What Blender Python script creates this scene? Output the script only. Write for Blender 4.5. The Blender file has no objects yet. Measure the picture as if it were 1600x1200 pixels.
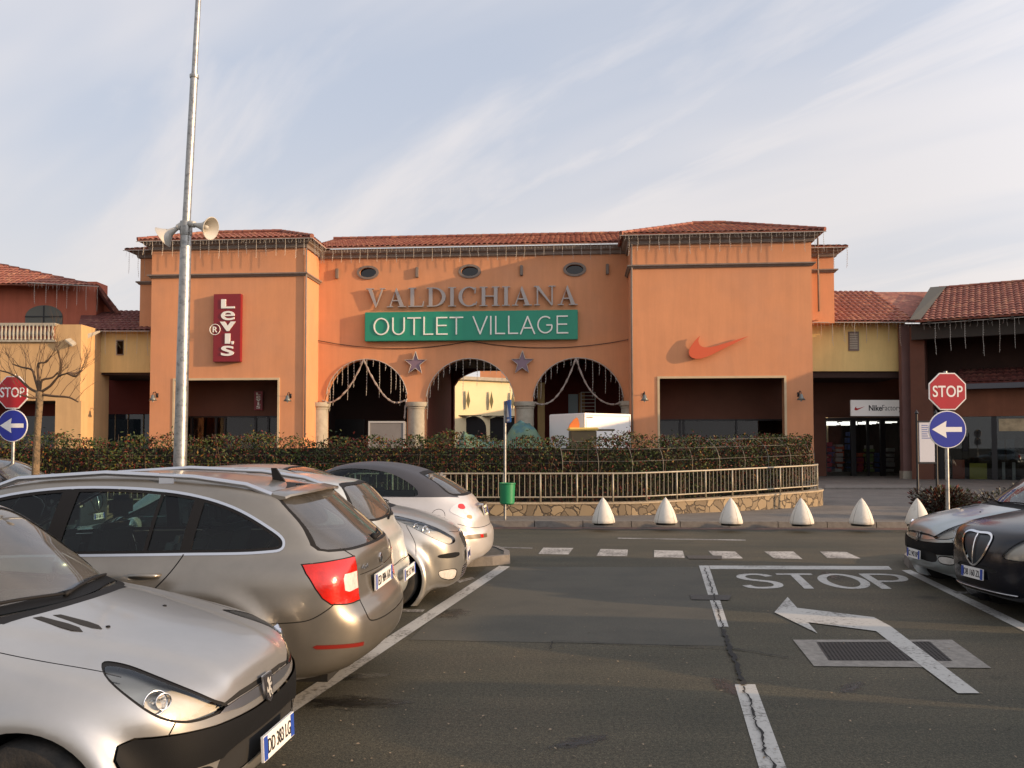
import bpy, bmesh, math, random
import numpy as np
from mathutils import Vector, Matrix
R = math.radians
random.seed(7)
rng = np.random.default_rng(7)
scene = bpy.context.scene
COL = scene.collection

# ------------------------------------------------------------------ camera
F_PX, PP_Y, HOR, EYE = 1300.0, 648.0, 695.0, 1.70
PITCH = math.atan((HOR - PP_Y) / F_PX)
cam_d = bpy.data.cameras.new('camera')
cam = bpy.data.objects.new('camera', cam_d)
COL.objects.link(cam)
cam_d.sensor_width = 36.0
cam_d.lens = F_PX / 1600 * 36.0
cam_d.shift_y = (PP_Y - 600) / 1600
cam_d.clip_start = 0.05
cam_d.clip_end = 4000
cam.location = (0, 0, EYE)
cam.rotation_euler = (math.pi / 2 + PITCH, 0, 0)
scene.camera = cam

# ------------------------------------------------------------------ sky and sun
SUN_PHI, SUN_EL = R(17.0), R(11.0)          # sun stands to the right, a little behind the camera
w = bpy.data.worlds.new('World')
scene.world = w
w.use_nodes = True
nt = w.node_tree
for n in list(nt.nodes): nt.nodes.remove(n)
def N(t, **kw):
    n = nt.nodes.new(t)
    for k, v in kw.items(): setattr(n, k, v)
    return n
out = N('ShaderNodeOutputWorld'); bg = N('ShaderNodeBackground')
bg.inputs['Strength'].default_value = 0.15
sky = N('ShaderNodeTexSky', sky_type='NISHITA', sun_disc=False, sun_elevation=SUN_EL,
        sun_rotation=R(90) + SUN_PHI, altitude=200.0, air_density=1.0, dust_density=1.6, ozone_density=1.0)
tc = N('ShaderNodeTexCoord')
def cloud(scale, stretch, rot, detail, lo, hi, seed):
    mr0 = N('ShaderNodeMapping'); mr0.inputs['Rotation'].default_value = rot
    mp = N('ShaderNodeMapping'); nt.links.new(mr0.outputs[0], mp.inputs['Vector'])
    mp.inputs['Scale'].default_value = stretch; mp.inputs['Location'].default_value = (seed, seed * .7, 0)
    # flatten the dome so clouds lie in a high sheet
    sep = N('ShaderNodeSeparateXYZ'); nt.links.new(tc.outputs['Generated'], sep.inputs[0])
    add = N('ShaderNodeMath', operation='ADD'); add.inputs[1].default_value = 0.16
    nt.links.new(sep.outputs['Z'], add.inputs[0])
    mx = N('ShaderNodeMath', operation='MAXIMUM'); mx.inputs[1].default_value = 0.05
    nt.links.new(add.outputs[0], mx.inputs[0])
    dx = N('ShaderNodeMath', operation='DIVIDE'); dy = N('ShaderNodeMath', operation='DIVIDE')
    nt.links.new(sep.outputs['X'], dx.inputs[0]); nt.links.new(mx.outputs[0], dx.inputs[1])
    nt.links.new(sep.outputs['Y'], dy.inputs[0]); nt.links.new(mx.outputs[0], dy.inputs[1])
    cb = N('ShaderNodeCombineXYZ'); nt.links.new(dx.outputs[0], cb.inputs[0]); nt.links.new(dy.outputs[0], cb.inputs[1])
    nt.links.new(cb.outputs[0], mr0.inputs['Vector'])
    no = N('ShaderNodeTexNoise'); no.inputs['Scale'].default_value = scale
    no.inputs['Detail'].default_value = detail; no.inputs['Roughness'].default_value = .55
    no.inputs['Distortion'].default_value = .35
    nt.links.new(mp.outputs[0], no.inputs['Vector'])
    mr = N('ShaderNodeMapRange', interpolation_type='SMOOTHSTEP')
    mr.inputs['From Min'].default_value = lo; mr.inputs['From Max'].default_value = hi
    nt.links.new(no.outputs['Fac'], mr.inputs['Value'])
    return mr.outputs[0]
c1 = cloud(1.0, (0.30, 1.15, 1), (0, 0, R(38)), 4, .34, .62, 3.1)
c2 = cloud(2.2, (0.34, 1.3, 1), (0, 0, R(50)), 8, .40, .66, 9.4)
mxx = N('ShaderNodeMath', operation='MAXIMUM'); nt.links.new(c1, mxx.inputs[0]); nt.links.new(c2, mxx.inputs[1])
mul = N('ShaderNodeMath', operation='MULTIPLY_ADD'); mul.inputs[1].default_value = .85; mul.inputs[2].default_value = .06
nt.links.new(mxx.outputs[0], mul.inputs[0])
veil = N('ShaderNodeMix', data_type='RGBA'); veil.inputs['Factor'].default_value = .80; veil.inputs['B'].default_value = (3.35, 3.65, 4.35, 1)   # thin high veil
nt.links.new(sky.outputs[0], veil.inputs['A'])
mixc = N('ShaderNodeMix', data_type='RGBA'); mixc.inputs['B'].default_value = (4.55, 4.42, 4.55, 1)
nt.links.new(mul.outputs[0], mixc.inputs['Factor']); nt.links.new(veil.outputs['Result'], mixc.inputs['A'])
hz = N('ShaderNodeSeparateXYZ'); nt.links.new(tc.outputs['Generated'], hz.inputs[0])
hm = N('ShaderNodeMapRange', interpolation_type='SMOOTHSTEP'); hm.inputs['From Min'].default_value = .02; hm.inputs['From Max'].default_value = .42; hm.inputs['To Min'].default_value = .80; hm.inputs['To Max'].default_value = 0; nt.links.new(hz.outputs['Z'], hm.inputs['Value'])
mixh = N('ShaderNodeMix', data_type='RGBA'); mixh.inputs['B'].default_value = (4.7, 4.35, 4.1, 1); nt.links.new(hm.outputs[0], mixh.inputs['Factor']); nt.links.new(mixc.outputs['Result'], mixh.inputs['A']); mixc = mixh
# the veil is brighter round the low sun (behind the camera to the right)
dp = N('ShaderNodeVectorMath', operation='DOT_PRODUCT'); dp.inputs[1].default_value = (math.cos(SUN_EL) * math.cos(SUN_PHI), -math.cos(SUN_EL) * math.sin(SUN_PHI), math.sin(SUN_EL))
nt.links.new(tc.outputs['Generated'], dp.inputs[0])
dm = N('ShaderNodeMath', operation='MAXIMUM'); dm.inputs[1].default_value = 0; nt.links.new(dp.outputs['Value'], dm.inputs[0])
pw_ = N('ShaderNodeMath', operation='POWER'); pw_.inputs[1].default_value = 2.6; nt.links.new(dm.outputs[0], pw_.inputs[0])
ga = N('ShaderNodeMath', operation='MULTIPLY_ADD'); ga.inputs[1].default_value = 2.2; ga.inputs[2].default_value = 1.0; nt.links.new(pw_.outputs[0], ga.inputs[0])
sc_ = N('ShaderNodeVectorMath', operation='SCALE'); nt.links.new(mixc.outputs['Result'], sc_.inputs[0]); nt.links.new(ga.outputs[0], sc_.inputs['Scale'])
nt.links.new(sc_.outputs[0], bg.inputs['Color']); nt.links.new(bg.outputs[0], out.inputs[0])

sd = bpy.data.lights.new('sun', 'SUN'); sd.energy = 5.0; sd.angle = R(.6); sd.color = (1.0, .66, .36)
sun = bpy.data.objects.new('sun', sd); COL.objects.link(sun)
sdir = Vector((math.cos(SUN_EL) * math.cos(SUN_PHI), -math.cos(SUN_EL) * math.sin(SUN_PHI), math.sin(SUN_EL)))
sun.rotation_euler = (-sdir).to_track_quat('-Z', 'Y').to_euler()
sun.location = (60, -20, 40)
vs = scene.view_settings
scene.display_settings.display_device = 'sRGB'
vs.view_transform = 'Standard'; vs.look = 'None'; vs.exposure = 0.25; vs.gamma = 1.0; vs.use_curve_mapping = False
cy = scene.cycles
cy.max_bounces = 8; cy.transparent_max_bounces = 16; cy.diffuse_bounces = 3; cy.glossy_bounces = 4
cy.caustics_reflective = False; cy.caustics_refractive = False; cy.use_denoising = True
cy.sample_clamp_indirect = 6

# ------------------------------------------------------------------ measuring helpers (photograph pixels 1600x1200 -> metres)
def ray(px, py):
    c = (PP_Y - py) / F_PX
    return Vector(((px - 800) / F_PX, math.cos(PITCH) - c * math.sin(PITCH), math.sin(PITCH) + c * math.cos(PITCH)))
def P(px, py, Y):
    d = ray(px, py); return Vector((0, 0, EYE)) + d * (Y / d.y)
def G(px, py, z=0.0):
    d = ray(px, py); return Vector((0, 0, EYE)) + d * ((z - EYE) / d.z)

# ------------------------------------------------------------------ objects
def tag(o, label=None, cat=None, group=None, kind=None):
    if label: o['label'] = label
    if cat: o['category'] = cat
    if group: o['group'] = group
    if kind: o['kind'] = kind
    return o
def empty(name, loc=(0, 0, 0), rz=0.0, label=None, cat=None, group=None, kind=None):
    o = bpy.data.objects.new(name, None); COL.objects.link(o)
    o.location = loc; o.rotation_euler = (0, 0, rz); o.empty_display_size = .2
    return tag(o, label, cat, group, kind)
def link(name, me, mat=None, parent=None):
    o = bpy.data.objects.new(name, me); COL.objects.link(o)
    if mat is not None:
        for m in (mat if isinstance(mat, (list, tuple)) else [mat]): me.materials.append(m)
    if parent is not None: o.parent = parent
    return o
def copy_tree(o, parent=None):
    c = o.copy(); COL.objects.link(c)
    if parent is not None:
        c.parent = parent; c.matrix_parent_inverse = o.matrix_parent_inverse.copy()
    for ch in list(o.children): copy_tree(ch, c)
    return c

class MB:
    """collects simple shapes; build() links them as one mesh object"""
    def __init__(s): s.v = []; s.f = []; s.m = []
    def add(s, vs_, fs, m=0):
        b = len(s.v); s.v += [tuple(p) for p in vs_]; s.f += [tuple(b + i for i in f) for f in fs]; s.m += [m] * len(fs); return s
    def box(s, x0, y0, z0, x1, y1, z1, m=0, bv=0.0):
        if bv > 0:
            bm = bmesh.new(); bmesh.ops.create_cube(bm, size=1.0)
            for v in bm.verts: v.co = Vector(((x0 + x1) / 2 + v.co.x * (x1 - x0), (y0 + y1) / 2 + v.co.y * (y1 - y0), (z0 + z1) / 2 + v.co.z * (z1 - z0)))
            bmesh.ops.bevel(bm, geom=list(bm.edges), offset=bv, segments=2, affect='EDGES')
            s.bm(bm, m); return s
        return s.add([(x0, y0, z0), (x1, y0, z0), (x1, y1, z0), (x0, y1, z0), (x0, y0, z1), (x1, y0, z1), (x1, y1, z1), (x0, y1, z1)],
                     [(0, 3, 2, 1), (4, 5, 6, 7), (0, 1, 5, 4), (1, 2, 6, 5), (2, 3, 7, 6), (3, 0, 4, 7)], m)
    def bm(s, bm, m=0, mat=None):
        bm.verts.index_update()
        s.add([(mat @ v.co if mat else v.co) for v in bm.verts], [[v.index for v in f.verts] for f in bm.faces], m); bm.free(); return s
    def tube(s, pts, r, n=8, m=0, caps=True):
        pts = [Vector(p) for p in pts]; rs = r if isinstance(r, (list, tuple)) else [r] * len(pts)
        vs_ = []; up = Vector((0, 0, 1)); prev = None
        for i, p in enumerate(pts):
            d = (pts[min(i + 1, len(pts) - 1)] - pts[max(i - 1, 0)]).normalized()
            if prev is None:
                a = d.cross(up)
                if a.length < 1e-3: a = d.cross(Vector((1, 0, 0)))
                a.normalize()
            else:
                a = (prev - d * prev.dot(d)); a = a.normalized() if a.length > 1e-6 else prev
            prev = a; b = d.cross(a)
            for k in range(n):
                t = 2 * math.pi * k / n; vs_.append(p + (a * math.cos(t) + b * math.sin(t)) * rs[i])
        fs = [(i * n + k, i * n + (k + 1) % n, (i + 1) * n + (k + 1) % n, (i + 1) * n + k) for i in range(len(pts) - 1) for k in range(n)]
        if caps: fs += [tuple(range(n))[::-1], tuple((len(pts) - 1) * n + k for k in range(n))]
        return s.add(vs_, fs, m)
    def lathe(s, prof, n=24, origin=(0, 0, 0), axis='Z', m=0, a0=0.0, a1=2 * math.pi):
        o = Vector(origin); vs_ = []; full = abs(a1 - a0 - 2 * math.pi) < 1e-6; cnt = n if full else n + 1
        for (r, h) in prof:
            for k in range(cnt):
                t = a0 + (a1 - a0) * k / n; c, q = r * math.cos(t), r * math.sin(t)
                vs_.append(o + Vector({'Z': (c, q, h), 'Y': (c, h, q), 'X': (h, c, q)}[axis]))
        fs = []
        for i in range(len(prof) - 1):
            for k in range(n):
                a, b = i * cnt + k, i * cnt + (k + 1) % cnt
                fs.append((a, b, b + cnt, a + cnt) if axis != 'Y' else (a, a + cnt, b + cnt, b))
        return s.add(vs_, fs, m)
    def prism(s, poly, f0, f1, m=0):
        """poly: 2D points, f0/f1 map a 2D point to 3D at the back and front"""
        n = len(poly); a = [f0(p) for p in poly]; b = [f1(p) for p in poly]
        return s.add(a + b, [tuple(range(n))[::-1], tuple(range(n, 2 * n))] + [(i, (i + 1) % n, n + (i + 1) % n, n + i) for i in range(n)], m)
    def quad(s, a, b, c, d, m=0): return s.add([a, b, c, d], [(0, 1, 2, 3)], m)
    def mesh(s, name, smooth=False, fix=True):
        me = bpy.data.meshes.new(name); me.from_pydata(s.v, [], s.f); me.update()
        if s.m and max(s.m): me.polygons.foreach_set('material_index', s.m)
        if fix:
            bm = bmesh.new(); bm.from_mesh(me); bmesh.ops.recalc_face_normals(bm, faces=bm.faces); bm.to_mesh(me); bm.free()
        if smooth: shade(me, smooth)
        return me
    def build(s, name, mat, parent=None, smooth=False, fix=True):
        return link(name, s.mesh(name, smooth, fix), mat, parent)
def shade(me, ang=True):
    me.polygons.foreach_set('use_smooth', [True] * len(me.polygons))
    if ang is not True:
        me.set_sharp_from_angle(angle=R(ang))
def fill_poly(loops):
    """triangulate an outline with holes; loops of 2D points -> (verts2d, faces)"""
    from mathutils.geometry import tessellate_polygon
    t = tessellate_polygon([[Vector((p[0], p[1], 0)) for p in l] for l in loops])
    return [p for l in loops for p in l], [tuple(f) for f in t]

# ------------------------------------------------------------------ materials
def mat(name, col=(.5, .5, .5), rough=.6, metal=0.0, spec=.5, coat=0.0, noise=None, bump=None, emit=None, var=None, noise2=None, streak=0.0):
    """noise=(scale, amount) brightness mottling; bump=(scale, strength); noise2=(scale, colour, lo, hi) second colour in blotches"""
    m = bpy.data.materials.new(name); m.use_nodes = True; t = m.node_tree; b = t.nodes['Principled BSDF']
    b.inputs['Base Color'].default_value = (*col, 1); b.inputs['Roughness'].default_value = rough
    b.inputs['Metallic'].default_value = metal; b.inputs['Specular IOR Level'].default_value = spec
    b.inputs['Coat Weight'].default_value = coat; b.inputs['Coat Roughness'].default_value = .09
    tcn = t.nodes.new('ShaderNodeTexCoord'); src = None
    if noise or noise2:
        rgb = t.nodes.new('ShaderNodeRGB'); rgb.outputs[0].default_value = (*col, 1); src = rgb.outputs[0]
    if noise2:
        n = t.nodes.new('ShaderNodeTexNoise'); n.inputs['Scale'].default_value = noise2[0]; n.inputs['Detail'].default_value = 6
        n.inputs['Roughness'].default_value = .6
        t.links.new(tcn.outputs['Object'], n.inputs['Vector'])
        mr = t.nodes.new('ShaderNodeMapRange'); mr.inputs['From Min'].default_value = noise2[2]; mr.inputs['From Max'].default_value = noise2[3]
        t.links.new(n.outputs['Fac'], mr.inputs['Value'])
        mx = t.nodes.new('ShaderNodeMix'); mx.data_type = 'RGBA'; mx.inputs['B'].default_value = (*noise2[1], 1)
        t.links.new(mr.outputs[0], mx.inputs['Factor']); t.links.new(src, mx.inputs['A']); src = mx.outputs['Result']
    if noise:
        n = t.nodes.new('ShaderNodeTexNoise'); n.inputs['Scale'].default_value = noise[0]; n.inputs['Detail'].default_value = 8
        n.inputs['Roughness'].default_value = .65
        t.links.new(tcn.outputs['Object'], n.inputs['Vector'])
        mr = t.nodes.new('ShaderNodeMapRange'); mr.inputs['From Min'].default_value = .25; mr.inputs['From Max'].default_value = .75
        mr.inputs['To Min'].default_value = 1 - noise[1]; mr.inputs['To Max'].default_value = 1 + noise[1]
        t.links.new(n.outputs['Fac'], mr.inputs['Value'])
        hs = t.nodes.new('ShaderNodeVectorMath'); hs.operation = 'SCALE'
        t.links.new(src, hs.inputs[0]); t.links.new(mr.outputs[0], hs.inputs['Scale']); src = hs.outputs[0]
    if streak:
        mp = t.nodes.new('ShaderNodeMapping'); mp.inputs['Scale'].default_value = (2.6, 2.6, .22); t.links.new(tcn.outputs['Object'], mp.inputs[0])
        n = t.nodes.new('ShaderNodeTexNoise'); n.inputs['Scale'].default_value = 1.0; n.inputs['Detail'].default_value = 7; n.inputs['Roughness'].default_value = .7; t.links.new(mp.outputs[0], n.inputs['Vector'])
        mr = t.nodes.new('ShaderNodeMapRange'); mr.inputs['From Min'].default_value = .38; mr.inputs['From Max'].default_value = .66; mr.inputs['To Min'].default_value = 1 - streak; mr.inputs['To Max'].default_value = 1.03; t.links.new(n.outputs['Fac'], mr.inputs['Value'])
        hs = t.nodes.new('ShaderNodeVectorMath'); hs.operation = 'SCALE'; t.links.new(src, hs.inputs[0]); t.links.new(mr.outputs[0], hs.inputs['Scale']); src = hs.outputs[0]
    if src: t.links.new(src, b.inputs['Base Color'])
    if bump:
        n = t.nodes.new('ShaderNodeTexNoise'); n.inputs['Scale'].default_value = bump[0]; n.inputs['Detail'].default_value = 5
        t.links.new(tcn.outputs['Object'], n.inputs['Vector'])
        bp = t.nodes.new('ShaderNodeBump'); bp.inputs['Strength'].default_value = bump[1]; bp.inputs['Distance'].default_value = .02
        t.links.new(n.outputs['Fac'], bp.inputs['Height']); t.links.new(bp.outputs[0], b.inputs['Normal'])
    if emit:
        b.inputs['Emission Color'].default_value = (*emit[0], 1); b.inputs['Emission Strength'].default_value = emit[1]
    return m
def glass(name, tint=(.3, .36, .36), rough=.0, refl=1.5, dirt=0.0):
    m = bpy.data.materials.new(name); m.use_nodes = True; t = m.node_tree
    for n in list(t.nodes): t.nodes.remove(n)
    o = t.nodes.new('ShaderNodeOutputMaterial'); a = t.nodes.new('ShaderNodeBsdfTransparent'); g = t.nodes.new('ShaderNodeBsdfGlossy')
    a.inputs[0].default_value = (*tint, 1); g.inputs['Roughness'].default_value = rough; g.inputs[0].default_value = (.95, .97, 1, 1)
    fr = t.nodes.new('ShaderNodeFresnel'); fr.inputs['IOR'].default_value = refl
    mx = t.nodes.new('ShaderNodeMixShader'); t.links.new(fr.outputs[0], mx.inputs[0]); t.links.new(a.outputs[0], mx.inputs[1]); t.links.new(g.outputs[0], mx.inputs[2])
    last = mx.outputs[0]
    if dirt:
        d = t.nodes.new('ShaderNodeBsdfDiffuse'); d.inputs[0].default_value = (.45, .43, .4, 1)
        n = t.nodes.new('ShaderNodeTexNoise'); n.inputs['Scale'].default_value = 3; n.inputs['Detail'].default_value = 6
        tcn = t.nodes.new('ShaderNodeTexCoord'); t.links.new(tcn.outputs['Object'], n.inputs['Vector'])
        mm = t.nodes.new('ShaderNodeMath'); mm.operation = 'MULTIPLY'; mm.inputs[1].default_value = dirt * 2
        t.links.new(n.outputs['Fac'], mm.inputs[0])
        m2 = t.nodes.new('ShaderNodeMixShader'); t.links.new(mm.outputs[0], m2.inputs[0]); t.links.new(last, m2.inputs[1]); t.links.new(d.outputs[0], m2.inputs[2]); last = m2.outputs[0]
    t.links.new(last, o.inputs[0])
    return m
def text(body, size=1.0, extrude=.01, offset=0.0, spacing=1.0, align='LEFT', width=None, height=None):
    """built-in font -> mesh in XY plane (x right, y up); scaled to width/height when given; returned as (verts, faces)"""
    cu = bpy.data.curves.new('txt', 'FONT'); cu.body = body; cu.size = size; cu.extrude = extrude; cu.offset = offset
    cu.space_character = spacing; cu.resolution_u = 6
    o = bpy.data.objects.new('txt', cu); COL.objects.link(o)
    dg = bpy.context.evaluated_depsgraph_get(); me = bpy.data.meshes.new_from_object(o.evaluated_get(dg))
    bpy.data.objects.remove(o); bpy.data.curves.remove(cu)
    v = np.zeros(len(me.vertices) * 3); me.vertices.foreach_get('co', v); v = v.reshape(-1, 3)
    lo = v.min(0); hi = v.max(0); v[:, 0] -= lo[0]; v[:, 1] -= lo[1]
    if width: v[:, 0] *= width / (hi[0] - lo[0])
    if height: v[:, 1] *= height / (hi[1] - lo[1])
    wd = v[:, 0].max()
    if align == 'CENTER': v[:, 0] -= wd / 2; v[:, 1] -= v[:, 1].max() / 2
    fs = [tuple(p.vertices) for p in me.polygons]; bpy.data.meshes.remove(me)
    return v, fs
def put_text(mb, tv, M, m=0):
    v, fs = tv; mb.add([M @ Vector(p) for p in v], fs, m)
def frame(origin, xdir, ydir):
    x = Vector(xdir).normalized(); y = Vector(ydir).normalized(); z = x.cross(y).normalized()
    return Matrix(((x.x, y.x, z.x, origin[0]), (x.y, y.y, z.y, origin[1]), (x.z, y.z, z.z, origin[2]), (0, 0, 0, 1)))

def catmull(pts, k=6, closed=True):
    pts = [np.array(p, float) for p in pts]; n = len(pts); o = []
    for i in range(n if closed else n - 1):
        p0, p1, p2, p3 = (pts[(i + j - 1) % n] if closed else pts[min(max(i + j - 1, 0), n - 1)] for j in range(4))
        a = max(np.linalg.norm(p1 - p0), 1e-6) ** .5; b = max(np.linalg.norm(p2 - p1), 1e-6) ** .5; c = max(np.linalg.norm(p3 - p2), 1e-6) ** .5
        m1 = (p2 - p1) + b * ((p1 - p0) / a - (p2 - p0) / (a + b)) if np.linalg.norm(p1 - p0) > 1e-6 else p2 - p1
        m2 = (p2 - p1) + b * ((p3 - p2) / c - (p3 - p1) / (b + c)) if np.linalg.norm(p3 - p2) > 1e-6 else p2 - p1
        for j in range(k):
            t = j / k
            o.append(tuple((2*t**3-3*t*t+1)*p1 + (t**3-2*t*t+t)*m1 + (-2*t**3+3*t*t)*p2 + (t**3-t*t)*m2))
    if not closed: o.append(tuple(pts[-1]))
    return o
# ================================================================== CARS
# A car body is carved as a smooth solid (side outline x plan outline x cross-section), then windows, lamps and
# seams are cut into its skin along exact outlines.  Car space: t = metres back from the nose, y = left, z = up.
def poly_sdf(poly, X, Y):
    p = np.array(poly, float); q = np.roll(p, -1, 0); x = X.ravel()[:, None]; y = Y.ravel()[:, None]
    ex, ey = (q - p).T; wx = x - p[:, 0]; wy = y - p[:, 1]
    h = np.clip((wx * ex + wy * ey) / (ex * ex + ey * ey + 1e-12), 0, 1)
    d = np.sqrt(((wx - ex * h) ** 2 + (wy - ey * h) ** 2).min(1))
    c1 = (p[:, 1] <= y); c2 = (q[:, 1] <= y); side = ex * wy - ey * wx
    wn = ((c1 & ~c2 & (side > 0)).astype(int) - ((~c1 & c2) & (side < 0)).astype(int)).sum(1)
    return np.where(wn != 0, -d, d).reshape(X.shape)
class Fld:
    def __init__(s, poly, x0, x1, y0, y1, h=.02):
        s.x0, s.y0, s.h = x0, y0, h; s.nx = int((x1 - x0) / h) + 2; s.ny = int((y1 - y0) / h) + 2
        X, Y = np.meshgrid(x0 + h * np.arange(s.nx), y0 + h * np.arange(s.ny), indexing='ij'); s.a = poly_sdf(poly, X, Y)
    def __call__(s, X, Y):
        u = np.clip((X - s.x0) / s.h, 0, s.nx - 1.001); v = np.clip((Y - s.y0) / s.h, 0, s.ny - 1.001)
        i = u.astype(int); j = v.astype(int); u = u - i; v = v - j; a = s.a
        return (a[i, j] * (1 - u) + a[i + 1, j] * u) * (1 - v) + (a[i, j + 1] * (1 - u) + a[i + 1, j + 1] * u) * v
def smax(a, b, k):
    h = np.maximum(k - np.abs(a - b), 0) / k; return np.maximum(a, b) + h * h * k * .25
def smin(a, b, k): return -smax(-a, -b, k)
def surface_nets(Fv, o, h):
    S = Fv < 0; nx, ny, nz = Fv.shape
    cnt = np.zeros((nx - 1, ny - 1, nz - 1)); acc = np.zeros(cnt.shape + (3,)); cor = [(i, j, k) for i in (0, 1) for j in (0, 1) for k in (0, 1)]
    def sl(A, c): return A[c[0]:nx - 1 + c[0], c[1]:ny - 1 + c[1], c[2]:nz - 1 + c[2]]
    for a in cor:
        for ax in range(3):
            if a[ax]: continue
            b = list(a); b[ax] = 1; fa, fb = sl(Fv, a), sl(Fv, b); m = (sl(S, a) != sl(S, b))
            t = np.where(m, fa / np.where(m, fa - fb, 1), 0)
            for d in range(3): acc[..., d] += np.where(m, a[d] + (t if d == ax else 0), 0)
            cnt += m
    act = cnt > 0; idx = -np.ones(cnt.shape, int); idx[act] = np.arange(act.sum())
    ijk = np.argwhere(act); V = (ijk + acc[act] / cnt[act][:, None]) * h + np.array(o)
    quads = []
    for ax in range(3):
        u, v = [(1, 2), (2, 0), (0, 1)][ax]
        lo = [slice(0, n) for n in Fv.shape]; hi = list(lo); lo[ax] = slice(0, Fv.shape[ax] - 1); hi[ax] = slice(1, None)
        m = S[tuple(lo)] != S[tuple(hi)]; e = np.argwhere(m); e = e[(e[:, u] > 0) & (e[:, v] > 0) & (e[:, u] < Fv.shape[u] - 1) & (e[:, v] < Fv.shape[v] - 1)]
        def cell(du, dv):
            c = e.copy(); c[:, u] -= du; c[:, v] -= dv; return idx[c[:, 0], c[:, 1], c[:, 2]]
        q = np.stack([cell(1, 1), cell(0, 1), cell(0, 0), cell(1, 0)], 1)
        ins = S[e[:, 0], e[:, 1], e[:, 2]]; q[~ins] = q[~ins][:, ::-1]; quads.append(q)
    return V, np.concatenate(quads)
class Skin:
    """triangle/quad soup that can be cut by outlines drawn in side, front, rear or top view"""
    def __init__(s, V, Q, fgrid, o, h):
        s.V = [tuple(p) for p in V]; s.Fc = [tuple(int(i) for i in q) for q in Q]; s.reg = [0] * len(s.Fc); s.g = fgrid; s.o = np.array(o); s.h = h
    def sample(s, P_):
        q = (P_ - s.o) / s.h; q = np.clip(q, 0, np.array(s.g.shape) - 1.001); i = q.astype(int); f = q - i; r = 0
        for a in (0, 1):
            for b in (0, 1):
                for c in (0, 1):
                    r = r + s.g[i[:, 0] + a, i[:, 1] + b, i[:, 2] + c] * (f[:, 0] if a else 1 - f[:, 0]) * (f[:, 1] if b else 1 - f[:, 1]) * (f[:, 2] if c else 1 - f[:, 2])
        return r
    def grad(s, P_, e=None):
        e = e or s.h * 1.3; g = np.zeros_like(P_)
        for a in range(3):
            d = np.zeros(3); d[a] = e; g[:, a] = s.sample(P_ + d) - s.sample(P_ - d)
        return g / (np.linalg.norm(g, axis=1)[:, None] + 1e-9)
    def relax(s):
        P_ = np.array(s.V)
        for _ in range(3): P_ = P_ - s.grad(P_) * np.clip(s.sample(P_), -.02, .02)[:, None] * .9
        s.V = [tuple(p) for p in P_]
    def axes(s, view, sgn):
        q = .70710678
        return {'S': ((1, 0, 0), (0, 0, 1)), 'A': ((1, 0, 0), (0, 0, 1)), 'F': ((0, 1, 0), (0, 0, 1)), 'R': ((0, 1, 0), (0, 0, 1)), 'T': ((1, 0, 0), (0, 1, 0)),
                'D': ((q, q * sgn, 0), (0, 0, 1)), 'E': ((-q, q * sgn, 0), (0, 0, 1))}[view]
    def calc(s, faces):
        n = max(len(f) for f in faces); V = np.array(s.V); I = np.array([tuple(f) + (f[0],) * (n - len(f)) for f in faces]); W_ = np.array([[1.0] * len(f) + [0.0] * (n - len(f)) for f in faces])
        C = (V[I] * W_[..., None]).sum(1) / W_.sum(1)[:, None]; return C, s.grad(C)
    def calc2(s, faces):
        C = np.array([[sum(s.V[i][a] for i in f) / len(f) for a in (0, 1, 2)] for f in faces]).reshape(-1, 3); return C, s.grad(C)
    def sel(s, view, sgn, box=None):
        if getattr(s, 'C', None) is None: s.C, s.N = s.calc(s.Fc)
        V = None; C, Nn = s.C, s.N
        if view == 'S': k = (C[:, 1] * sgn > .12) & (Nn[:, 1] * sgn > .30)
        elif view == 'A': k = (C[:, 1] * sgn > .35)
        elif view == 'D': k = (C[:, 1] * sgn > -.001) & ((-Nn[:, 0] + Nn[:, 1] * sgn) > .08) & (C[:, 0] < 1.6)
        elif view == 'E': k = (C[:, 1] * sgn > -.001) & ((Nn[:, 0] + Nn[:, 1] * sgn) > .08) & (C[:, 0] > 2.2)
        elif view == 'F': k = (Nn[:, 0] < -.12)
        elif view == 'R': k = (Nn[:, 0] > .12)
        else: k = (Nn[:, 2] > .25)
        if box is not None:
            for a, (l, h_) in box.items(): k &= (C[:, a] >= l) & (C[:, a] <= h_)
        return V, C, k
    def cut(s, poly, view, sgn, rid, box=None, clsbox=True):
        va, vb = (np.array(v) for v in s.axes(view, sgn)); poly = [tuple(p) for p in poly]
        (a0, a1, a2), (b0, b1, b2) = va, vb
        pa = lambda v: v[0] * a0 + v[1] * a1 + v[2] * a2
        pb = lambda v: v[0] * b0 + v[1] * b1 + v[2] * b2
        V, C, k = s.sel(view, sgn, box); ids = np.nonzero(k)[0]
        if not len(ids): return
        rad = 0.75 * s.h + .012
        p = np.array(poly); q = np.roll(p, -1, 0); pc0 = np.stack([C[ids] @ va, C[ids] @ vb], 1)
        bb = (pc0[:, 0] > p[:, 0].min() - rad) & (pc0[:, 0] < p[:, 0].max() + rad) & (pc0[:, 1] > p[:, 1].min() - rad) & (pc0[:, 1] < p[:, 1].max() + rad); ids = ids[bb]
        if not len(ids): return
        cand = {}
        Cx = np.stack([C[ids] @ va, C[ids] @ vb], 1)
        for si in range(len(p)):
            e = q[si] - p[si]; L2 = (e * e).sum()
            if L2 < 1e-12: continue
            t = np.clip(((Cx - p[si]) @ e) / L2, 0, 1); d = np.linalg.norm(Cx - p[si] - t[:, None] * e, axis=1)
            for fi in ids[d < rad]: cand.setdefault(int(fi), []).append(si)
        cache = {}; newF = []; newR = []; done = set()
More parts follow.
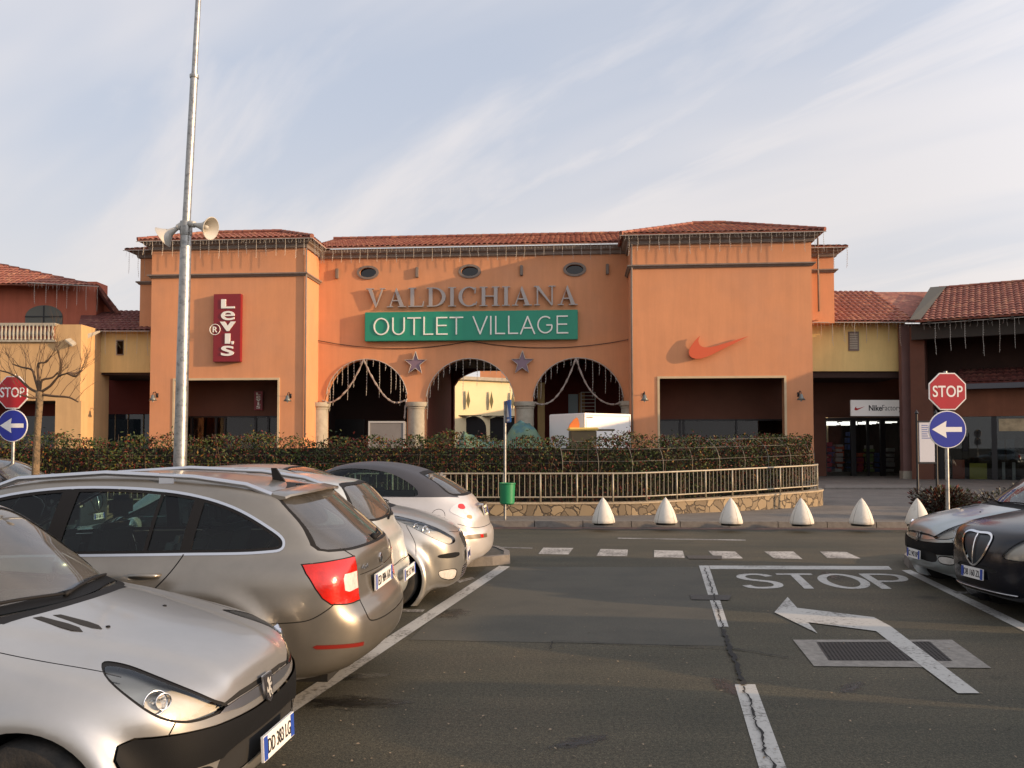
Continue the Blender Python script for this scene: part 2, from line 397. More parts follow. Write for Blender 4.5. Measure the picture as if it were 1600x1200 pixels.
        for fi, segs in cand.items():
            pieces = [s.Fc[fi]]; done.add(fi)
            for si in segs:
                P0 = p[si]; D = q[si] - p[si]; nrm = (-D[1], D[0]); nl = math.hypot(*nrm); nrm = (nrm[0] / nl, nrm[1] / nl); out_ = []
                for pc in pieces:
                    ds = [(pa(s.V[i]) - P0[0]) * nrm[0] + (pb(s.V[i]) - P0[1]) * nrm[1] for i in pc]
                    if min(ds) > -1e-5 or max(ds) < 1e-5: out_.append(pc); continue
                    # only cut where the segment itself passes the piece
                    us = [((pa(s.V[i]) - P0[0]) * D[0] + (pb(s.V[i]) - P0[1]) * D[1]) / (nl * nl) for i in pc]
                    if max(us) < -.02 or min(us) > 1.02: out_.append(pc); continue
                    A_, B_ = [], []
                    m = len(pc)
                    for j in range(m):
                        i0, i1 = pc[j], pc[(j + 1) % m]; d0, d1 = ds[j], ds[(j + 1) % m]
                        if d0 >= -1e-5: A_.append(i0)
                        if d0 <= 1e-5: B_.append(i0)
                        if (d0 > 1e-5 and d1 < -1e-5) or (d0 < -1e-5 and d1 > 1e-5):
                            key = (min(i0, i1), max(i0, i1), si); nv = cache.get(key)
                            if nv is None:
                                t = d0 / (d0 - d1); v0, v1 = s.V[i0], s.V[i1]
                                s.V.append(tuple(v0[c] + (v1[c] - v0[c]) * t for c in range(3))); nv = len(s.V) - 1; cache[key] = nv
                            A_.append(nv); B_.append(nv)
                    if len(A_) > 2: out_.append(tuple(A_))
                    if len(B_) > 2: out_.append(tuple(B_))
                pieces = out_
            newF += pieces; newR += [s.reg[fi]] * len(pieces)
        if done:
            km = np.ones(len(s.Fc), bool); km[list(done)] = False; s.Fc = [f for i, f in enumerate(s.Fc) if i not in done] + newF; s.reg = [r for i, r in enumerate(s.reg) if i not in done] + newR
            nC, nN = s.calc2(newF); s.C = np.concatenate([s.C[km], nC]); s.N = np.concatenate([s.N[km], nN])
        V, C, k = s.sel(view, sgn, box); ids = np.nonzero(k)[0]; x = C[ids] @ va; y = C[ids] @ vb
        bb = (x > p[:, 0].min() - .01) & (x < p[:, 0].max() + .01) & (y > p[:, 1].min() - .01) & (y < p[:, 1].max() + .01); ids = ids[bb]
        if not len(ids): return
        sd = poly_sdf(poly, x[bb], y[bb])
        for i, d in zip(ids, sd):
            if d < 0 and s.reg[i] != -1: s.reg[i] = rid
    def part(s, rids, name, mt, parent, off=0.0, cond=None, conv=None, solid=0.0, rim_only=False):
        fs = [f for f, r in zip(s.Fc, s.reg) if r in rids]
        if cond is not None: V = np.array(s.V); fs = [f for f in fs if cond(V[list(f)].mean(0))]
        if not fs: return None
        used = sorted({i for f in fs for i in f}); mp = {u: n for n, u in enumerate(used)}
        P_ = np.array([s.V[i] for i in used]); Nn = s.grad(P_); P2 = P_ + Nn * off
        F2 = [tuple(mp[i] for i in f) for f in fs]
        n0 = len(P2)
        if solid:      # close the plate towards the inside
            P2 = np.concatenate([P2, P2 - Nn * solid]); ed = {}
            for f in F2:
                for j in range(len(f)): ed[(f[j], f[(j + 1) % len(f)])] = 1
            rim = [(x, y) for (x, y) in ed if (y, x) not in ed]
            F2 = ([] if rim_only else F2) + [(x, x + n0, y + n0, y) for (x, y) in rim]; Nn = np.concatenate([Nn, Nn])
        P3 = conv(P2); N3 = conv(P2 + Nn * 1e-3) - P3; N3 /= np.linalg.norm(N3, axis=1)[:, None] + 1e-12
        me = bpy.data.meshes.new(name); me.from_pydata([tuple(v) for v in P3], [], F2); me.validate(); me.update()
        # orient faces with the outward normal
        fl = [p.index for p in me.polygons if Vector(N3[p.vertices[0]]).dot(p.normal) < -.3 and p.vertices[0] < n0 and not solid]
        if len(fl) > len(me.polygons) * .5: me.flip_normals()
        me.polygons.foreach_set('use_smooth', [True] * len(me.polygons))
        if not solid: me.normals_split_custom_set_from_vertices([tuple(n) for n in N3])
        return link(name, me, mt, parent)
def grow(poly, d):
    p = np.array(poly, float); n = len(p); e = np.roll(p, -1, 0) - p; A = sum(p[i][0] * p[(i + 1) % n][1] - p[(i + 1) % n][0] * p[i][1] for i in range(n))
    nr = np.stack([e[:, 1], -e[:, 0]], 1) / (np.linalg.norm(e, axis=1)[:, None] + 1e-9); nr *= (1 if A > 0 else -1)
    v = nr + np.roll(nr, 1, 0); v /= (np.linalg.norm(v, axis=1)[:, None] + 1e-9); c = np.clip((v * nr).sum(1), .5, 1)
    return [tuple(x) for x in p + v * (d / c)[:, None]]
def strip(pts, wd):
    """polyline -> one thin closed outline"""
    p = np.array(pts, float); e = np.diff(p, axis=0); e /= np.linalg.norm(e, axis=1)[:, None] + 1e-9; t = np.vstack([e[:1], e[:-1] + e[1:], e[-1:]]); t /= np.linalg.norm(t, axis=1)[:, None] + 1e-9
    n = np.stack([-t[:, 1], t[:, 0]], 1) * wd / 2; return [[tuple(x) for x in (p + n)] + [tuple(x) for x in (p - n)[::-1]]]

M_RUB = mat('black rubber trim', (.009, .009, .010), .7, spec=.2)
M_PLA = mat('charcoal bumper plastic', (.007, .0075, .0085), .6, spec=.12, bump=(260, .08))
M_CHR = mat('chrome', (.8, .8, .82), .12, 1.0)
M_SAT = mat('satin aluminium', (.62, .63, .66), .28, 1.0)
M_TYR = mat('tyre rubber', (.02, .019, .018), .8, noise2=(9, (.05, .042, .034), .45, .7), bump=(60, .2))
M_RIM = mat('alloy rim', (.34, .34, .35), .35, .85, noise=(6, .15))
M_INT = mat('dark car interior', (.035, .036, .038), .8)
M_SEA = mat('grey seat cloth', (.12, .12, .125), .9)
M_GAP = mat('panel gap shadow line', (.006, .006, .006), .9)
M_GLS = glass('tinted side glass', (.42, .55, .52), 0, 1.38)
M_WSC = glass('windscreen glass', (.55, .62, .60), .02, 1.7, .12)
M_RGL = glass('rear window glass', (.17, .2, .21), .03, 1.75, .10)
M_LEN = glass('headlamp lens', (.92, .92, .9), .02, 1.5)
M_REF = mat('lamp reflector', (.60, .575, .53), .38, .2, bump=(9, .35))
M_BLB = mat('lamp bulb glass', (.85, .84, .8), .08, .6)
M_RDK = mat('dull red reflector', (.16, .012, .008), .3)
M_RED = mat('red lamp plastic', (.44, .010, .004), .2, coat=.4, noise=(14, .35), bump=(60, .06))
M_CLR = mat('clear lamp plastic', (.66, .64, .60), .2, .2, coat=.5, noise=(30, .2), bump=(60, .1))
M_AMB = mat('amber lamp plastic', (.62, .22, .03), .15, coat=1.0)
M_PLT = mat('number plate white', (.72, .72, .70), .35)
M_BLU = mat('number plate blue band', (.02, .06, .32), .4)
M_INK = mat('black ink', (.015, .015, .02), .6)
M_WEL = mat('wheel well liner', (.01, .01, .01), .9)
def paint(name, col, metal=.75, rough=.34, dirt=.07):
    return mat(name, col, rough, metal, .5, .55, noise=(3.5, dirt))

def make_wheel(parent, loc, rad, width, side, style=5, name='wheel'):
    o = MB(); w2 = width / 2; r = rad
    o.lathe([(r * .64, -w2 * .92), (r * .72, -w2), (r * .90, -w2 * .99), (r * .97, -w2 * .86), (r, -w2 * .6), (r, w2 * .6), (r * .97, w2 * .86), (r * .90, w2 * .99), (r * .72, w2), (r * .64, w2 * .92), (r * .62, 0)], 40, axis='Y')
    wh = o.build(name, M_TYR, parent, smooth=40); wh.location = loc
    s = side; m = MB()
    m.lathe([(r * .645, s * w2 * .90), (r * .63, s * w2 * .80), (r * .60, s * w2 * .55), (r * .59, -s * w2 * .5)], 36, axis='Y')
    if style == 'cap':
        m.lathe([(r * .635, s * w2 * .85), (r * .55, s * w2 * .95), (r * .3, s * w2 * 1.0), (.001, s * w2 * .96)], 36, axis='Y')
    else:
        m.lathe([(r * .17, s * w2 * .45), (r * .17, s * w2 * .72), (r * .12, s * w2 * .8), (.001, s * w2 * .8)], 20, axis='Y')
        for k in range(style):
            a = 2 * math.pi * k / style + .3; c, q = math.cos(a), math.sin(a); d = (-q, c)
            pr = [(.10, .16), (.35, .11), (.60, .17)]; L_ = [(c * u * r + d[0] * v * r * .9, q * u * r + d[1] * v * r * .9) for u, v in pr]; R_ = [(c * u * r - d[0] * v * r * .9, q * u * r - d[1] * v * r * .9) for u, v in pr]
            hs = [.74, .74, .80]
            for j in range(2):
                a1, a2, b2, b1 = L_[j], L_[j + 1], R_[j + 1], R_[j]; h1, h2 = hs[j] * w2 * s, hs[j + 1] * w2 * s; g = -.2 * w2 * s
                vv = [(a1[0], h1, a1[1]), (a2[0], h2, a2[1]), (b2[0], h2, b2[1]), (b1[0], h1, b1[1])]; vv += [(x, y + g, z) for x, y, z in vv]
                m.add(vv, [(0, 1, 2, 3), (4, 7, 6, 5), (0, 4, 5, 1), (1, 5, 6, 2), (2, 6, 7, 3), (3, 7, 4, 0)])
    ri = m.build('rim', M_RIM, wh, smooth=35)
    b = MB(); b.lathe([(r * .55, 0), (.001, 0)], 24, axis='Y'); b.lathe([(r * .42, s * w2 * .15), (.001, s * w2 * .15)], 24, axis='Y'); b.build('brake_disc', M_WEL, wh)
    return wh
def plate_on(parent, M, txt, rear=True, wd=.52, hg=.11, pm=None):
    b = MB(); b.box(-wd / 2, -hg / 2, 0, wd / 2, hg / 2, .012)
    o = b.build('number_plate', pm or M_PLT, parent); o.matrix_local = M
    t = MB(); put_text(t, text(txt, 1, .0015, .0, width=wd * .74, height=hg * .58, align='CENTER'), Matrix.Translation((0, 0, .0135)))
    t.build('plate_characters', M_INK, o)
    s = MB(); s.box(-wd / 2 + .004, -hg / 2 + .004, .012, -wd / 2 + .042, hg / 2 - .004, .0145); s.build('plate_band', M_BLU, o)
    s = MB(); s.box(wd / 2 - .042, -hg / 2 + .004, .012, wd / 2 - .004, hg / 2 - .004, .0145); s.build('plate_band', M_BLU, o)
    return o

def build_car(name, sp, label, cat='car', group=None):
    """sp: dictionary of outlines, see the cars below"""
    L, W, h = sp['L'], sp['W'], sp.get('h', .03)
    cx = L / 2
    root = empty(name, label=label, cat=cat, group=group)
    conv = lambda P_: np.stack([cx - P_[:, 0], P_[:, 1], P_[:, 2]], 1)
    low, grn = catmull(sp['low'], 6), catmull(sp['green'], 6)
    x0, x1 = -.12, L + .12; Hh = max(p[1] for p in grn) + .12
    fl = Fld(low, x0 - .3, x1 + .3, -.1, Hh); fg = Fld(grn, x0 - .3, x1 + .3, -.1, Hh)
    half = catmull(sp['plan'], 6, False); plan = half + [(a, -b) for a, b in half[::-1]]
    fp = Fld(plan, x0, x1, -W - .5, W + .5)
    gh = catmull(sp.get('gplan', sp['plan']), 6, False); fgp = Fld(gh + [(a, -b) for a, b in gh[::-1]], x0, x1, -W - .5, W + .5)
    xs = np.arange(x0, x1, h); ys = (np.arange(int((W + .12) / h) * 2) - int((W + .12) / h) + .5) * h; zs = np.arange(.02, Hh, h)
    X, Y, Z = np.meshgrid(xs, ys, zs, indexing='ij')
    sz, sw = zip(*sp['sec']); gz, gw = zip(*sp['gsec'])
    def smooth_interp(z, zz, ww):
        t = np.linspace(zz[0] - .2, zz[-1] + .2, 200); v = np.interp(t, zz, ww); k = np.hanning(17); k /= k.sum(); v2 = np.convolve(np.pad(v, 8, 'edge'), k, 'valid'); return np.interp(z, t, v2)
    wl = smooth_interp(Z, sz, sw); wg = smooth_interp(Z, gz, gw); wm = max(sw)
    kf, kr, kz = sp.get('warp', (.10, .06, .05)); y2 = Y * Y
    tt = np.clip((X / L - .5) * 4, -1, 1); Xw = X - kf * y2 * np.clip(-tt, 0, 1) + kr * y2 * np.clip(tt, 0, 1)
    lowf = smax(fl(Xw, Z + kz * y2), fp(X, Y * wm / wl), sp.get('kl', .13))
    for (tw, rw, wr) in sp['arches']:        # flared arches
        dd = np.sqrt((X - tw) ** 2 + (Z - rw) ** 2) - wr - .05; fla = smax(smax(dd, np.abs(Y) - W * sp.get('flare', 1.0), .05), W * .55 - np.abs(Y), .05); lowf = smin(lowf, fla, .10)
    kf2 = sp.get('gwarp', .16)
    Xg = X - kf2 * y2 * np.clip(-tt * 1.4 + .3, 0, 1) + sp.get('grwarp', .10) * y2 * np.clip(tt, 0, 1)
    grf = smax(fg(Xg, Z + sp.get('gkz', .09) * y2), fgp(X, Y * wm / wg) * .97, sp.get('kg', .10))
    Fv = smin(lowf, grf, sp.get('kj', .045))
    for fn in sp.get('extra', []): Fv = fn(Fv, X, Y, Z)
    o = (xs[0], ys[0], zs[0])
    V, Q = surface_nets(Fv, o, h); sk = Skin(V, Q, Fv, o, h); sk.relax()
    # wheel arches are cut right through the skin
    for (tw, rw, wr) in sp['arches']:
        circ = [(tw + wr * math.cos(a), rw + wr * math.sin(a)) for a in np.linspace(0, 2 * math.pi, 48, endpoint=False)]
        for sgn in (1, -1): sk.cut(circ, 'A', sgn, -1)
    rid = 1; plan_parts = []
    for rg in sp['regions']:
        pol, view = rg['poly'], rg['view']
        if rg.get('smooth', True) and len(pol) > 3 and not rg.get('raw'): pol = catmull(pol, rg.get('k', 4))
        sgns = (1, -1) if view in ('S', 'A', 'D', 'E') else (1,)
        if view == 'E': pol = [(a - L * .70710678, b) for a, b in pol]
        pols = [pol]
        if view not in ('S', 'A', 'D', 'E') and rg.get('mirror'): pols = [pol, [(a, -b) if view == 'T' else (-a, b) for a, b in pol]]
        for pi, pl in enumerate(pols):
            for sgn in sgns:
                if rg.get('only') and rg['only'] != sgn: continue
                for (gd, nm, mt, off) in rg['layers']:
                    sk.cut(grow(pl, gd) if gd else pl, view, sgn, rid, rg.get('box')); plan_parts.append((rid, nm, mt, off, rg)); rid += 1
    seam_ids = []
    for li, ln in enumerate(sp.get('seams', [])):
        view, pts, wd = ln[0], ln[1], ln[2]
        box = ln[3] if len(ln) > 3 else None
        pts = catmull(pts, 5, False) if len(pts) > 2 else pts
        if view == 'E': pts = [(a - L * .70710678, b) for a, b in pts]
        for sgn in ((1, -1) if view in 'SDE' else (1,)):
            sid = 9000 + li * 4 + (sgn > 0); seam_ids.append(sid)
            for q in strip(pts, wd):
                qs = [q] if view in 'SDE' or not (len(ln) > 4) else [q, [(a, -b) if view == 'T' else (-a, b) for a, b in q]]
                for qi, q2 in enumerate(qs):
                    if qi: seam_ids.append(sid + 2)
                    sk.cut(q2, view, sgn, sid + 2 * qi, box)
    body = sk.part({0}, 'body', sp['paint'], root, conv=conv)
    for sid in seam_ids: sk.part({sid}, 'panel_gap', M_GAP, root, -.005, conv=conv)
    done = {}
    for (r_, nm, mt, off, rg) in plan_parts:
        if nm is None: continue
        ob = sk.part({r_}, nm, mt, root, off, conv=conv)
        if ob is not None and rg.get('label') : ob['label'] = rg['label']
        if ob is not None and rg.get('bowl') and nm == rg['bowl']:
            sk.part({r_, r_ - 1} if len(rg['layers']) > 1 else {r_}, 'reflector', M_REF, ob, -.034, conv=conv)
            me = ob.data; c = sum((v.co for v in me.vertices), Vector()) / len(me.vertices)
            for (du, dy, dz, rr) in rg.get('bulbs', []):
                sg = 1 if c.y > 0 else -1; ctr = Vector((c.x + du, c.y + sg * dy, c.z + dz)); ax = Vector((1, sg * .75, .15)).normalized(); yp = skin_y(sk, cx - ctr.x, ctr.z); ctr.y = sg * (yp - .034)
                Mx = Matrix.Translation(ctr) @ ax.to_track_quat('Z', 'Y').to_matrix().to_4x4(); q = rr * .95
                b = MB(); b.lathe([(q * 1.06, .016), (q, .018), (q * .93, .010), (q * .75, -.010), (q * .5, -.026), (q * .22, -.034), (.001, -.036)], 28); k_ = b.build('lamp_bowl', M_CHR, ob, smooth=True); k_.matrix_local = Mx
                b = MB(); b.lathe([(q * .20, -.03), (q * .22, -.01), (q * .15, .0), (.001, .004)], 14); k_ = b.build('bulb', M_BLB, ob, smooth=True); k_.matrix_local = Mx
    # arches, wheels
    for i, (tw, rw, wr) in enumerate(sp['arches']):
        for sgn in (1, -1):
            b = MB(); yo = W * .93; b.lathe([(wr + .012, yo), (wr + .02, yo - .05), (wr + .02, .42), (.01, .42)] if sgn > 0 else [(wr + .012, -yo), (wr + .02, -yo + .05), (wr + .02, -.42), (.01, -.42)], 32, (cx - tw, 0, rw), 'Y')
            b.build('wheel_arch', M_WEL, root, smooth=True)
            make_wheel(root, (cx - tw, sgn * (W - .115), sp['wheel'][0]), sp['wheel'][0], sp['wheel'][1], sgn, sp.get('rim', 5))
    # cabin
    b = MB(); tf, tr = sp['cabin']; zb = sp['belt'] - .14; b.box(cx - tr, -W * .80, .32, cx - tf, W * .80, .36)
    b.box(cx - tf - .42, -W * .74, .36, cx - tf + .02, W * .74, zb + .08, bv=.04)
    b.box(cx - tr, -W * .74, .36, cx - tr + .55, W * .74, zb - .12); b.build('interior_tub', M_INT, root)
    for (ts, n_) in sp['seats']:
        for yy in ((-.36, .36) if n_ == 2 else (-.40, 0, .40)):
            b = MB(); b.box(cx - ts - .12, yy - .24, .45, cx - ts + .42, yy + .24, .60, bv=.05)
            bm = bmesh.new(); bmesh.ops.create_cube(bm, size=1.0)
            for v in bm.verts: v.co = Vector((v.co.x * .13 - (v.co.z + .5) * .16, v.co.y * .46, v.co.z * .56))
            bmesh.ops.bevel(bm, geom=list(bm.edges), offset=.05, segments=2, affect='EDGES'); b.bm(bm, 0, Matrix.Translation((cx - ts - .12, yy, .82)))
            st = b.build('car_seat', M_SEA, root, smooth=50)
            hb = MB(); hb.box(cx - ts - .36, yy - .13, sp['belt'] + .14, cx - ts - .27, yy + .13, sp['belt'] + .31, bv=.035); hb.build('headrest', M_SEA, st, smooth=50)
    b = MB(); b.lathe([(.185, -.012), (.197, 0), (.185, .012), (.173, 0), (.185, -.012)], 24); sw_ = b.build('steering_wheel', M_INT, root, smooth=True)
    sw_.location = (cx - tf - .52, .36, sp['belt'] - .04); sw_.rotation_euler = (0, R(65), 0)
    # underbody
    b = MB(); b.box(cx - L + .35, -W * .62, .16, cx - .35, W * .62, .30); b.build('underbody', M_WEL, root)
    if 'after' in sp: sp['after'](root, sk, cx, conv)
    return root
def on_skin(sk, t, y, z0, z1, inward=(1, 0)):
    """first skin hit walking along t from outside at given y,z -> (t)"""
    ts = np.linspace(z0, z1, 400); P_ = np.stack([ts, np.full(400, y), np.full(400, t)], 1); v = sk.sample(P_); k = np.nonzero(v < 0)[0]
    return ts[k[0]] if len(k) else z0
def skin_y(sk, t, z):
    ys_ = np.linspace(1.2, 0, 400); v = sk.sample(np.stack([np.full(400, t), ys_, np.full(400, z)], 1)); k = np.nonzero(v < 0)[0]
    return ys_[k[0]] if len(k) else 1.0
def skin_z(sk, t, y):
    z_ = np.linspace(1.7, .2, 500); v = sk.sample(np.stack([np.full(500, t), np.full(500, y), z_], 1)); k = np.nonzero(v < 0)[0]
    return z_[k[0]] if len(k) else 1.0
def sym(h): return list(h) + [(-a, b) for a, b in h[::-1] if abs(a) > 1e-6]
def clip_t(poly, lo, hi, sl=0.0):
    """keep the part of a (t,z) outline between two slanted lines t = lo/hi + sl*(z-1)"""
    def half(pl, lim, sg):
        o = []
        for i in range(len(pl)):
            a, b = pl[i], pl[(i + 1) % len(pl)]; da = (a[0] - lim - sl * (a[1] - 1)) * sg; db = (b[0] - lim - sl * (b[1] - 1)) * sg
            if da >= 0: o.append(a)
            if (da > 0) != (db > 0): t = da / (da - db); o.append((a[0] + (b[0] - a[0]) * t, a[1] + (b[1] - a[1]) * t))
        return o
    return half(half(poly, lo, 1), hi, -1)
def dlo_regions(dlo, panes, chrome=True, sl=-.25):
    d = catmull(dlo, 5)
    rs = [dict(view='S', poly=d, raw=1, layers=([(.020, 'window_trim', M_SAT, .003)] if chrome else []) + [(.004, 'pillar_trim', M_RUB, -.001)])]
    for lo, hi in panes:
        rs.append(dict(view='S', poly=clip_t(grow(d, -.014), lo, hi, sl), raw=1, layers=[(0, 'side_window', M_GLS, -.007)]))
    return rs
def front_after(txt, z, wd=.52, blk=None):
    def f(root, sk, cx, conv):
        t = on_skin(sk, z, 0.0, -.1, .5)
        M = frame((cx - t + .012, 0, z), (0, 1, 0), (-.06, 0, 1)); plate_on(root, M, txt, wd=wd)
    return f
def handles(root, sk, cx, pts, m):
    for (t, z) in pts:
        for sg in (1, -1):
            y = skin_y(sk, t, z) * sg; b = MB(); b.tube([(cx - t + .10, y - .01 * sg, z - .004), (cx - t + .08, y + .028 * sg, z), (cx - t - .07, y + .03 * sg, z + .004), (cx - t - .10, y - .01 * sg, z + .003)], [.013, .015, .015, .012], 8)
            b.build('door_handle', m, root, smooth=True)
def mirrors(root, sk, cx, t, z, m):
    for sg in (1, -1):
        y = skin_y(sk, t, z - .05); b = MB(); bm = bmesh.new(); bmesh.ops.create_uvsphere(bm, u_segments=20, v_segments=12, radius=1)
        for v in bm.verts: v.co = Vector((v.co.x * (.075 if v.co.x > 0 else .03), v.co.y * .115, v.co.z * .075))
        b.bm(bm, 0, Matrix.Translation((cx - t, sg * (y + .12), z))); o = b.build('door_mirror', m, root, smooth=True)
        b = MB(); b.tube([(cx - t, sg * (y - .02), z - .06), (cx - t, sg * (y + .08), z - .03)], .022, 8); b.build('mirror_stalk', M_PLA, o, smooth=True)
def wiper(root, pts, nm='wiper'):
    b = MB(); b.tube(pts, [.013] + [.008] * (len(pts) - 2) + [.006], 6); q = [Vector(p) for p in pts]
    return b.build(nm, M_RUB, root, smooth=True)
def shield(w_, h_): return [(-w_, h_ * .95), (-w_ * .95, h_), (w_ * .95, h_), (w_, h_ * .95), (w_ * .92, -h_ * .1), (w_ * .55, -h_ * .75), (0, -h_), (-w_ * .55, -h_ * .75), (-w_ * .92, -h_ * .1)]
LION = [(-.30, .95), (-.05, 1.0), (.12, .82), (.05, .66), (.35, .70), (.62, .92), (.72, .80), (.45, .50), (.18, .44), (.50, .30), (.78, .42), (.80, .25), (.48, .10), (.22, .12), (.28, -.12), (.55, -.30), (.50, -.62), (.72, -.78), (.45, -.85),
        (.22, -.60), (.28, -.36), (.02, -.30), (-.10, -.62), (.05, -.88), (-.25, -.90), (-.38, -.58), (-.28, -.25), (-.50, -.42), (-.80, -.35), (-.86, -.05), (-.72, .22), (-.60, .05), (-.62, -.15), (-.40, -.10), (-.22, .20), (-.28, .42), (-.48, .60), (-.42, .80)]
def emblem_lion(root, M, s=.05, black=True):
    b = MB(); sh = shield(s * .86, s * 1.12)
    b.prism(sh, lambda p: (p[0] * 1.12, p[1] * 1.1, 0), lambda p: (p[0] * 1.12, p[1] * 1.1, .008)); o = b.build('emblem', M_SAT, root); o.matrix_local = M
    b = MB(); b.prism(sh, lambda p: (*p, .006), lambda p: (*p, .0095)); b.build('emblem_field', M_INK, o)
    vs_, fs = fill_poly([LION]); b = MB(); b.add([(x * s * .72, y * s * .92, .012) for x, y in vs_], fs); b.build('emblem_figure', M_BLB, o)
    return o

P_SIL = paint('silver paint', (.40, .40, .395)); P_GOLD = paint('champagne silver paint', (.235, .217, .188), dirt=.12)
P_WHT = paint('pale silver paint', (.46, .485, .475), .45); P_YAR = paint('silver beige paint', (.36, .35, .325)); P_PLU = paint('pearl white paint', (.50, .485, .475), .35)
P_ANT = paint('blue grey paint', (.36, .40, .41)); P_BLK = mat('black paint', (.006, .007, .012), .22, 0, .35, .35); P_NAV = paint('dark blue paint', (.04, .05, .07), .3)

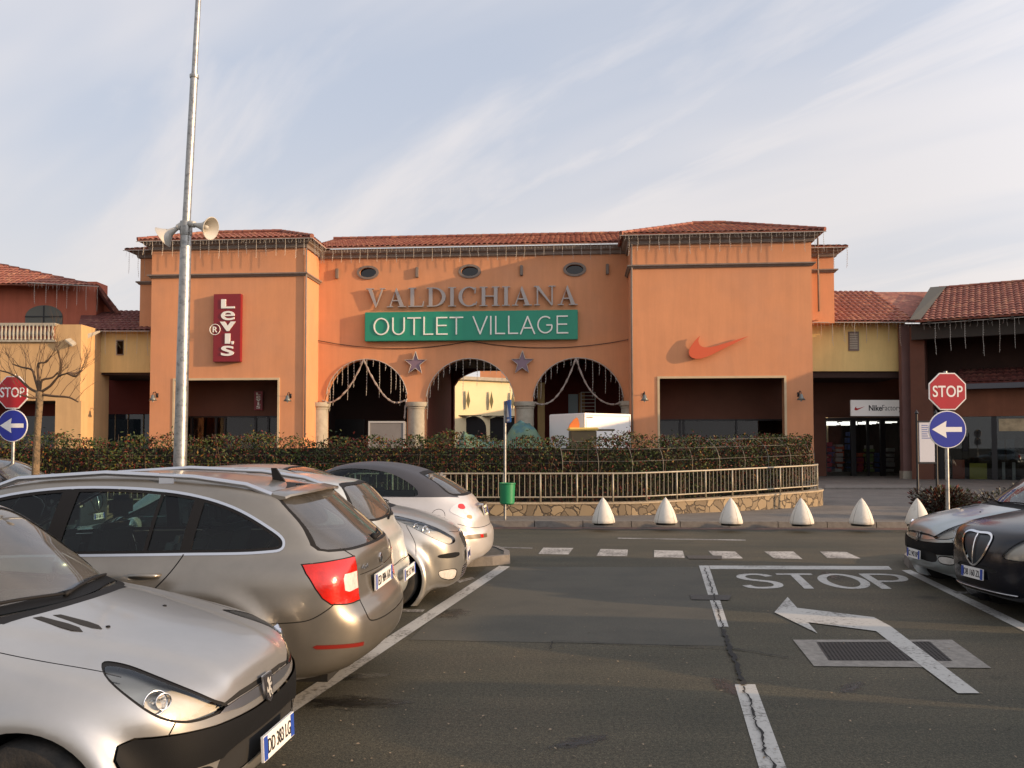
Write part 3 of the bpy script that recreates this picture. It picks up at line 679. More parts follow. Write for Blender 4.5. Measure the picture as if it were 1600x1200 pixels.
# ---- small silver hatchback ------------------------------------------------------
HATCH = dict(L=3.835, W=.826, paint=P_SIL, belt=.97, wheel=(.295, .185), h=.027,
    low=[(.10, .20), (.02, .30), (.0, .42), (.0, .52), (.03, .60), (.06, .67), (.13, .735), (.35, .815), (.65, .885), (.95, .945), (1.2, .975), (2.2, .965), (3.3, .975), (3.62, .95), (3.72, .86), (3.75, .72), (3.80, .62), (3.835, .52), (3.82, .36), (3.74, .25), (3.4, .19), (1.9, .18), (.4, .18)],
    green=[(.85, .86), (1.00, .95), (1.36, 1.20), (1.68, 1.375), (1.95, 1.425), (2.45, 1.435), (2.95, 1.41), (3.28, 1.36), (3.38, 1.32), (3.66, .99), (3.66, .86)],
    plan=[(0, 0), (.0, .25), (.045, .45), (.15, .62), (.34, .74), (.65, .80), (1.3, .822), (2.2, .826), (3.0, .82), (3.45, .765), (3.70, .62), (3.81, .38), (3.835, 0)],
    gplan=[(.82, 0), (.84, .4), (.98, .70), (1.3, .79), (2.0, .826), (2.8, .81), (3.3, .75), (3.58, .62), (3.70, .35), (3.71, 0)],
    sec=[(.15, .73), (.28, .775), (.45, .808), (.62, .826), (.80, .812), (.93, .775), (1.02, .73)], gsec=[(.86, .775), (.98, .755), (1.15, .695), (1.33, .615), (1.43, .56)],
    arches=[(.635, .295, .345), (3.242, .295, .345)], kl=.12, warp=(.14, .08, .06), gwarp=.34, gkz=.07,
    cabin=(1.35, 3.45), seats=[(1.95, 2), (2.75, 3)],
    regions=[
        dict(view='F', poly=sym([(0, .968), (.36, .962), (.62, .948), (.70, .965), (.66, 1.05), (.555, 1.29), (.52, 1.345), (.40, 1.372), (0, 1.388)]), box={0: (.75, 2.4), 2: (.90, 1.5)}, k=5, layers=[(.008, 'windscreen_seal', M_RUB, -.001), (-.004, 'windscreen', M_WSC, -.006)]),
        dict(view='F', poly=sym([(0, .972), (.40, .969), (.63, .956), (.70, .964), (.66, .985), (.40, .992), (0, 1.0)]), box={0: (.6, 1.45), 2: (.88, 1.05)}, k=5, layers=[(0, 'wiper_cowl', M_PLA, .001)]),
        dict(view='R', poly=sym([(0, 1.03), (.45, 1.03), (.575, 1.05), (.58, 1.10), (.505, 1.27), (.45, 1.315), (0, 1.33)]), box={0: (2.9, 4)}, k=5, layers=[(.018, 'rear_window_seal', M_RUB, -.001), (-.004, 'rear_window', M_RGL, -.006)]),
        dict(view='D', poly=[(.285, .600), (.372, .596), (.481, .608), (.581, .646), (.672, .718), (.742, .800), (.733, .816), (.663, .805), (.563, .762), (.445, .700), (.349, .640)], k=5, box={2: (.5, .95)}, bowl='headlight', bulbs=[(.0, .03, -.01, .048), (.02, -.10, -.01, .032)],
             layers=[(.008, 'lamp_seal', M_RUB, -.004), (-.002, 'headlight', M_LEN, -.002)]),
        dict(view='D', poly=[(-.3, .525), (.1, .530), (.35, .548), (.55, .572), (.68, .584), (.738, .568), (.755, .525), (.735, .478), (.67, .450), (.62, .432), (.45, .42), (.3, .41), (-.3, .40)], raw=1, box={2: (.2, .7)}, layers=[(.004, 'seam_gap', M_GAP, -.005), (0, 'bumper_strip', M_PLA, .012)]),
        dict(view='F', poly=sym([(0, .435), (.30, .435), (.40, .41), (.42, .36), (.38, .32), (0, .31)]), box={0: (-1, .5), 2: (.1, .5)}, k=4, layers=[(0, 'lower_grille', M_WEL, -.006)]),
        dict(view='F', poly=[(.47, .39), (.60, .39), (.635, .36), (.60, .325), (.47, .325), (.44, .36)], mirror=1, box={0: (-1, .6), 2: (.1, .5)}, k=5, layers=[(.012, 'fog_lamp_bezel', M_PLA, .002), (0, 'fog_lamp', M_CLR, .004)]),
        dict(view='D', poly=[(-.3, .632), (.20, .634), (.30, .618), (.31, .607), (.20, .612), (-.3, .606)], raw=1, box={2: (.6, .8)}, layers=[(0, 'grille_slot', M_GAP, -.006)]),
        dict(view='D', poly=[(-.3, .602), (.2, .608), (.30, .600), (.33, .588), (.2, .568), (-.3, .548)], raw=1, box={2: (.55, .7)}, layers=[(0, 'grille_bar', M_SAT, .006)]),
        dict(view='E', poly=[(.54, .96), (.59, .97), (.635, .94), (.65, .84), (.63, .74), (.59, .70), (.53, .70), (.50, .82)], k=4, box={2: (.55, 1.05)}, layers=[(0, 'tail_light', M_RED, .003)]),
        dict(view='E', poly=[(-.3, .60), (.4, .60), (.85, .585), (.92, .56), (.85, .53), (.4, .525), (-.3, .525)], raw=1, box={2: (.4, .7)}, layers=[(0, 'rear_bumper_strip', M_PLA, .006)]),
        dict(view='T', poly=[(.875, .34), (.91, .42), (.935, .55), (.925, .60), (.895, .55), (.865, .42)], k=4, mirror=0, box={2: (.8, 1.1)}, layers=[]),
    ] + dlo_regions([(1.30, .975), (1.62, 1.155), (1.86, 1.275), (2.2, 1.322), (2.7, 1.318), (3.02, 1.27), (3.24, 1.12), (3.26, 1.04), (3.1, .995), (2.2, .972)], [(1.3, 2.26), (2.34, 3.4)], False, -.1),
    seams=[('T', [(1.28, .68), (1.0, .678), (.70, .655), (.38, .595)], .007, {2: (.7, 1.1)}, 1), ('S', [(2.30, .96), (2.33, .6), (2.26, .28)], .007), ('S', [(1.27, .95), (1.22, .6), (1.24, .28)], .007),
           ('S', [(.72, .585), (.40, .50)][:0] or [(.45, .503), (.30, .503)], .006), ('D', [(.53, .618), (.56, .572)], .006), ('R', [(.60, 1.0), (.585, .70), (.56, .62), (0, .615)], .007, {0: (3, 4)}, 1)])
def hatch_after(root, sk, cx, conv):
    t = on_skin(sk, .585, 0, -.1, .5); emblem_lion(root, frame((cx - t + .018, 0, .585), (0, 1, 0), (-.15, 0, 1)), .052)
    # vents and washer jets on the bonnet
    for y0, tt in ((-.345, .80), (-.268, .76)):
        pl = [(0, .0), (.04, .026), (.10, .032), (.24, .020), (.26, -.012), (.10, -.026), (.04, -.022)]
        sg = 1 if y0 > 0 else -1; b = MB(); vv = []
        for (a, c) in pl:
            t_ = tt - .10 + a * .95 ; y_ = y0 + c - sg * (a - .1) * .12; vv.append((cx - t_, y_, skin_z(sk, t_, y_) + .0035))
        b.add(vv + [(x, y, z - .01) for x, y, z in vv], [tuple(range(7)), tuple(range(13, 6, -1))]); b.build('bonnet_vent', M_WEL, root, fix=True)
    for y0 in (.32, -.32):
        z = skin_z(sk, .80, y0 * .9); b = MB(); b.lathe([(.011, 0), (.009, .008), (.001, .010)], 10, (cx - .66, y0 * .75, skin_z(sk, .66, y0 * .75))); b.build('washer_jet', M_RUB, root, smooth=True)
    # bonnet ribs: raised creases
    for y0, y1, tt in ((.60, .12, 1.02), (-.24, -.60, 1.02)): pass
    for (ya, yb) in ((-.62, .02), (-.02, .58)):
        pts = []
        for k in range(8):
            u = k / 7; y = ya + (yb - ya) * u
            zz = .975 + .03 * math.sin(u * math.pi) * .5; ts = np.linspace(.5, 2.2, 300); v = sk.sample(np.stack([ts, np.full(300, y), np.full(300, zz + .01)], 1)); kk = np.nonzero(v < 0)[0]
            t_ = ts[kk[0]] if len(kk) else 1.1; pts.append((cx - t_ + .015, y, zz + .02))
        wiper(root, pts)
    mirrors(root, sk, cx, 1.62, 1.00, P_SIL)
    handles(root, sk, cx, [(2.12, .86), (3.0, .88)], P_SIL)
    z1 = 1.02; t1 = on_skin(sk, z1, .05, 4.0, 3.2); t2 = on_skin(sk, 1.08, -.3, 4.0, 3.0); wiper(root, [(cx - t1 - .02, .02, 1.0), (cx - t1 - .03, -.03, 1.04), (cx - t2 - .015, -.33, 1.075)], 'rear_wiper')
HATCH['after'] = hatch_after
HATCH['extra'] = [lambda F, X, Y, Z: F - .015 / (1 + np.exp(np.clip((np.abs(Y) - (.30 + .22 * np.clip((X - .15) / .85, 0, 1))) / .012, -30, 30))) * np.clip((1.12 - X) / .15, 0, 1) * np.clip((Z - .66) / .05, 0, 1)]
EST_EX = [lambda F, X, Y, Z: F - .008 / (1 + np.exp(np.clip((Z - .905 - .01 * np.cos(X)) / .014, -30, 30))) * (np.abs(Y) > .6)]

# ---- champagne estate ------------------------------------------------------------
EST = dict(L=4.838, W=.9085, paint=P_GOLD, belt=1.0, wheel=(.325, .205), h=.03,
    low=[(.10, .22), (0, .4), (.0, .56), (.06, .70), (.2, .79), (.6, .885), (1.1, .955), (1.4, .985), (2.5, .99), (3.6, .995), (4.35, 1.01), (4.60, .99), (4.68, .93), (4.70, .82), (4.72, .70), (4.80, .63), (4.838, .56), (4.83, .44), (4.76, .33), (4.4, .24), (2.4, .18), (.4, .18)],
    green=[(1.1, .88), (1.35, .98), (1.9, 1.29), (2.3, 1.445), (2.75, 1.50), (3.3, 1.505), (3.8, 1.465), (4.08, 1.415), (4.22, 1.375), (4.32, 1.30), (4.53, 1.13), (4.70, .98), (4.68, .88)],
    plan=[(0, 0), (0, .30), (.06, .55), (.2, .74), (.5, .85), (1.2, .90), (2.4, .9085), (3.6, .905), (4.2, .875), (4.55, .79), (4.74, .62), (4.82, .35), (4.838, 0)],
    gplan=[(.95, 0), (.98, .4), (1.15, .75), (1.6, .87), (2.4, .9085), (3.6, .895), (4.15, .85), (4.48, .76), (4.66, .58), (4.73, .3), (4.74, 0)],
    sec=[(.15, .80), (.28, .86), (.45, .893), (.66, .9085), (.84, .90), (.96, .868), (1.06, .82)], gsec=[(.88, .86), (1.0, .835), (1.2, .765), (1.38, .685), (1.48, .62)],
    arches=[(.97, .325, .375), (3.79, .335, .398)], kl=.11, warp=(.12, .12, .04), grwarp=.13, gkz=.05, kg=.085, kj=.05, rim=7,
    cabin=(1.7, 4.4), seats=[(2.25, 2), (3.2, 3)],
    regions=[
        dict(view='F', poly=sym([(0, 1.0), (.4, .995), (.68, .985), (.75, 1.0), (.72, 1.07), (.62, 1.32), (.57, 1.37), (.4, 1.39), (0, 1.405)]), box={0: (.9, 3), 2: (.9, 1.5)}, k=5, layers=[(.018, 'windscreen_seal', M_RUB, -.001), (-.004, 'windscreen', M_WSC, -.006)]),
        dict(view='R', poly=sym([(0, 1.02), (.50, 1.02), (.665, 1.025), (.69, 1.035), (.695, 1.06), (.68, 1.12), (.625, 1.31), (.60, 1.36), (0, 1.42)]), raw=1, box={0: (3.9, 5), 2: (1.0, 1.5)}, layers=[(.012, 'rear_window_seal', M_RUB, -.001), (-.004, 'rear_window', M_RGL, -.006)]),
        dict(view='E', poly=[(.50, .965), (.68, .958), (.875, .945), (.87, .90), (.83, .81), (.79, .745), (.74, .705), (.62, .692), (.48, .69), (.485, .83)], raw=1, box={2: (.6, 1.02)}, layers=[(.008, 'lamp_seal', M_GAP, -.004), (0, 'tail_light', M_RED, .004)]),
        dict(view='E', poly=[(.495, .875), (.63, .875), (.645, .85), (.635, .775), (.60, .762), (.487, .765)], raw=1, box={2: (.6, 1.02)}, layers=[(0, 'reversing_lamp', M_CLR, .005)]),
        dict(view='E', poly=[(.50, .435), (.82, .455), (.84, .445), (.82, .43), (.50, .41)], raw=1, box={2: (.2, .5)}, layers=[(0, 'bumper_reflector', M_RDK, .003)]),
        dict(view='D', poly=[(.42, .72), (.5, .62), (.7, .62), (.9, .72), (.98, .84), (.8, .82), (.55, .76)], k=4, bowl='headlight', layers=[(0, 'headlight', M_LEN, -.002)]),
        dict(view='F', poly=sym([(0, .74), (.38, .74), (.42, .70), (.36, .58), (0, .57)]), box={0: (-1, .5)}, layers=[(0, 'grille', M_WEL, -.006)]),
    ] + dlo_regions([(1.60, .99), (1.92, 1.17), (2.25, 1.325), (2.65, 1.395), (3.15, 1.405), (3.60, 1.365), (3.90, 1.285), (4.12, 1.175), (4.235, 1.09), (4.235, 1.052), (4.14, 1.035), (3.6, 1.022), (2.6, 1.005)], [(1.6, 2.70), (2.81, 3.365), (3.39, 3.60), (3.67, 4.4)], True, .12),
    seams=[('S', [(3.635, 1.01), (3.56, .88), (3.40, .72)], .008), ('S', [(2.39, .98), (2.40, .6), (2.36, .28)], .008), ('S', [(1.55, .96), (1.48, .6), (1.5, .28)], .008),
           ('S', [(4.16, .60), (4.32, .60), (4.45, .615), (4.55, .67), (4.59, .705)], .007), ('E', [(.60, 1.03), (.53, .985), (.49, .962)], .007, {2: (.9, 1.1)}), ('E', [(.48, .69), (.46, .60), (.44, .565), (.40, .548), (0, .53)], .009, {2: (.4, .75)}),
           ('R', [(.46, .84), (0, .83)], .005, {0: (4, 5)}, 1), ('T', [(1.42, .78), (1.0, .80), (.6, .70)], .007, {2: (.7, 1.1)}, 1), ('S', [(2.4, .34), (3.35, .33)], .006)])
M_STEEL = mat('dull exhaust steel', (.16, .15, .14), .4, .8)
def est_after(root, sk, cx, conv):
    for sg in (1, -1):      # roof rails
        b = MB(); pts = []; rr = []
        for t_, up in ((1.98, .0), (2.12, .022), (2.4, .038), (3.0, .044), (3.6, .042), (3.95, .028), (4.12, .0)):
            y = .615 if t_ < 3.9 else .60; pts.append((cx - t_, sg * y, skin_z(sk, t_, sg * y) + up)); rr.append(.019)
        b.tube(pts, rr, 10)
        for t_ in (2.1, 3.42): b.box(cx - t_ - .05, sg * .615 - .014, skin_z(sk, t_, sg * .6) - .02, cx - t_ + .05, sg * .615 + .014, skin_z(sk, t_, sg * .6) + .05)
        b.build('roof_rail', M_SAT, root, smooth=50)
    # tailgate spoiler
    b = MB(); n = 24; rows = []
    for k in range(n + 1):
        y = -.615 + 1.23 * k / n; e = 1 - (abs(y) / .615) ** 4; t0 = 4.08 - .10 * y * y; t1 = 4.30 - .15 * y * y - .03 * (1 - e); z0 = skin_z(sk, t0, y)
        zt = z0 - .022 ; rows.append([(cx - t0, y, z0 - .012), (cx - (t0 + t1) / 2, y, z0 + .006 * e - .006), (cx - t1, y, zt), (cx - t1 - .004, y, zt - .014), (cx - t1 + .05, y, zt - .024), (cx - t0, y, z0 - .06)])
    for k in range(n):
        b.add(rows[k] + rows[k + 1], [(i, (i + 1) % 6, 6 + (i + 1) % 6, 6 + i) for i in range(6)])
    b.add(rows[0], [(5, 4, 3, 2, 1, 0)]); b.add(rows[-1], [(0, 1, 2, 3, 4, 5)])
    bm = bmesh.new(); me = b.mesh('spoiler', 40); bm.from_mesh(me); bmesh.ops.remove_doubles(bm, verts=bm.verts, dist=1e-5); bmesh.ops.recalc_face_normals(bm, faces=bm.faces); bm.to_mesh(me); bm.free(); shade(me, 45)
    link('roof_spoiler', me, P_GOLD, root)
    b = MB(); x = cx - 3.95; z = skin_z(sk, 3.95, 0); b.prism([(0, 0), (.09, 0), (.02, .10), (-.015, .10)], lambda p: (x - p[0] + .04, -.012, z - .01 + p[1]), lambda p: (x - p[0] + .04, .012, z - .01 + p[1])); b.build('roof_antenna', M_RUB, root)
    handles(root, sk, cx, [(3.42, .885), (2.5, .875)], P_GOLD); mirrors(root, sk, cx, 1.78, 1.04, P_GOLD)
    t = on_skin(sk, .765, 0, 5.1, 4.4); plate_on(root, frame((cx - t - .016, 0, .755), (0, -1, 0), (.02, 0, 1)), 'ED 984 AX')
    t = on_skin(sk, .895, 0, 5.1, 4.4); b = MB(); b.lathe([(.036, 0), (.036, .006), (.030, .009), (.001, .009)], 24); o = b.build('emblem', M_CHR, root, smooth=40); o.matrix_local = frame((cx - t - .003, 0, .895), (0, -1, 0), (.05, 0, 1))
    b = MB(); b.add([(-.012, -.022, .011), (.004, -.022, .011), (.018, .02, .011), (.004, .008, .011), (-.01, .024, .011)], [(0, 1, 2, 3, 4)]); b.build('emblem_arrow', M_GAP, o)
    t = on_skin(sk, .905, .42, 5.1, 4.3); b = MB(); put_text(b, text('4x4', 1, .002, .01, width=.12, height=.032), Matrix()); o = b.build('badge_lettering', M_CHR, root); o.matrix_local = frame((cx - t - .008, .46, .87), (-.10, -1, 0), (.05, 0, 1))
    z1 = 1.045; t1 = on_skin(sk, z1, 0, 5.1, 4.2); t2 = on_skin(sk, 1.09, .36, 5.1, 4.0)
    b = MB(); bm = bmesh.new(); bmesh.ops.create_uvsphere(bm, u_segments=12, v_segments=8, radius=.028); b.bm(bm, 0, Matrix.Translation((cx - t1 - .01, 0, 1.04))); b.build('wiper_hub', M_RUB, root, smooth=True)
    wiper(root, [(cx - t1 - .03, 0, 1.045), (cx - t1 - .035, -.10, 1.055), (cx - t2 - .02, -.42, 1.06)], 'rear_wiper')
    for sg in (1,):
        b = MB(); b.lathe([(.038, 0), (.040, .10), (.034, .10), (.034, 0)], 16, (0, 0, 0), 'X'); o = b.build('exhaust_tip', M_STEEL, root, smooth=40); o.location = (cx - 4.62, .50, .30)
        b = MB(); b.lathe([(.038, 0), (.040, .10), (.034, .10), (.034, 0)], 16, (0, 0, 0), 'X'); o = b.build('exhaust_tip', M_STEEL, root, smooth=40); o.location = (cx - 4.62, .585, .30)
EST['after'] = est_after
EST['extra'] = EST_EX

# ---- small silver-beige hatchback with big swept lamps -----------------------------
YAR = dict(L=3.75, W=.8475, paint=P_YAR, belt=1.0, wheel=(.295, .185), h=.032,
    low=[(.12, .19), (.02, .28), (0, .38), (.0, .52), (.05, .64), (.12, .74), (.28, .84), (.6, .945), (.95, 1.01), (1.3, 1.03), (3.1, 1.03), (3.5, .99), (3.66, .82), (3.74, .58), (3.73, .34), (3.55, .2), (1.8, .18), (.4, .18)],
    green=[(.75, .9), (.92, 1.01), (1.3, 1.21), (1.75, 1.41), (2.2, 1.475), (2.8, 1.465), (3.2, 1.41), (3.40, 1.30), (3.58, 1.05), (3.55, .9)],
    plan=[(0, 0), (.02, .25), (.08, .45), (.2, .62), (.42, .75), (.8, .825), (1.8, .8475), (2.9, .84), (3.4, .77), (3.62, .64), (3.73, .35), (3.75, 0)],
    gplan=[(.7, 0), (.72, .4), (.9, .70), (1.3, .80), (2.0, .8475), (2.8, .83), (3.25, .77), (3.5, .62), (3.6, .3), (3.61, 0)],
    sec=[(.15, .75), (.3, .80), (.5, .84), (.66, .8475), (.85, .83), (.98, .79), (1.08, .74)], gsec=[(.9, .79), (1.02, .765), (1.25, .69), (1.42, .61), (1.53, .55)],
    arches=[(.78, .295, .345), (3.24, .295, .345)], kl=.14, warp=(.18, .08, .07), gwarp=.30, cabin=(1.3, 3.4), seats=[(1.9, 2), (2.7, 3)],
    regions=[
        dict(view='F', poly=sym([(0, 1.02), (.36, 1.015), (.62, 1.0), (.69, 1.02), (.65, 1.12), (.55, 1.36), (.50, 1.42), (.38, 1.445), (0, 1.455)]), box={0: (.7, 2.4), 2: (.94, 1.6)}, k=5, layers=[(.018, 'windscreen_seal', M_RUB, -.001), (-.004, 'windscreen', M_WSC, -.006)]),
        dict(view='R', poly=sym([(0, 1.08), (.45, 1.08), (.58, 1.1), (.50, 1.34), (.44, 1.38), (0, 1.40)]), box={0: (2.9, 4)}, k=5, layers=[(.015, 'rear_window_seal', M_RUB, -.001), (-.004, 'rear_window', M_RGL, -.006)]),
        dict(view='D', poly=[(.40, .66), (.50, .64), (.62, .665), (.78, .75), (.93, .85), (1.02, .925), (.97, .94), (.82, .90), (.64, .82), (.48, .73), (.40, .685)], k=5, bowl='headlight', bulbs=[(.0, .0, -.01, .05), (-.10, .02, .03, .035)], layers=[(.005, 'lamp_seal', M_RUB, -.004), (-.002, 'headlight', M_LEN, -.002)]),
        dict(view='F', poly=sym([(0, .71), (.17, .705), (.20, .68), (.15, .57), (0, .56)]), box={0: (-1, .5)}, k=4, layers=[(.008, 'grille_surround', M_CHR, .002), (0, 'grille', M_WEL, -.006)]),
        dict(view='F', poly=sym([(0, .37), (.26, .37), (.30, .34), (.28, .24), (0, .235)]), box={0: (-1, .5)}, k=3, layers=[(0, 'lower_grille', M_WEL, -.008)]),
        dict(view='D', poly=[(.40, .345), (.62, .365), (.66, .35), (.62, .29), (.42, .265)], k=4, layers=[(.008, 'seam_gap', M_GAP, -.003), (0, 'fog_lamp', M_CLR, -.006)]),
        dict(view='D', poly=[(.36, .535), (.66, .54), (.69, .525), (.66, .505), (.36, .50), (.345, .518)], k=3, layers=[(0, 'bumper_strip', M_PLA, .004)]),
        dict(view='E', poly=[(.55, .95), (.68, .96), (.72, .88), (.70, .75), (.60, .72), (.53, .8)], k=4, layers=[(0, 'tail_light', M_RED, .003)]),
    ] + dlo_regions([(1.28, 1.03), (1.60, 1.22), (1.85, 1.36), (2.2, 1.42), (2.7, 1.41), (3.0, 1.35), (3.22, 1.18), (3.22, 1.08), (3.0, 1.05), (2.2, 1.03)], [(1.3, 2.26), (2.34, 3.4)], False, -.1),
    seams=[('T', [(1.2, .73), (.9, .73), (.62, .66), (.44, .52)], .007, {2: (.7, 1.1)}, 1), ('F', [(0, .735), (.22, .735), (.42, .76)], .006, {0: (-1, .7)}, 1), ('S', [(2.30, 1.0), (2.33, .6), (2.26, .28)], .007), ('S', [(1.22, 1.0), (1.18, .6), (1.2, .28)], .007), ('S', [(.62, .86), (.52, .68), (.50, .55)], .006)])
def yar_after(root, sk, cx, conv):
    t = on_skin(sk, .47, 0, -.1, .5); plate_on(root, frame((cx - t + .014, 0, .47), (0, 1, 0), (-.05, 0, 1)), 'DV 418 KT', wd=.36)
    t = on_skin(sk, .735, 0, -.1, .5); b = MB()
    for rx, ry in ((.05, .032), (.018, .032), (.034, .014)): b.tube([(rx * math.cos(a), ry * math.sin(a) + (.012 if ry == .014 else 0), 0) for a in np.linspace(0, 2 * math.pi, 25)], .0035, 5, caps=False)
    o = b.build('emblem', M_CHR, root, smooth=True); o.matrix_local = frame((cx - t + .008, 0, .725), (0, 1, 0), (-.3, 0, 1))
    for k in range(5):
        z = .25 + .026 * k; t = on_skin(sk, z, 0, -.1, .5); b = MB(); b.tube([(cx - on_skin(sk, z, y, -.1, .6) + .002, y, z) for y in np.linspace(-.28, .28, 9)], .004, 5); b.build('grille_bar', M_SAT, root)
    for (ya, yb) in ((-.62, .02), (-.05, .55)):
        pts = []
        for k in range(8):
            y = ya + (yb - ya) * k / 7; zz = 1.03; ts = np.linspace(.5, 2.2, 300); v = sk.sample(np.stack([ts, np.full(300, y), np.full(300, zz + .01)], 1)); kk = np.nonzero(v < 0)[0]; t_ = ts[kk[0]] if len(kk) else 1.1; pts.append((cx - t_ + .015, y, zz + .02))
        wiper(root, pts)
    mirrors(root, sk, cx, 1.38, 1.08, P_YAR)
YAR['after'] = yar_after

# ---- white soft-roof car -----------------------------------------------------------
M_TOP = mat('dark grey fabric roof', (.035, .036, .045), .5, bump=(90, .1))
PLU = dict(L=3.934, W=.85, paint=P_PLU, belt=1.0, wheel=(.30, .185), h=.032,
    low=[(.12, .2), (0, .4), (.02, .6), (.15, .8), (.5, .94), (.95, 1.02), (1.5, 1.03), (3.0, 1.03), (3.42, 1.0), (3.66, .92), (3.80, .78), (3.84, .66), (3.92, .58), (3.934, .44), (3.88, .28), (3.6, .2), (2, .18), (.4, .18)],
    green=[(.70, .9), (.92, 1.03), (1.45, 1.30), (1.95, 1.45), (2.4, 1.47), (2.85, 1.40), (3.22, 1.26), (3.55, 1.06), (3.68, .95), (3.6, .88)],
    plan=[(0, 0), (.02, .3), (.1, .52), (.3, .72), (.7, .83), (1.8, .85), (2.9, .845), (3.4, .78), (3.7, .66), (3.88, .42), (3.934, 0)],
    gplan=[(.65, 0), (.67, .4), (.85, .70), (1.3, .80), (2.0, .85), (2.8, .83), (3.3, .76), (3.58, .62), (3.7, .3), (3.71, 0)],
    sec=[(.15, .75), (.3, .80), (.5, .84), (.66, .85), (.85, .83), (.98, .78), (1.08, .72)], gsec=[(.9, .77), (1.02, .745), (1.25, .69), (1.42, .60), (1.55, .50)],
    arches=[(.80, .30, .35), (3.25, .30, .35)], kl=.18, warp=(.16, .14, .10), gkz=.12, kg=.16, gwarp=.3, grwarp=.16, cabin=(1.3, 3.4), seats=[(1.95, 2), (2.8, 2)],
    regions=[
        dict(view='S', poly=[(.98, 1.035), (1.4, 1.8), (3.4, 1.8), (3.70, 1.0), (3.4, 1.03)], raw=1, layers=[(0, 'fabric_roof', M_TOP, .0)]),
        dict(view='T', poly=[(1.45, -.9), (3.30, -.9), (3.30, .9), (1.45, .9)], raw=1, box={2: (1.15, 1.7)}, layers=[(0, 'fabric_roof', M_TOP, .0)]),
        dict(view='F', poly=sym([(0, 1.03), (.36, 1.025), (.62, 1.01), (.69, 1.03), (.65, 1.12), (.55, 1.33), (.48, 1.385), (.3, 1.405), (0, 1.415)]), box={0: (.7, 2.4), 2: (.94, 1.6)}, k=5, layers=[(-.004, 'windscreen', M_WSC, -.006)]),
        dict(view='R', poly=sym([(0, 1.06), (.42, 1.06), (.54, 1.08), (.50, 1.20), (.42, 1.30), (.3, 1.32), (0, 1.33)]), box={0: (2.7, 4)}, k=5, layers=[(.025, 'rear_window_seal', M_RUB, -.001), (-.004, 'rear_window', M_RGL, -.006)]),
        dict(view='E', poly=[(.52, .93), (.62, .955), (.76, .93), (.86, .86), (.78, .80), (.66, .745), (.56, .73), (.52, .80)], k=4, box={2: (.6, 1.0)}, layers=[(0, 'lamp_cluster', mat('pearl lamp housing', (.60, .58, .57), .2, .3, coat=1), .004)]),
        dict(view='E', poly=[(.62, .93), (.70, .935), (.73, .895), (.68, .875), (.62, .89)], k=4, box={2: (.6, 1.0)}, layers=[(0, 'tail_light', M_RED, .006)]),
        dict(view='E', poly=[(.60, .855), (.665, .86), (.68, .83), (.62, .815)], k=4, box={2: (.6, 1.0)}, layers=[(0, 'reversing_lamp', M_CLR, .006)]),
        dict(view='E', poly=[(.57, .79), (.65, .80), (.66, .775), (.58, .755)], k=4, box={2: (.6, 1.0)}, layers=[(0, 'indicator_lamp', M_AMB, .006)]),
        dict(view='E', poly=[(.30, .545), (.62, .56), (.74, .55), (.76, .53), (.74, .505), (.62, .50), (.30, .50)], raw=1, box={2: (.4, .7)}, layers=[(0, 'rear_bumper_strip', mat('brass brown bumper strip', (.10, .075, .05), .4), .006)]),
        dict(view='E', poly=[(.40, .545), (.46, .548), (.46, .51), (.40, .507)], raw=1, box={2: (.4, .7)}, layers=[(0, 'bumper_reflector', M_RED, .008)]),
        dict(view='S', poly=[(1.35, 1.05), (1.62, 1.24), (1.9, 1.37), (2.3, 1.385), (2.7, 1.31), (3.0, 1.13), (3.02, 1.06), (2.6, 1.045), (2.0, 1.045)], k=5, layers=[(0, 'side_window', M_GLS, -.006)]),
        dict(view='D', poly=[(.50, .78), (.62, .70), (.8, .76), (.95, .88), (.78, .90), (.6, .86)], k=4, bowl='headlight', layers=[(0, 'headlight', M_LEN, -.002)]),
    ],
    seams=[('S', [(2.65, 1.0), (2.66, .6), (2.6, .28)], .007), ('S', [(1.2, 1.0), (1.16, .6), (1.18, .28)], .007), ('E', [(.80, .70), (.6, .645), (.45, .635), (0, .63)], .007, {2: (.5, .8)}),
           ('S', [(3.30 + .085 * math.cos(a), .80 + .085 * math.sin(a)) for a in np.linspace(0, 1.95 * math.pi, 17)], .006)])
def plu_after(root, sk, cx, conv):
    t = on_skin(sk, .82, 0, 4.2, 3.4); plate_on(root, frame((cx - t - .02, 0, .82), (0, -1, 0), (.22, 0, 1)), 'CT 726 FH', wd=.36, hg=.13, pm=mat('cream number plate', (.66, .62, .46), .4))
    b = MB(); b.box(cx - t - .03, -.2, .90, cx - t + .04, .2, .925, bv=.008); b.build('plate_lamp_bar', M_CHR, root)
    mirrors(root, sk, cx, 1.4, 1.08, P_PLU)
PLU['after'] = plu_after

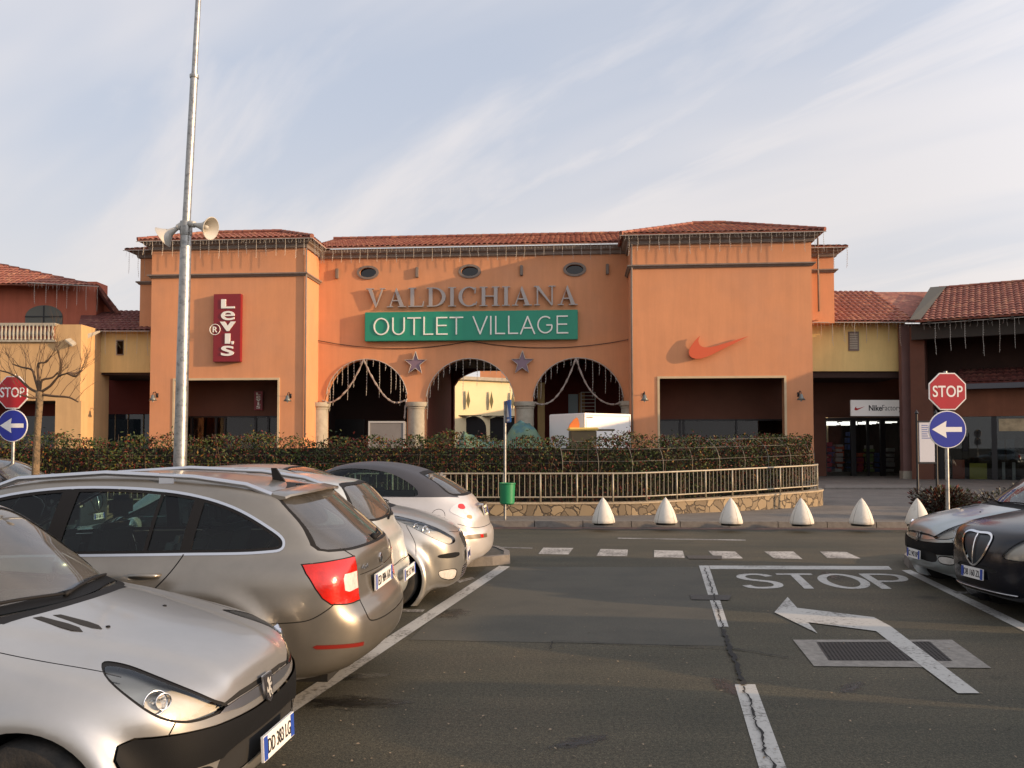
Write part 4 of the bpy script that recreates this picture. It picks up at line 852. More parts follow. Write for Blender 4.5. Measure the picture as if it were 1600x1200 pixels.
# ---- black supermini with shield grille ---------------------------------------------
YPS = dict(YAR); YPS.update(L=3.778, W=.852, paint=P_BLK, after=None, kl=.13, warp=(.20, .08, .07),
    low=[(.12, .2), (.02, .30), (0, .40), (0, .60), (.04, .73), (.12, .83), (.3, .90), (.62, .965), (.95, 1.02), (1.3, 1.04), (3.1, 1.04), (3.5, 1.0), (3.68, .82), (3.76, .58), (3.75, .34), (3.57, .2), (1.8, .18), (.4, .18)],
    regions=[r for r in YAR['regions'] if r['view'] in 'SR' or (r['view'] == 'F' and r['poly'][0][1] > 1)] + [
        dict(view='F', poly=sym([(0, .80), (.17, .80), (.215, .77), (.195, .68), (.115, .56), (0, .49)]), box={0: (-1, .5)}, k=5, layers=[(.016, 'grille_surround', M_CHR, .012), (-.002, 'grille', mat('grille mesh', (.02, .03, .04), .35), -.006)]),
        dict(view='D', poly=[(.33, .61), (.44, .59), (.60, .61), (.78, .69), (.90, .80), (.88, .85), (.74, .86), (.55, .80), (.40, .70)], k=5, bowl='headlight', bulbs=[(.0, .04, -.01, .06), (.02, -.08, -.01, .045)], layers=[(.006, 'lamp_seal', M_GAP, -.004), (-.002, 'headlight', M_LEN, -.002)]),
        dict(view='F', poly=sym([(0, .47), (.1, .49), (.30, .47), (.32, .45), (0, .43)]), box={0: (-1, .5)}, k=3, layers=[(0, 'lower_grille', M_WEL, -.008)]),
    ], seams=YAR['seams'][:1] + YAR['seams'][2:4])
def yps_after(root, sk, cx, conv):
    t = on_skin(sk, .42, 0, -.1, .5); plate_on(root, frame((cx - t + .014, 0, .405), (0, 1, 0), (-.05, 0, 1)), 'DB 160 ZL', wd=.36)
    pts = [(cx - on_skin(sk, z, 0, -.1, .6) + .012, 0, z) for z in np.linspace(.50, .80, 8)]; b = MB(); b.tube(pts, .008, 6); b.build('grille_spine', M_CHR, root, smooth=True)
    pts = [(cx - on_skin(sk, .25, y, -.1, .8) + .01, y, .25) for y in np.linspace(-.5, .5, 15)]; b = MB(); b.tube(pts, .006, 6); b.build('lower_lip_trim', M_SAT, root, smooth=True)
    mirrors(root, sk, cx, 1.38, 1.08, P_BLK)
YPS['after'] = yps_after

def park(root, nose, heading, L):
    """nose point (x, y) and heading angle of the nose"""
    root.location = (nose[0] - math.cos(heading) * L / 2, nose[1] - math.sin(heading) * L / 2, 0); root.rotation_euler = (0, 0, heading)
def park_tail(root, tail, heading, L):
    root.location = (tail[0] + math.cos(heading) * L / 2, tail[1] + math.sin(heading) * L / 2, 0); root.rotation_euler = (0, 0, heading)
def recolour(root, old, new):
    for o in [root] + list(root.children_recursive):
        if o.type == 'MESH':
            for i, sl in enumerate(o.material_slots):
                if sl.material == old: sl.link = 'OBJECT'; sl.material = new
LROW = 'cars parked in the left row'; RROW = 'cars parked in the right row'
TH = R(-1)
import time as _t; _t0 = _t.time()
hat = build_car('parked_car', HATCH, 'silver hatchback nearest the camera with black bumper strip and lion badge, nose to the right', 'car', LROW)
hat2 = copy_tree(hat); hat3 = copy_tree(hat)
park(hat, (-1.10, 3.87), R(-6), 3.835)
def add_front_plate(root, z, txt, tt, cx, wd=.52): plate_on(root, frame((cx - tt, 0, z), (0, 1, 0), (-.05, 0, 1)), txt, wd=wd)
add_front_plate(hat, .365, 'DD 383 LG', -.022, 3.835 / 2, .36)
est = build_car('parked_car', EST, 'champagne estate car with roof rails and large red tail lamps, parked tail outwards', 'car', LROW)
park_tail(est, (-.81, 6.0), math.pi + R(-4), 4.838)
hat2['label'] = 'pale silver hatchback parked tail outwards just beyond the champagne estate car'; recolour(hat2, P_SIL, P_WHT)
park_tail(hat2, (-1.0, 7.95), math.pi + R(-4), 3.835)
for o_ in hat2.children:
    if o_.name.startswith('rear_bumper_strip'): o_.material_slots[0].link = 'OBJECT'; o_.material_slots[0].material = P_WHT
plate_on(hat2, frame((-3.835 / 2 - .022, 0, .50), (0, -1, 0), (.05, 0, 1)), 'BX 517 NA')
yar = build_car('parked_car', YAR, 'silver-beige small car with large swept headlamp, nose out beside the white dark-roofed car', 'car', LROW)
park(yar, (-.48, 9.5), TH, 3.75)
plu = build_car('parked_car', PLU, 'rounded pearl white car with dark fabric roof at the far end of the left row', 'car', LROW)
park_tail(plu, (-.22, 11.25), math.pi + R(-6), 3.934)
yps = build_car('parked_car', YPS, 'black supermini with chrome shield grille at the right edge of the picture', 'car', RROW)
hat3['label'] = 'blue-grey hatchback with black bumper strip parked behind the black supermini on the right'; hat3['group'] = RROW; recolour(hat3, P_SIL, P_ANT)
far = copy_tree(yps); far['label'] = 'dark hatchback at the left edge behind the estate, under the left stop sign'; far['group'] = 'cars beyond the left row'; recolour(far, P_BLK, P_NAV)
park(far, (-7.5, 15.2), TH, 3.778)
park(yps, (4.66, 8.5), math.pi + R(3), 3.778)
park(hat3, (4.95, 10.25), math.pi + R(-3), 3.835)
add_front_plate(hat3, .37, 'CL 942 RP', -.022, 3.835 / 2, .36)
print('cars', _t.time() - _t0)
# ================================================================== GROUND
def asphalt():
    m = bpy.data.materials.new('worn asphalt'); m.use_nodes = True; t = m.node_tree; b = t.nodes['Principled BSDF']; L = t.links.new
    tcn = t.nodes.new('ShaderNodeTexCoord')
    def no(s, d, r=.6, st=None):
        n = t.nodes.new('ShaderNodeTexNoise'); n.inputs['Scale'].default_value = s; n.inputs['Detail'].default_value = d; n.inputs['Roughness'].default_value = r
        if st:
            mp = t.nodes.new('ShaderNodeMapping'); mp.inputs['Scale'].default_value = st; L(tcn.outputs['Object'], mp.inputs[0]); L(mp.outputs[0], n.inputs['Vector'])
        else: L(tcn.outputs['Object'], n.inputs['Vector'])
        return n.outputs['Fac']
    def ramp(x, pts):
        r = t.nodes.new('ShaderNodeValToRGB'); r.color_ramp.elements[0].position = pts[0][0]; r.color_ramp.elements[0].color = (*pts[0][1], 1)
        r.color_ramp.elements[1].position = pts[-1][0]; r.color_ramp.elements[1].color = (*pts[-1][1], 1)
        for p_, c in pts[1:-1]: e = r.color_ramp.elements.new(p_); e.color = (*c, 1)
        L(x, r.inputs[0]); return r.outputs[0]
    def mul(a, b_, bl='MULTIPLY', f=1.0):
        x = t.nodes.new('ShaderNodeMix'); x.data_type = 'RGBA'; x.blend_type = bl; x.inputs['Factor'].default_value = f; L(a, x.inputs['A']); L(b_, x.inputs['B']); return x.outputs['Result']
    base = ramp(no(.35, 5), [(.3, (.037, .037, .026)), (.5, (.051, .047, .033)), (.7, (.074, .061, .041))])
    st = ramp(no(1.0, 4, .6, (.25, 2.2, 1)), [(.35, (.82, .82, .82)), (.65, (1.15, 1.12, 1.08))])
    fine = ramp(no(95, 3, .7), [(.34, (.45, .45, .45)), (.5, (1, 1, 1)), (.68, (2.1, 2.05, 1.9))])
    gr = ramp(no(38, 2, .5), [(.35, (.75, .75, .75)), (.65, (1.25, 1.25, 1.25))])
    oil = ramp(no(.9, 3, .5), [(.26, (.45, .45, .45)), (.33, (1, 1, 1))])
    L(mul(mul(mul(mul(base, st), fine), gr), oil), b.inputs['Base Color'])
    b.inputs['Roughness'].default_value = .82; b.inputs['Specular IOR Level'].default_value = .35
    bp = t.nodes.new('ShaderNodeBump'); bp.inputs['Strength'].default_value = .55; bp.inputs['Distance'].default_value = .006
    L(no(110, 3, .7), bp.inputs['Height']); L(bp.outputs[0], b.inputs['Normal'])
    return m
M_ASP = asphalt()
def worn_white(name, col=(.50, .49, .46), wear=.48):
    m = bpy.data.materials.new(name); m.use_nodes = True; t = m.node_tree; b = t.nodes['Principled BSDF']; L = t.links.new
    tcn = t.nodes.new('ShaderNodeTexCoord')
    n = t.nodes.new('ShaderNodeTexNoise'); n.inputs['Scale'].default_value = 26; n.inputs['Detail'].default_value = 8; n.inputs['Roughness'].default_value = .75; L(tcn.outputs['Object'], n.inputs['Vector'])
    n2 = t.nodes.new('ShaderNodeTexNoise'); n2.inputs['Scale'].default_value = 2.2; n2.inputs['Detail'].default_value = 4; L(tcn.outputs['Object'], n2.inputs['Vector'])
    ad = t.nodes.new('ShaderNodeMath'); ad.operation = 'MULTIPLY_ADD'; ad.inputs[1].default_value = .5; L(n2.outputs['Fac'], ad.inputs[0]); L(n.outputs['Fac'], ad.inputs[2])
    r = t.nodes.new('ShaderNodeValToRGB'); r.color_ramp.elements[0].position = wear + .08; r.color_ramp.elements[0].color = (.075, .07, .062, 1)
    r.color_ramp.elements[1].position = wear + .26; r.color_ramp.elements[1].color = (*col, 1); L(ad.outputs[0], r.inputs[0]); L(r.outputs[0], b.inputs['Base Color'])
    b.inputs['Roughness'].default_value = .75; return m
M_LINE = worn_white('worn white road paint', (.37, .365, .345)); M_LINE2 = worn_white('faded road paint', (.34, .33, .31), .60)
g = MB(); g.quad((-900, -300, 0), (900, -300, 0), (900, 1500, 0), (-900, 1500, 0)); tag(g.build('ground', M_ASP), kind='structure')
def slab(name, pts, z, m, kind='structure', label=None, cat=None, group=None, parent=None):
    """flat marking or sheet just above the ground"""
    vs_, fs = fill_poly([[tuple(p)[:2] for p in pts]]); b = MB(); b.add([(x, y, z) for x, y in vs_], fs); me = b.mesh(name, fix=True)
    if me.polygons and me.polygons[0].normal.z < 0: me.flip_normals()
    return tag(link(name, me, m, parent), label, cat, group, kind)
def px2(pts, z=0.0): return [G(x, y, z)[:2] for x, y in pts]
ZM = .004
slab('parking_line', px2([(130, 1300), (163, 1313), (797, 885.5), (780, 884.5)]), ZM, M_LINE, None, 'long white line along the noses and tails of the left car row', 'road marking')
slab('parking_line', px2([(1409, 891.5), (1423, 891), (1600, 975), (1800, 1067), (1800, 1085), (1600, 987)]), ZM, M_LINE, None, 'white edge line running off to the right below the black supermini', 'road marking')
slab('bay_line', px2([(628, 952), (664, 953), (660, 957.5), (622, 956.5)]), ZM + .001, M_LINE2, None, 'short white bay line beside the pale silver hatchback tail', 'road marking', 'bay lines')
slab('bay_line', px2([(1488, 924.5), (1540, 925), (1545, 928.5), (1494, 928)]), ZM + .001, M_LINE2, None, 'short white bay line in front of the black supermini', 'road marking', 'bay lines')
slab('bay_line', px2([(712, 908), (738, 902), (742, 905), (718, 911)]), ZM + .001, M_LINE2, None, 'short white bay line in front of the silver-beige small car', 'road marking', 'bay lines')
slab('stop_line', px2([(1108, 884), (1388, 885), (1394, 890.5), (1110, 889.5)]), ZM, M_LINE, None, 'white transverse stop line above the STOP lettering', 'road marking')
slab('centre_line', px2([(1092, 884), (1107.5, 884), (1138.5, 980), (1122, 980)]), ZM, M_LINE, None, 'short white centre line dash left of the STOP lettering', 'road marking', 'centre line dashes')
slab('centre_line', px2([(1148, 1070), (1180, 1070), (1262, 1290), (1212, 1290)]), ZM, M_LINE, None, 'near white centre line dash at the bottom of the picture, split by a crack', 'road marking', 'centre line dashes')
XW = [((849, 856), (896, 856.5), (888, 866.7), (841, 866)), ((938.5, 858), (981, 859), (980, 869.5), (932, 869)), ((1022, 860), (1067, 861), (1070, 872), (1022, 871)),
      ((1106.5, 861), (1148.5, 862), (1161, 873), (1119, 873)), ((1194, 862), (1239.5, 862), (1254, 874), (1210, 873)), ((1281, 862), (1322, 862.5), (1345, 873), (1293, 872.5))]
XL = ['leftmost white crossing block, nearest the white dark-roofed car', 'second white crossing block from the left', 'third white crossing block from the left, beside the small round drain', 'fourth white crossing block from the left, above the corner of the stop line', 'fifth white crossing block from the left', 'rightmost white crossing block, nearest the blue-grey hatchback']
for q, l in zip(XW, XL): slab('crossing_block', px2(q), ZM, worn_white('worn crossing paint', (.42, .40, .37), .56), None, l, 'road marking', 'row of white crossing blocks')
slab('thin_lane_line', px2([(965, 840.5), (1165, 843.5), (1165, 845), (965, 842)]), ZM, M_LINE2, None, 'faint thin white line on the cross road before the kerb', 'road marking')
slab('thin_lane_line', px2([(770, 854.5), (832, 856), (832, 857.8), (770, 856)]), ZM, M_LINE2, None, 'thin white line end beside the left traffic island', 'road marking')
# turning arrow
slab('turn_arrow', px2([(1210, 958), (1230.6, 934), (1245.6, 951), (1365.6, 965.7), (1392, 980), (1530.6, 1085), (1497, 1085), (1437, 1040), (1385, 1000), (1369, 987.5), (1262.5, 973.6), (1277.5, 991)]), ZM + .005, M_LINE, None, 'white left-turn arrow painted across the asphalt and the drain', 'road marking')
# STOP lettering, strokes laid on the road
o0 = G(1163, 920); ux = (G(1397, 920.5) - o0).normalized(); uv = (G(1100, 887) - G(1213, 1180)).normalized()
Hs = 1.18
def road_pt(a, b): p = o0 + ux * a + uv * b; return (p.x, p.y)
def stroke(pts, wd):
    p = np.array(pts, float); e = np.diff(p, axis=0); e /= np.linalg.norm(e, axis=1)[:, None]; t = np.vstack([e[:1], e[:-1] + e[1:], e[-1:]]); t /= np.linalg.norm(t, axis=1)[:, None]; n = np.stack([-t[:, 1], t[:, 0]], 1)
    w_ = np.full(len(p), wd / 2); return p + n * w_[:, None], p - n * w_[:, None]
letters = [('S', [[(.44, .93), (.36, 1.06), (.22, 1.11), (.08, 1.04), (.03, .86), (.10, .70), (.24, .60), (.40, .50), (.47, .32), (.42, .13), (.26, .06), (.10, .09), (.03, .24)]]), ('T', [[(.0, 1.12), (.52, 1.12)], [(.26, 1.08), (.26, .0)]]),
           ('O', [[(.30 + .27 * math.cos(a), .58 + .53 * math.sin(a)) for a in np.linspace(0, 2 * math.pi, 33)]]), ('P', [[(.05, 0), (.05, 1.17)], [(.05, 1.12), (.36, 1.10), (.50, 1.0), (.52, .82), (.46, .64), (.34, .56), (.05, .55)]])]
lx = [.02, .53, 1.02, 1.63]; b = MB()
for (ch, sts), x0 in zip(letters, lx):
    for si, s_ in enumerate(sts):
        s2 = catmull(s_, 4, False) if (ch in 'S' or (ch == 'P' and si == 1)) else s_
        A_, B_ = stroke([(x * .90 + x0, y * Hs / 1.18) for x, y in s2], .115)
        for i in range(len(A_) - 1): b.quad(*[(*road_pt(*q), ZM + .001 * si) for q in (A_[i], B_[i], B_[i + 1], A_[i + 1])])
me = b.mesh('stop_lettering'); tag(link('stop_lettering', me, M_LINE), 'large white word STOP painted on the asphalt before the stop line', 'road marking')
# drains
M_CON = mat('drain concrete', (.20, .185, .165), .85, noise=(14, .35), bump=(50, .5)); M_IRON = mat('cast iron grate', (.045, .04, .036), .6, .5, noise=(20, .3))
dr = empty('drain', G(1390, 1022), label='wide rectangular drain with iron grate in a concrete frame under the turn arrow', cat='drain')
def local(o, pts, z): return [(p[0] - o.location.x, p[1] - o.location.y, z) for p in pts]
outer = px2([(1239, 1000.6), (1487.5, 1000.6), (1549, 1045), (1272, 1042)]); inner = px2([(1277, 1005), (1452, 1004), (1487, 1034), (1296, 1033)])
vs_, fs = fill_poly([outer, inner]); b = MB(); b.add([(x - dr.location.x, y - dr.location.y, .0065) for x, y in vs_], fs); b.build('concrete_frame', M_CON, dr)
b = MB(); q = [Vector((*p, 0)) - Vector((dr.location.x, dr.location.y, 0)) for p in inner]
b.quad(*[(v.x, v.y, .0035) for v in q]); b.build('pit_floor', M_GAP, dr)
b = MB()
for i in range(31):
    u = i / 30; a_, c_ = q[0].lerp(q[1], u), q[3].lerp(q[2], u); d = (q[1] - q[0]).normalized() * .008; b.quad(*[(v.x, v.y, .0075) for v in (a_ - d, a_ + d, c_ + d, c_ - d)])
for i in range(15):
    u = i / 14; a_, c_ = q[0].lerp(q[3], u), q[1].lerp(q[2], u); d = (q[3] - q[0]).normalized() * .007; b.quad(*[(v.x, v.y, .0082) for v in (a_ - d, a_ + d, c_ + d, c_ - d)])
b.build('grate', M_IRON, dr)
for nm, qd, lb in (('drain', [(1078, 930), (1143, 931), (1139, 939), (1080, 938)], 'narrow slot drain crossing the upper centre line dash'), ('drain', [(1072, 868.5), (1128, 869), (1128, 874.5), (1076, 874)], 'small worn drain cover between the third and fourth crossing blocks')):
    slab(nm, px2(qd), ZM + .006, mat('rusty drain cover', (.04, .036, .032), .8, noise=(40, .7)), None, lb, 'drain')
# cracks
M_CRK = mat('open crack', (.010, .010, .010), .95)
def crack(pts, wd, lab, seed=1):
    r = random.Random(seed); b = MB(); P_ = [G(*p) for p in pts]; L_, R_ = [], []
    for a_, c_ in zip(P_[:-1], P_[1:]):
        n = max(3, int((c_ - a_).length / .035)); d = (c_ - a_).normalized(); s_ = Vector((-d.y, d.x, 0))
        for k in range(n): p = a_.lerp(c_, k / n) + s_ * (r.uniform(-.010, .010) + .012 * math.sin(k * .55 + seed) * math.sin(k * .21)); w_ = wd * r.uniform(.3, 1.2); L_.append(p + s_ * w_ / 2); R_.append(p - s_ * w_ / 2)
    for i in range(len(L_) - 1): b.quad(*[(v.x, v.y, ZM + .0085) for v in (L_[i], R_[i], R_[i + 1], L_[i + 1])])
    tag(b.build('crack', M_CRK), lab, 'crack', 'cracks in the asphalt', 'structure')
crack([(1101, 888), (1112, 920), (1122, 955), (1130, 985)], .016, 'c', 1)
crack([(1130, 985), (1138, 1010), (1152, 1045), (1163, 1075)], .045, 'c', 2)
crack([(1163, 1075), (1178, 1120), (1192, 1165), (1212, 1215)], .016, 'c', 3)
crack([(858, 1017), (866, 1003), (1000, 1009), (1140, 1015)], .013, 'c', 4); crack([(1145, 1015), (1240, 1030)], .02, 'c', 5)
# subtle re-laid strip of darker asphalt and seam lines on the cross road
slab('road_patch', px2([(760, 886), (1090, 886), (1145, 1010), (640, 1000)]), .0022, mat('smoother asphalt patch', (.052, .049, .037), .8, noise=(70, .45), noise2=(1.2, (.040, .039, .030), .45, .62)))
# pavement beyond the cross road
M_PAV = bpy.data.materials.new('pavement setts'); M_PAV.use_nodes = True
t = M_PAV.node_tree; br = t.nodes.new('ShaderNodeTexBrick'); tcn = t.nodes.new('ShaderNodeTexCoord'); br.inputs['Scale'].default_value = 3.2
br.inputs['Color1'].default_value = (.155, .135, .115, 1); br.inputs['Color2'].default_value = (.12, .108, .096, 1); br.inputs['Mortar'].default_value = (.06, .055, .05, 1); br.inputs['Mortar Size'].default_value = .02
mp = t.nodes.new('ShaderNodeMapping'); mp.inputs['Rotation'].default_value = (0, 0, R(38)); t.links.new(tcn.outputs['Object'], mp.inputs[0]); t.links.new(mp.outputs[0], br.inputs['Vector'])
n_ = t.nodes.new('ShaderNodeTexNoise'); n_.inputs['Scale'].default_value = 1.3; n_.inputs['Detail'].default_value = 6; t.links.new(tcn.outputs['Object'], n_.inputs['Vector'])
mr = t.nodes.new('ShaderNodeMapRange'); mr.inputs['To Min'].default_value = .55; mr.inputs['To Max'].default_value = 1.5; t.links.new(n_.outputs['Fac'], mr.inputs['Value'])
vm = t.nodes.new('ShaderNodeVectorMath'); vm.operation = 'SCALE'; t.links.new(br.outputs['Color'], vm.inputs[0]); t.links.new(mr.outputs[0], vm.inputs['Scale']); t.links.new(vm.outputs[0], t.nodes['Principled BSDF'].inputs['Base Color'])
t.nodes['Principled BSDF'].inputs['Roughness'].default_value = .85
M_KERB = mat('kerb stone', (.15, .135, .12), .8, noise=(8, .3), bump=(40, .3))
ZP = .12
k0 = G(760, 823.5); k1 = G(1600, 825.5); kd = (k1 - k0).normalized(); kn = Vector((-kd.y, kd.x, 0))
kA = k0 - kd * 60; kB = k1 + kd * 60
kerb = MB()
for i in range(140):
    a_ = kA + kd * (i * 1.0); c_ = a_ + kd * .985; kerb.add([tuple(a_), tuple(c_), tuple(c_ + kn * .15), tuple(a_ + kn * .15)] + [tuple(v + Vector((0, 0, ZP + .004))) for v in (a_ + kn * .015, c_ + kn * .015, c_ + kn * .15, a_ + kn * .15)], [(4, 5, 6, 7), (0, 1, 5, 4), (1, 2, 6, 5), (3, 0, 4, 7)])
tag(kerb.build('kerb', M_KERB), kind='structure')
b = MB(); a_ = kA + kn * .15; c_ = kB + kn * .15; b.quad((a_.x, a_.y, ZP), (c_.x, c_.y, ZP), (c_.x + 40, 120, ZP), (a_.x - 40, 120, ZP)); tag(b.build('pavement', M_PAV), kind='structure')
b = MB(); a_ = kA - kn * .42; c_ = kB - kn * .42; b.quad((a_.x, a_.y, .0035), (c_.x, c_.y, .0035), tuple(kB + Vector((0, 0, .0035))), tuple(kA + Vector((0, 0, .0035)))); tag(b.build('gutter', mat('gutter stained asphalt', (.10, .052, .038), .85, noise=(5, .5), noise2=(1.6, (.035, .032, .03), .5, .62))), kind='structure')
# pale threshold step in front of the right shops
s0 = P(1285, 760, 37); b = MB(); q = [G(1290, 757, .18), G(1440, 757, .18), G(1436, 762, .18), G(1288, 762, .18)]
b.add([tuple(v) for v in q] + [(v.x, v.y, ZP) for v in q], [(0, 1, 2, 3), (2, 3, 7, 6), (0, 4, 7, 3), (1, 2, 6, 5)]); tag(b.build('step', M_KERB), kind='structure')
# traffic islands at the row ends
def island(pxs, lab):
    pts = [Vector((*G(x, y, 0)[:2], 0)) for x, y in pxs]; n = len(pts); c = sum(pts, Vector()) / n; o = empty('traffic_island', c, label=lab, cat='traffic island')
    b = MB(); lo = [p - c for p in pts]; hi = [p * .985 + Vector((0, 0, .13)) for p in lo]; inn = [p * .86 + Vector((0, 0, .13)) for p in lo]
    b.add(lo + hi + inn, [(i, (i + 1) % n, n + (i + 1) % n, n + i) for i in range(n)] + [(n + i, n + (i + 1) % n, 2 * n + (i + 1) % n, 2 * n + i) for i in range(n)]); b.build('kerb_ring', M_KERB, o)
    b = MB(); b.add([p + Vector((0, 0, -.01)) for p in inn], [tuple(range(n))]); b.build('infill', mat('island soil', (.05, .045, .035), .9, noise=(12, .5)), o); return o
island([(600, 868), (745, 863), (780, 866), (797, 874), (797, 881), (770, 884), (600, 892)], 'low kerbed traffic island behind the white dark-roofed car')
island([(1412, 880), (1420, 873), (1470, 868), (1620, 868), (1620, 900), (1470, 893), (1420, 888)], 'low kerbed traffic island beneath the blue-grey hatchback nose')

# dark fluid stains, litter flecks
def stain_mat():
    m = bpy.data.materials.new('oil stain'); m.use_nodes = True; t = m.node_tree; L = t.links.new; b = t.nodes['Principled BSDF']; b.inputs['Base Color'].default_value = (.016, .014, .012, 1); b.inputs['Roughness'].default_value = .38
    tcn = t.nodes.new('ShaderNodeTexCoord'); ln_ = t.nodes.new('ShaderNodeVectorMath'); ln_.operation = 'LENGTH'; L(tcn.outputs['Object'], ln_.inputs[0])
    n = t.nodes.new('ShaderNodeTexNoise'); n.inputs['Scale'].default_value = 2.6; n.inputs['Detail'].default_value = 9; n.inputs['Roughness'].default_value = .7; L(tcn.outputs['Object'], n.inputs['Vector'])
    a = t.nodes.new('ShaderNodeMath'); a.operation = 'MULTIPLY_ADD'; a.inputs[1].default_value = 2.6; L(n.outputs['Fac'], a.inputs[0]); ng = t.nodes.new('ShaderNodeMath'); ng.operation = 'MULTIPLY'; ng.inputs[1].default_value = -1.0; L(ln_.outputs['Value'], ng.inputs[0]); L(ng.outputs[0], a.inputs[2])
    mr = t.nodes.new('ShaderNodeMapRange'); mr.inputs['From Min'].default_value = .55; mr.inputs['From Max'].default_value = 1.15; mr.inputs['To Max'].default_value = .78; L(a.outputs[0], mr.inputs['Value']); L(mr.outputs[0], b.inputs['Alpha']); return m
M_STN = stain_mat()
for i, (px, py, sx, sy) in enumerate(((540, 1098, .62, .22), (560, 1058, .34, .14), (905, 1160, .3, .12), (1330, 1075, .28, .10), (700, 960, .4, .3), (1300, 900, .5, .2), (1140, 1075, .35, .15))):
    c = G(px, py); b = MB(); b.add([(math.cos(a), math.sin(a), 0) for a in np.linspace(0, 2 * math.pi, 24, endpoint=False)], [tuple(range(24))]); o = b.build('stain', M_STN); o.location = (c.x, c.y, .0028 if py != 1098 else .0031); o.scale = (sx, sy, 1); o.rotation_euler = (0, 0, i * .3); tag(o, kind='structure')
b = MB(); rr = random.Random(31)
for k in range(700):
    c = G(rr.uniform(300, 1600), 830 + 370 * rr.random() ** 1.6); s_ = rr.uniform(.004, .013); a = rr.uniform(0, 3); u = Vector((math.cos(a), math.sin(a), rr.uniform(-.2, .2))) * s_; v = Vector((-math.sin(a), math.cos(a), rr.uniform(0, .4))) * s_ * .6; c = c + Vector((0, 0, .012)); b.quad(c - u, c - v, c + u, c + v)
o = b.build('litter_flecks', mat('pale grit and dry leaf', (.20, .15, .10), .9, noise=(3, .6))); tag(o, 'scattered grit and dry leaf flecks on the asphalt', 'litter', None, 'stuff')
# ================================================================== BUILDINGS
def tint(c, k): return tuple(x * k for x in c)
M_ORA = mat('orange render', (.62, .27, .128), .88, noise=(.9, .06), bump=(30, .12), noise2=(.35, (.575, .262, .135), .45, .65), streak=.06)
M_ORD = mat('deep orange render', (.42, .115, .065), .88, noise=(.9, .10), bump=(30, .12), streak=.15)
M_PEA = mat('peach render', (.53, .335, .16), .88, noise=(.9, .08), bump=(30, .12), streak=.12)
M_YEL = mat('ochre yellow render', (.62, .45, .20), .88, noise=(.9, .08), bump=(30, .12), streak=.12)
M_CRM = mat('cream yellow render', (.70, .58, .36), .88, noise=(.9, .06))
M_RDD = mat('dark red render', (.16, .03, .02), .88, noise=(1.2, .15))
M_COR = mat('grey-brown cornice stone', (.19, .15, .125), .8, noise=(3, .2))
M_STO = mat('beige column stone', (.34, .31, .25), .85, noise=(4, .2), bump=(25, .3))
M_TIL = mat('terracotta roof tiles', (.21, .068, .045), .85, noise=(5, .55), bump=(40, .25), noise2=(2.1, (.33, .15, .09), .5, .66))
M_TID = mat('dark red roof tiles', (.125, .036, .03), .85, noise=(5, .55), bump=(40, .25), noise2=(2.1, (.20, .085, .06), .5, .66))
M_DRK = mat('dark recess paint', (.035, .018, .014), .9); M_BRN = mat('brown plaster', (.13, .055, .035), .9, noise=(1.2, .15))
M_FRM = mat('dark metal shopfront frame', (.03, .03, .032), .4, .6); M_PALE = mat('pale opening surround', (.55, .42, .26), .8, noise=(3, .1))
M_SHG = glass('shop window glass', (.75, .8, .8), 0, 1.5); M_OLD = glass('dark window glass', (.06, .07, .08), .02, 1.6)
M_WIRE = mat('icicle light wire', (.40, .37, .33), .6); M_GRN = mat('green sign panel', (.012, .235, .145), .4, noise=(.8, .08)); M_WHT = mat('white sign lettering', (.78, .76, .70), .5)
M_LET = mat('grey metal lettering', (.36, .32, .30), .45, .3); M_LET2 = mat('violet grey star', (.20, .13, .17), .6)

BY = 40.2; BA = R(-4.5)
ent = empty('entrance_building', (0, BY, ZP), BA, 'big orange entrance building with three arches, two projecting blocks and tiled roofs', 'building')
entM = Matrix.Translation((0, BY, ZP)) @ Matrix.Rotation(BA, 4, 'Z'); entI = entM.inverted()
def onp(px, py, ly, I=entI):
    """point of the picture on the vertical plane local y = ly of a building frame -> local x, z"""
    o = I @ Vector((0, 0, EYE)); d = (I.to_3x3() @ ray(px, py)); t_ = (ly - o.y) / d.y; p = o + d * t_; return p.x, p.z
fx = lambda px, ly=0.0, py=500: onp(px, py, ly)[0]
fz = lambda py, px=800, ly=0.0: onp(px, py, ly)[1]
def wall_holes(parent, name, x0, x1, z0, z1, y, th, m, holes=(), mr=None):
    """upright wall plate at local y, thickness th going back; holes = outlines (x,z)"""
    out_ = [(x0, z0), (x1, z0), (x1, z1), (x0, z1)]; loops = [out_] + [list(h) for h in holes]; vs_, fs = fill_poly(loops); n = len(vs_); b = MB()
    b.add([(x, y, z) for x, z in vs_] + [(x, y + th, z) for x, z in vs_], list(fs) + [tuple(n + i for i in f[::-1]) for f in fs]); k = 0
    for l in loops:
        c = len(l); b.add([(x, y, z) for x, z in l] + [(x, y + th, z) for x, z in l], [(i, (i + 1) % c, c + (i + 1) % c, c + i) for i in range(c)])
    me = b.mesh(name, fix=False); bm = bmesh.new(); bm.from_mesh(me); bmesh.ops.remove_doubles(bm, verts=bm.verts, dist=1e-5); bmesh.ops.recalc_face_normals(bm, faces=bm.faces); bm.to_mesh(me); bm.free()
    return link(name, me, m, parent)
def arch(xl, xr, zb, zt, n=20):
    r = (xr - xl) / 2; c = (xl + xr) / 2; zc = zt - r
    return [(xl, zb), (xr, zb)] + [(c + r * math.cos(a), zc + r * math.sin(a)) for a in np.linspace(0, math.pi, n)]
def rect(x0, x1, z0, z1): return [(x0, z0), (x1, z0), (x1, z1), (x0, z1)]
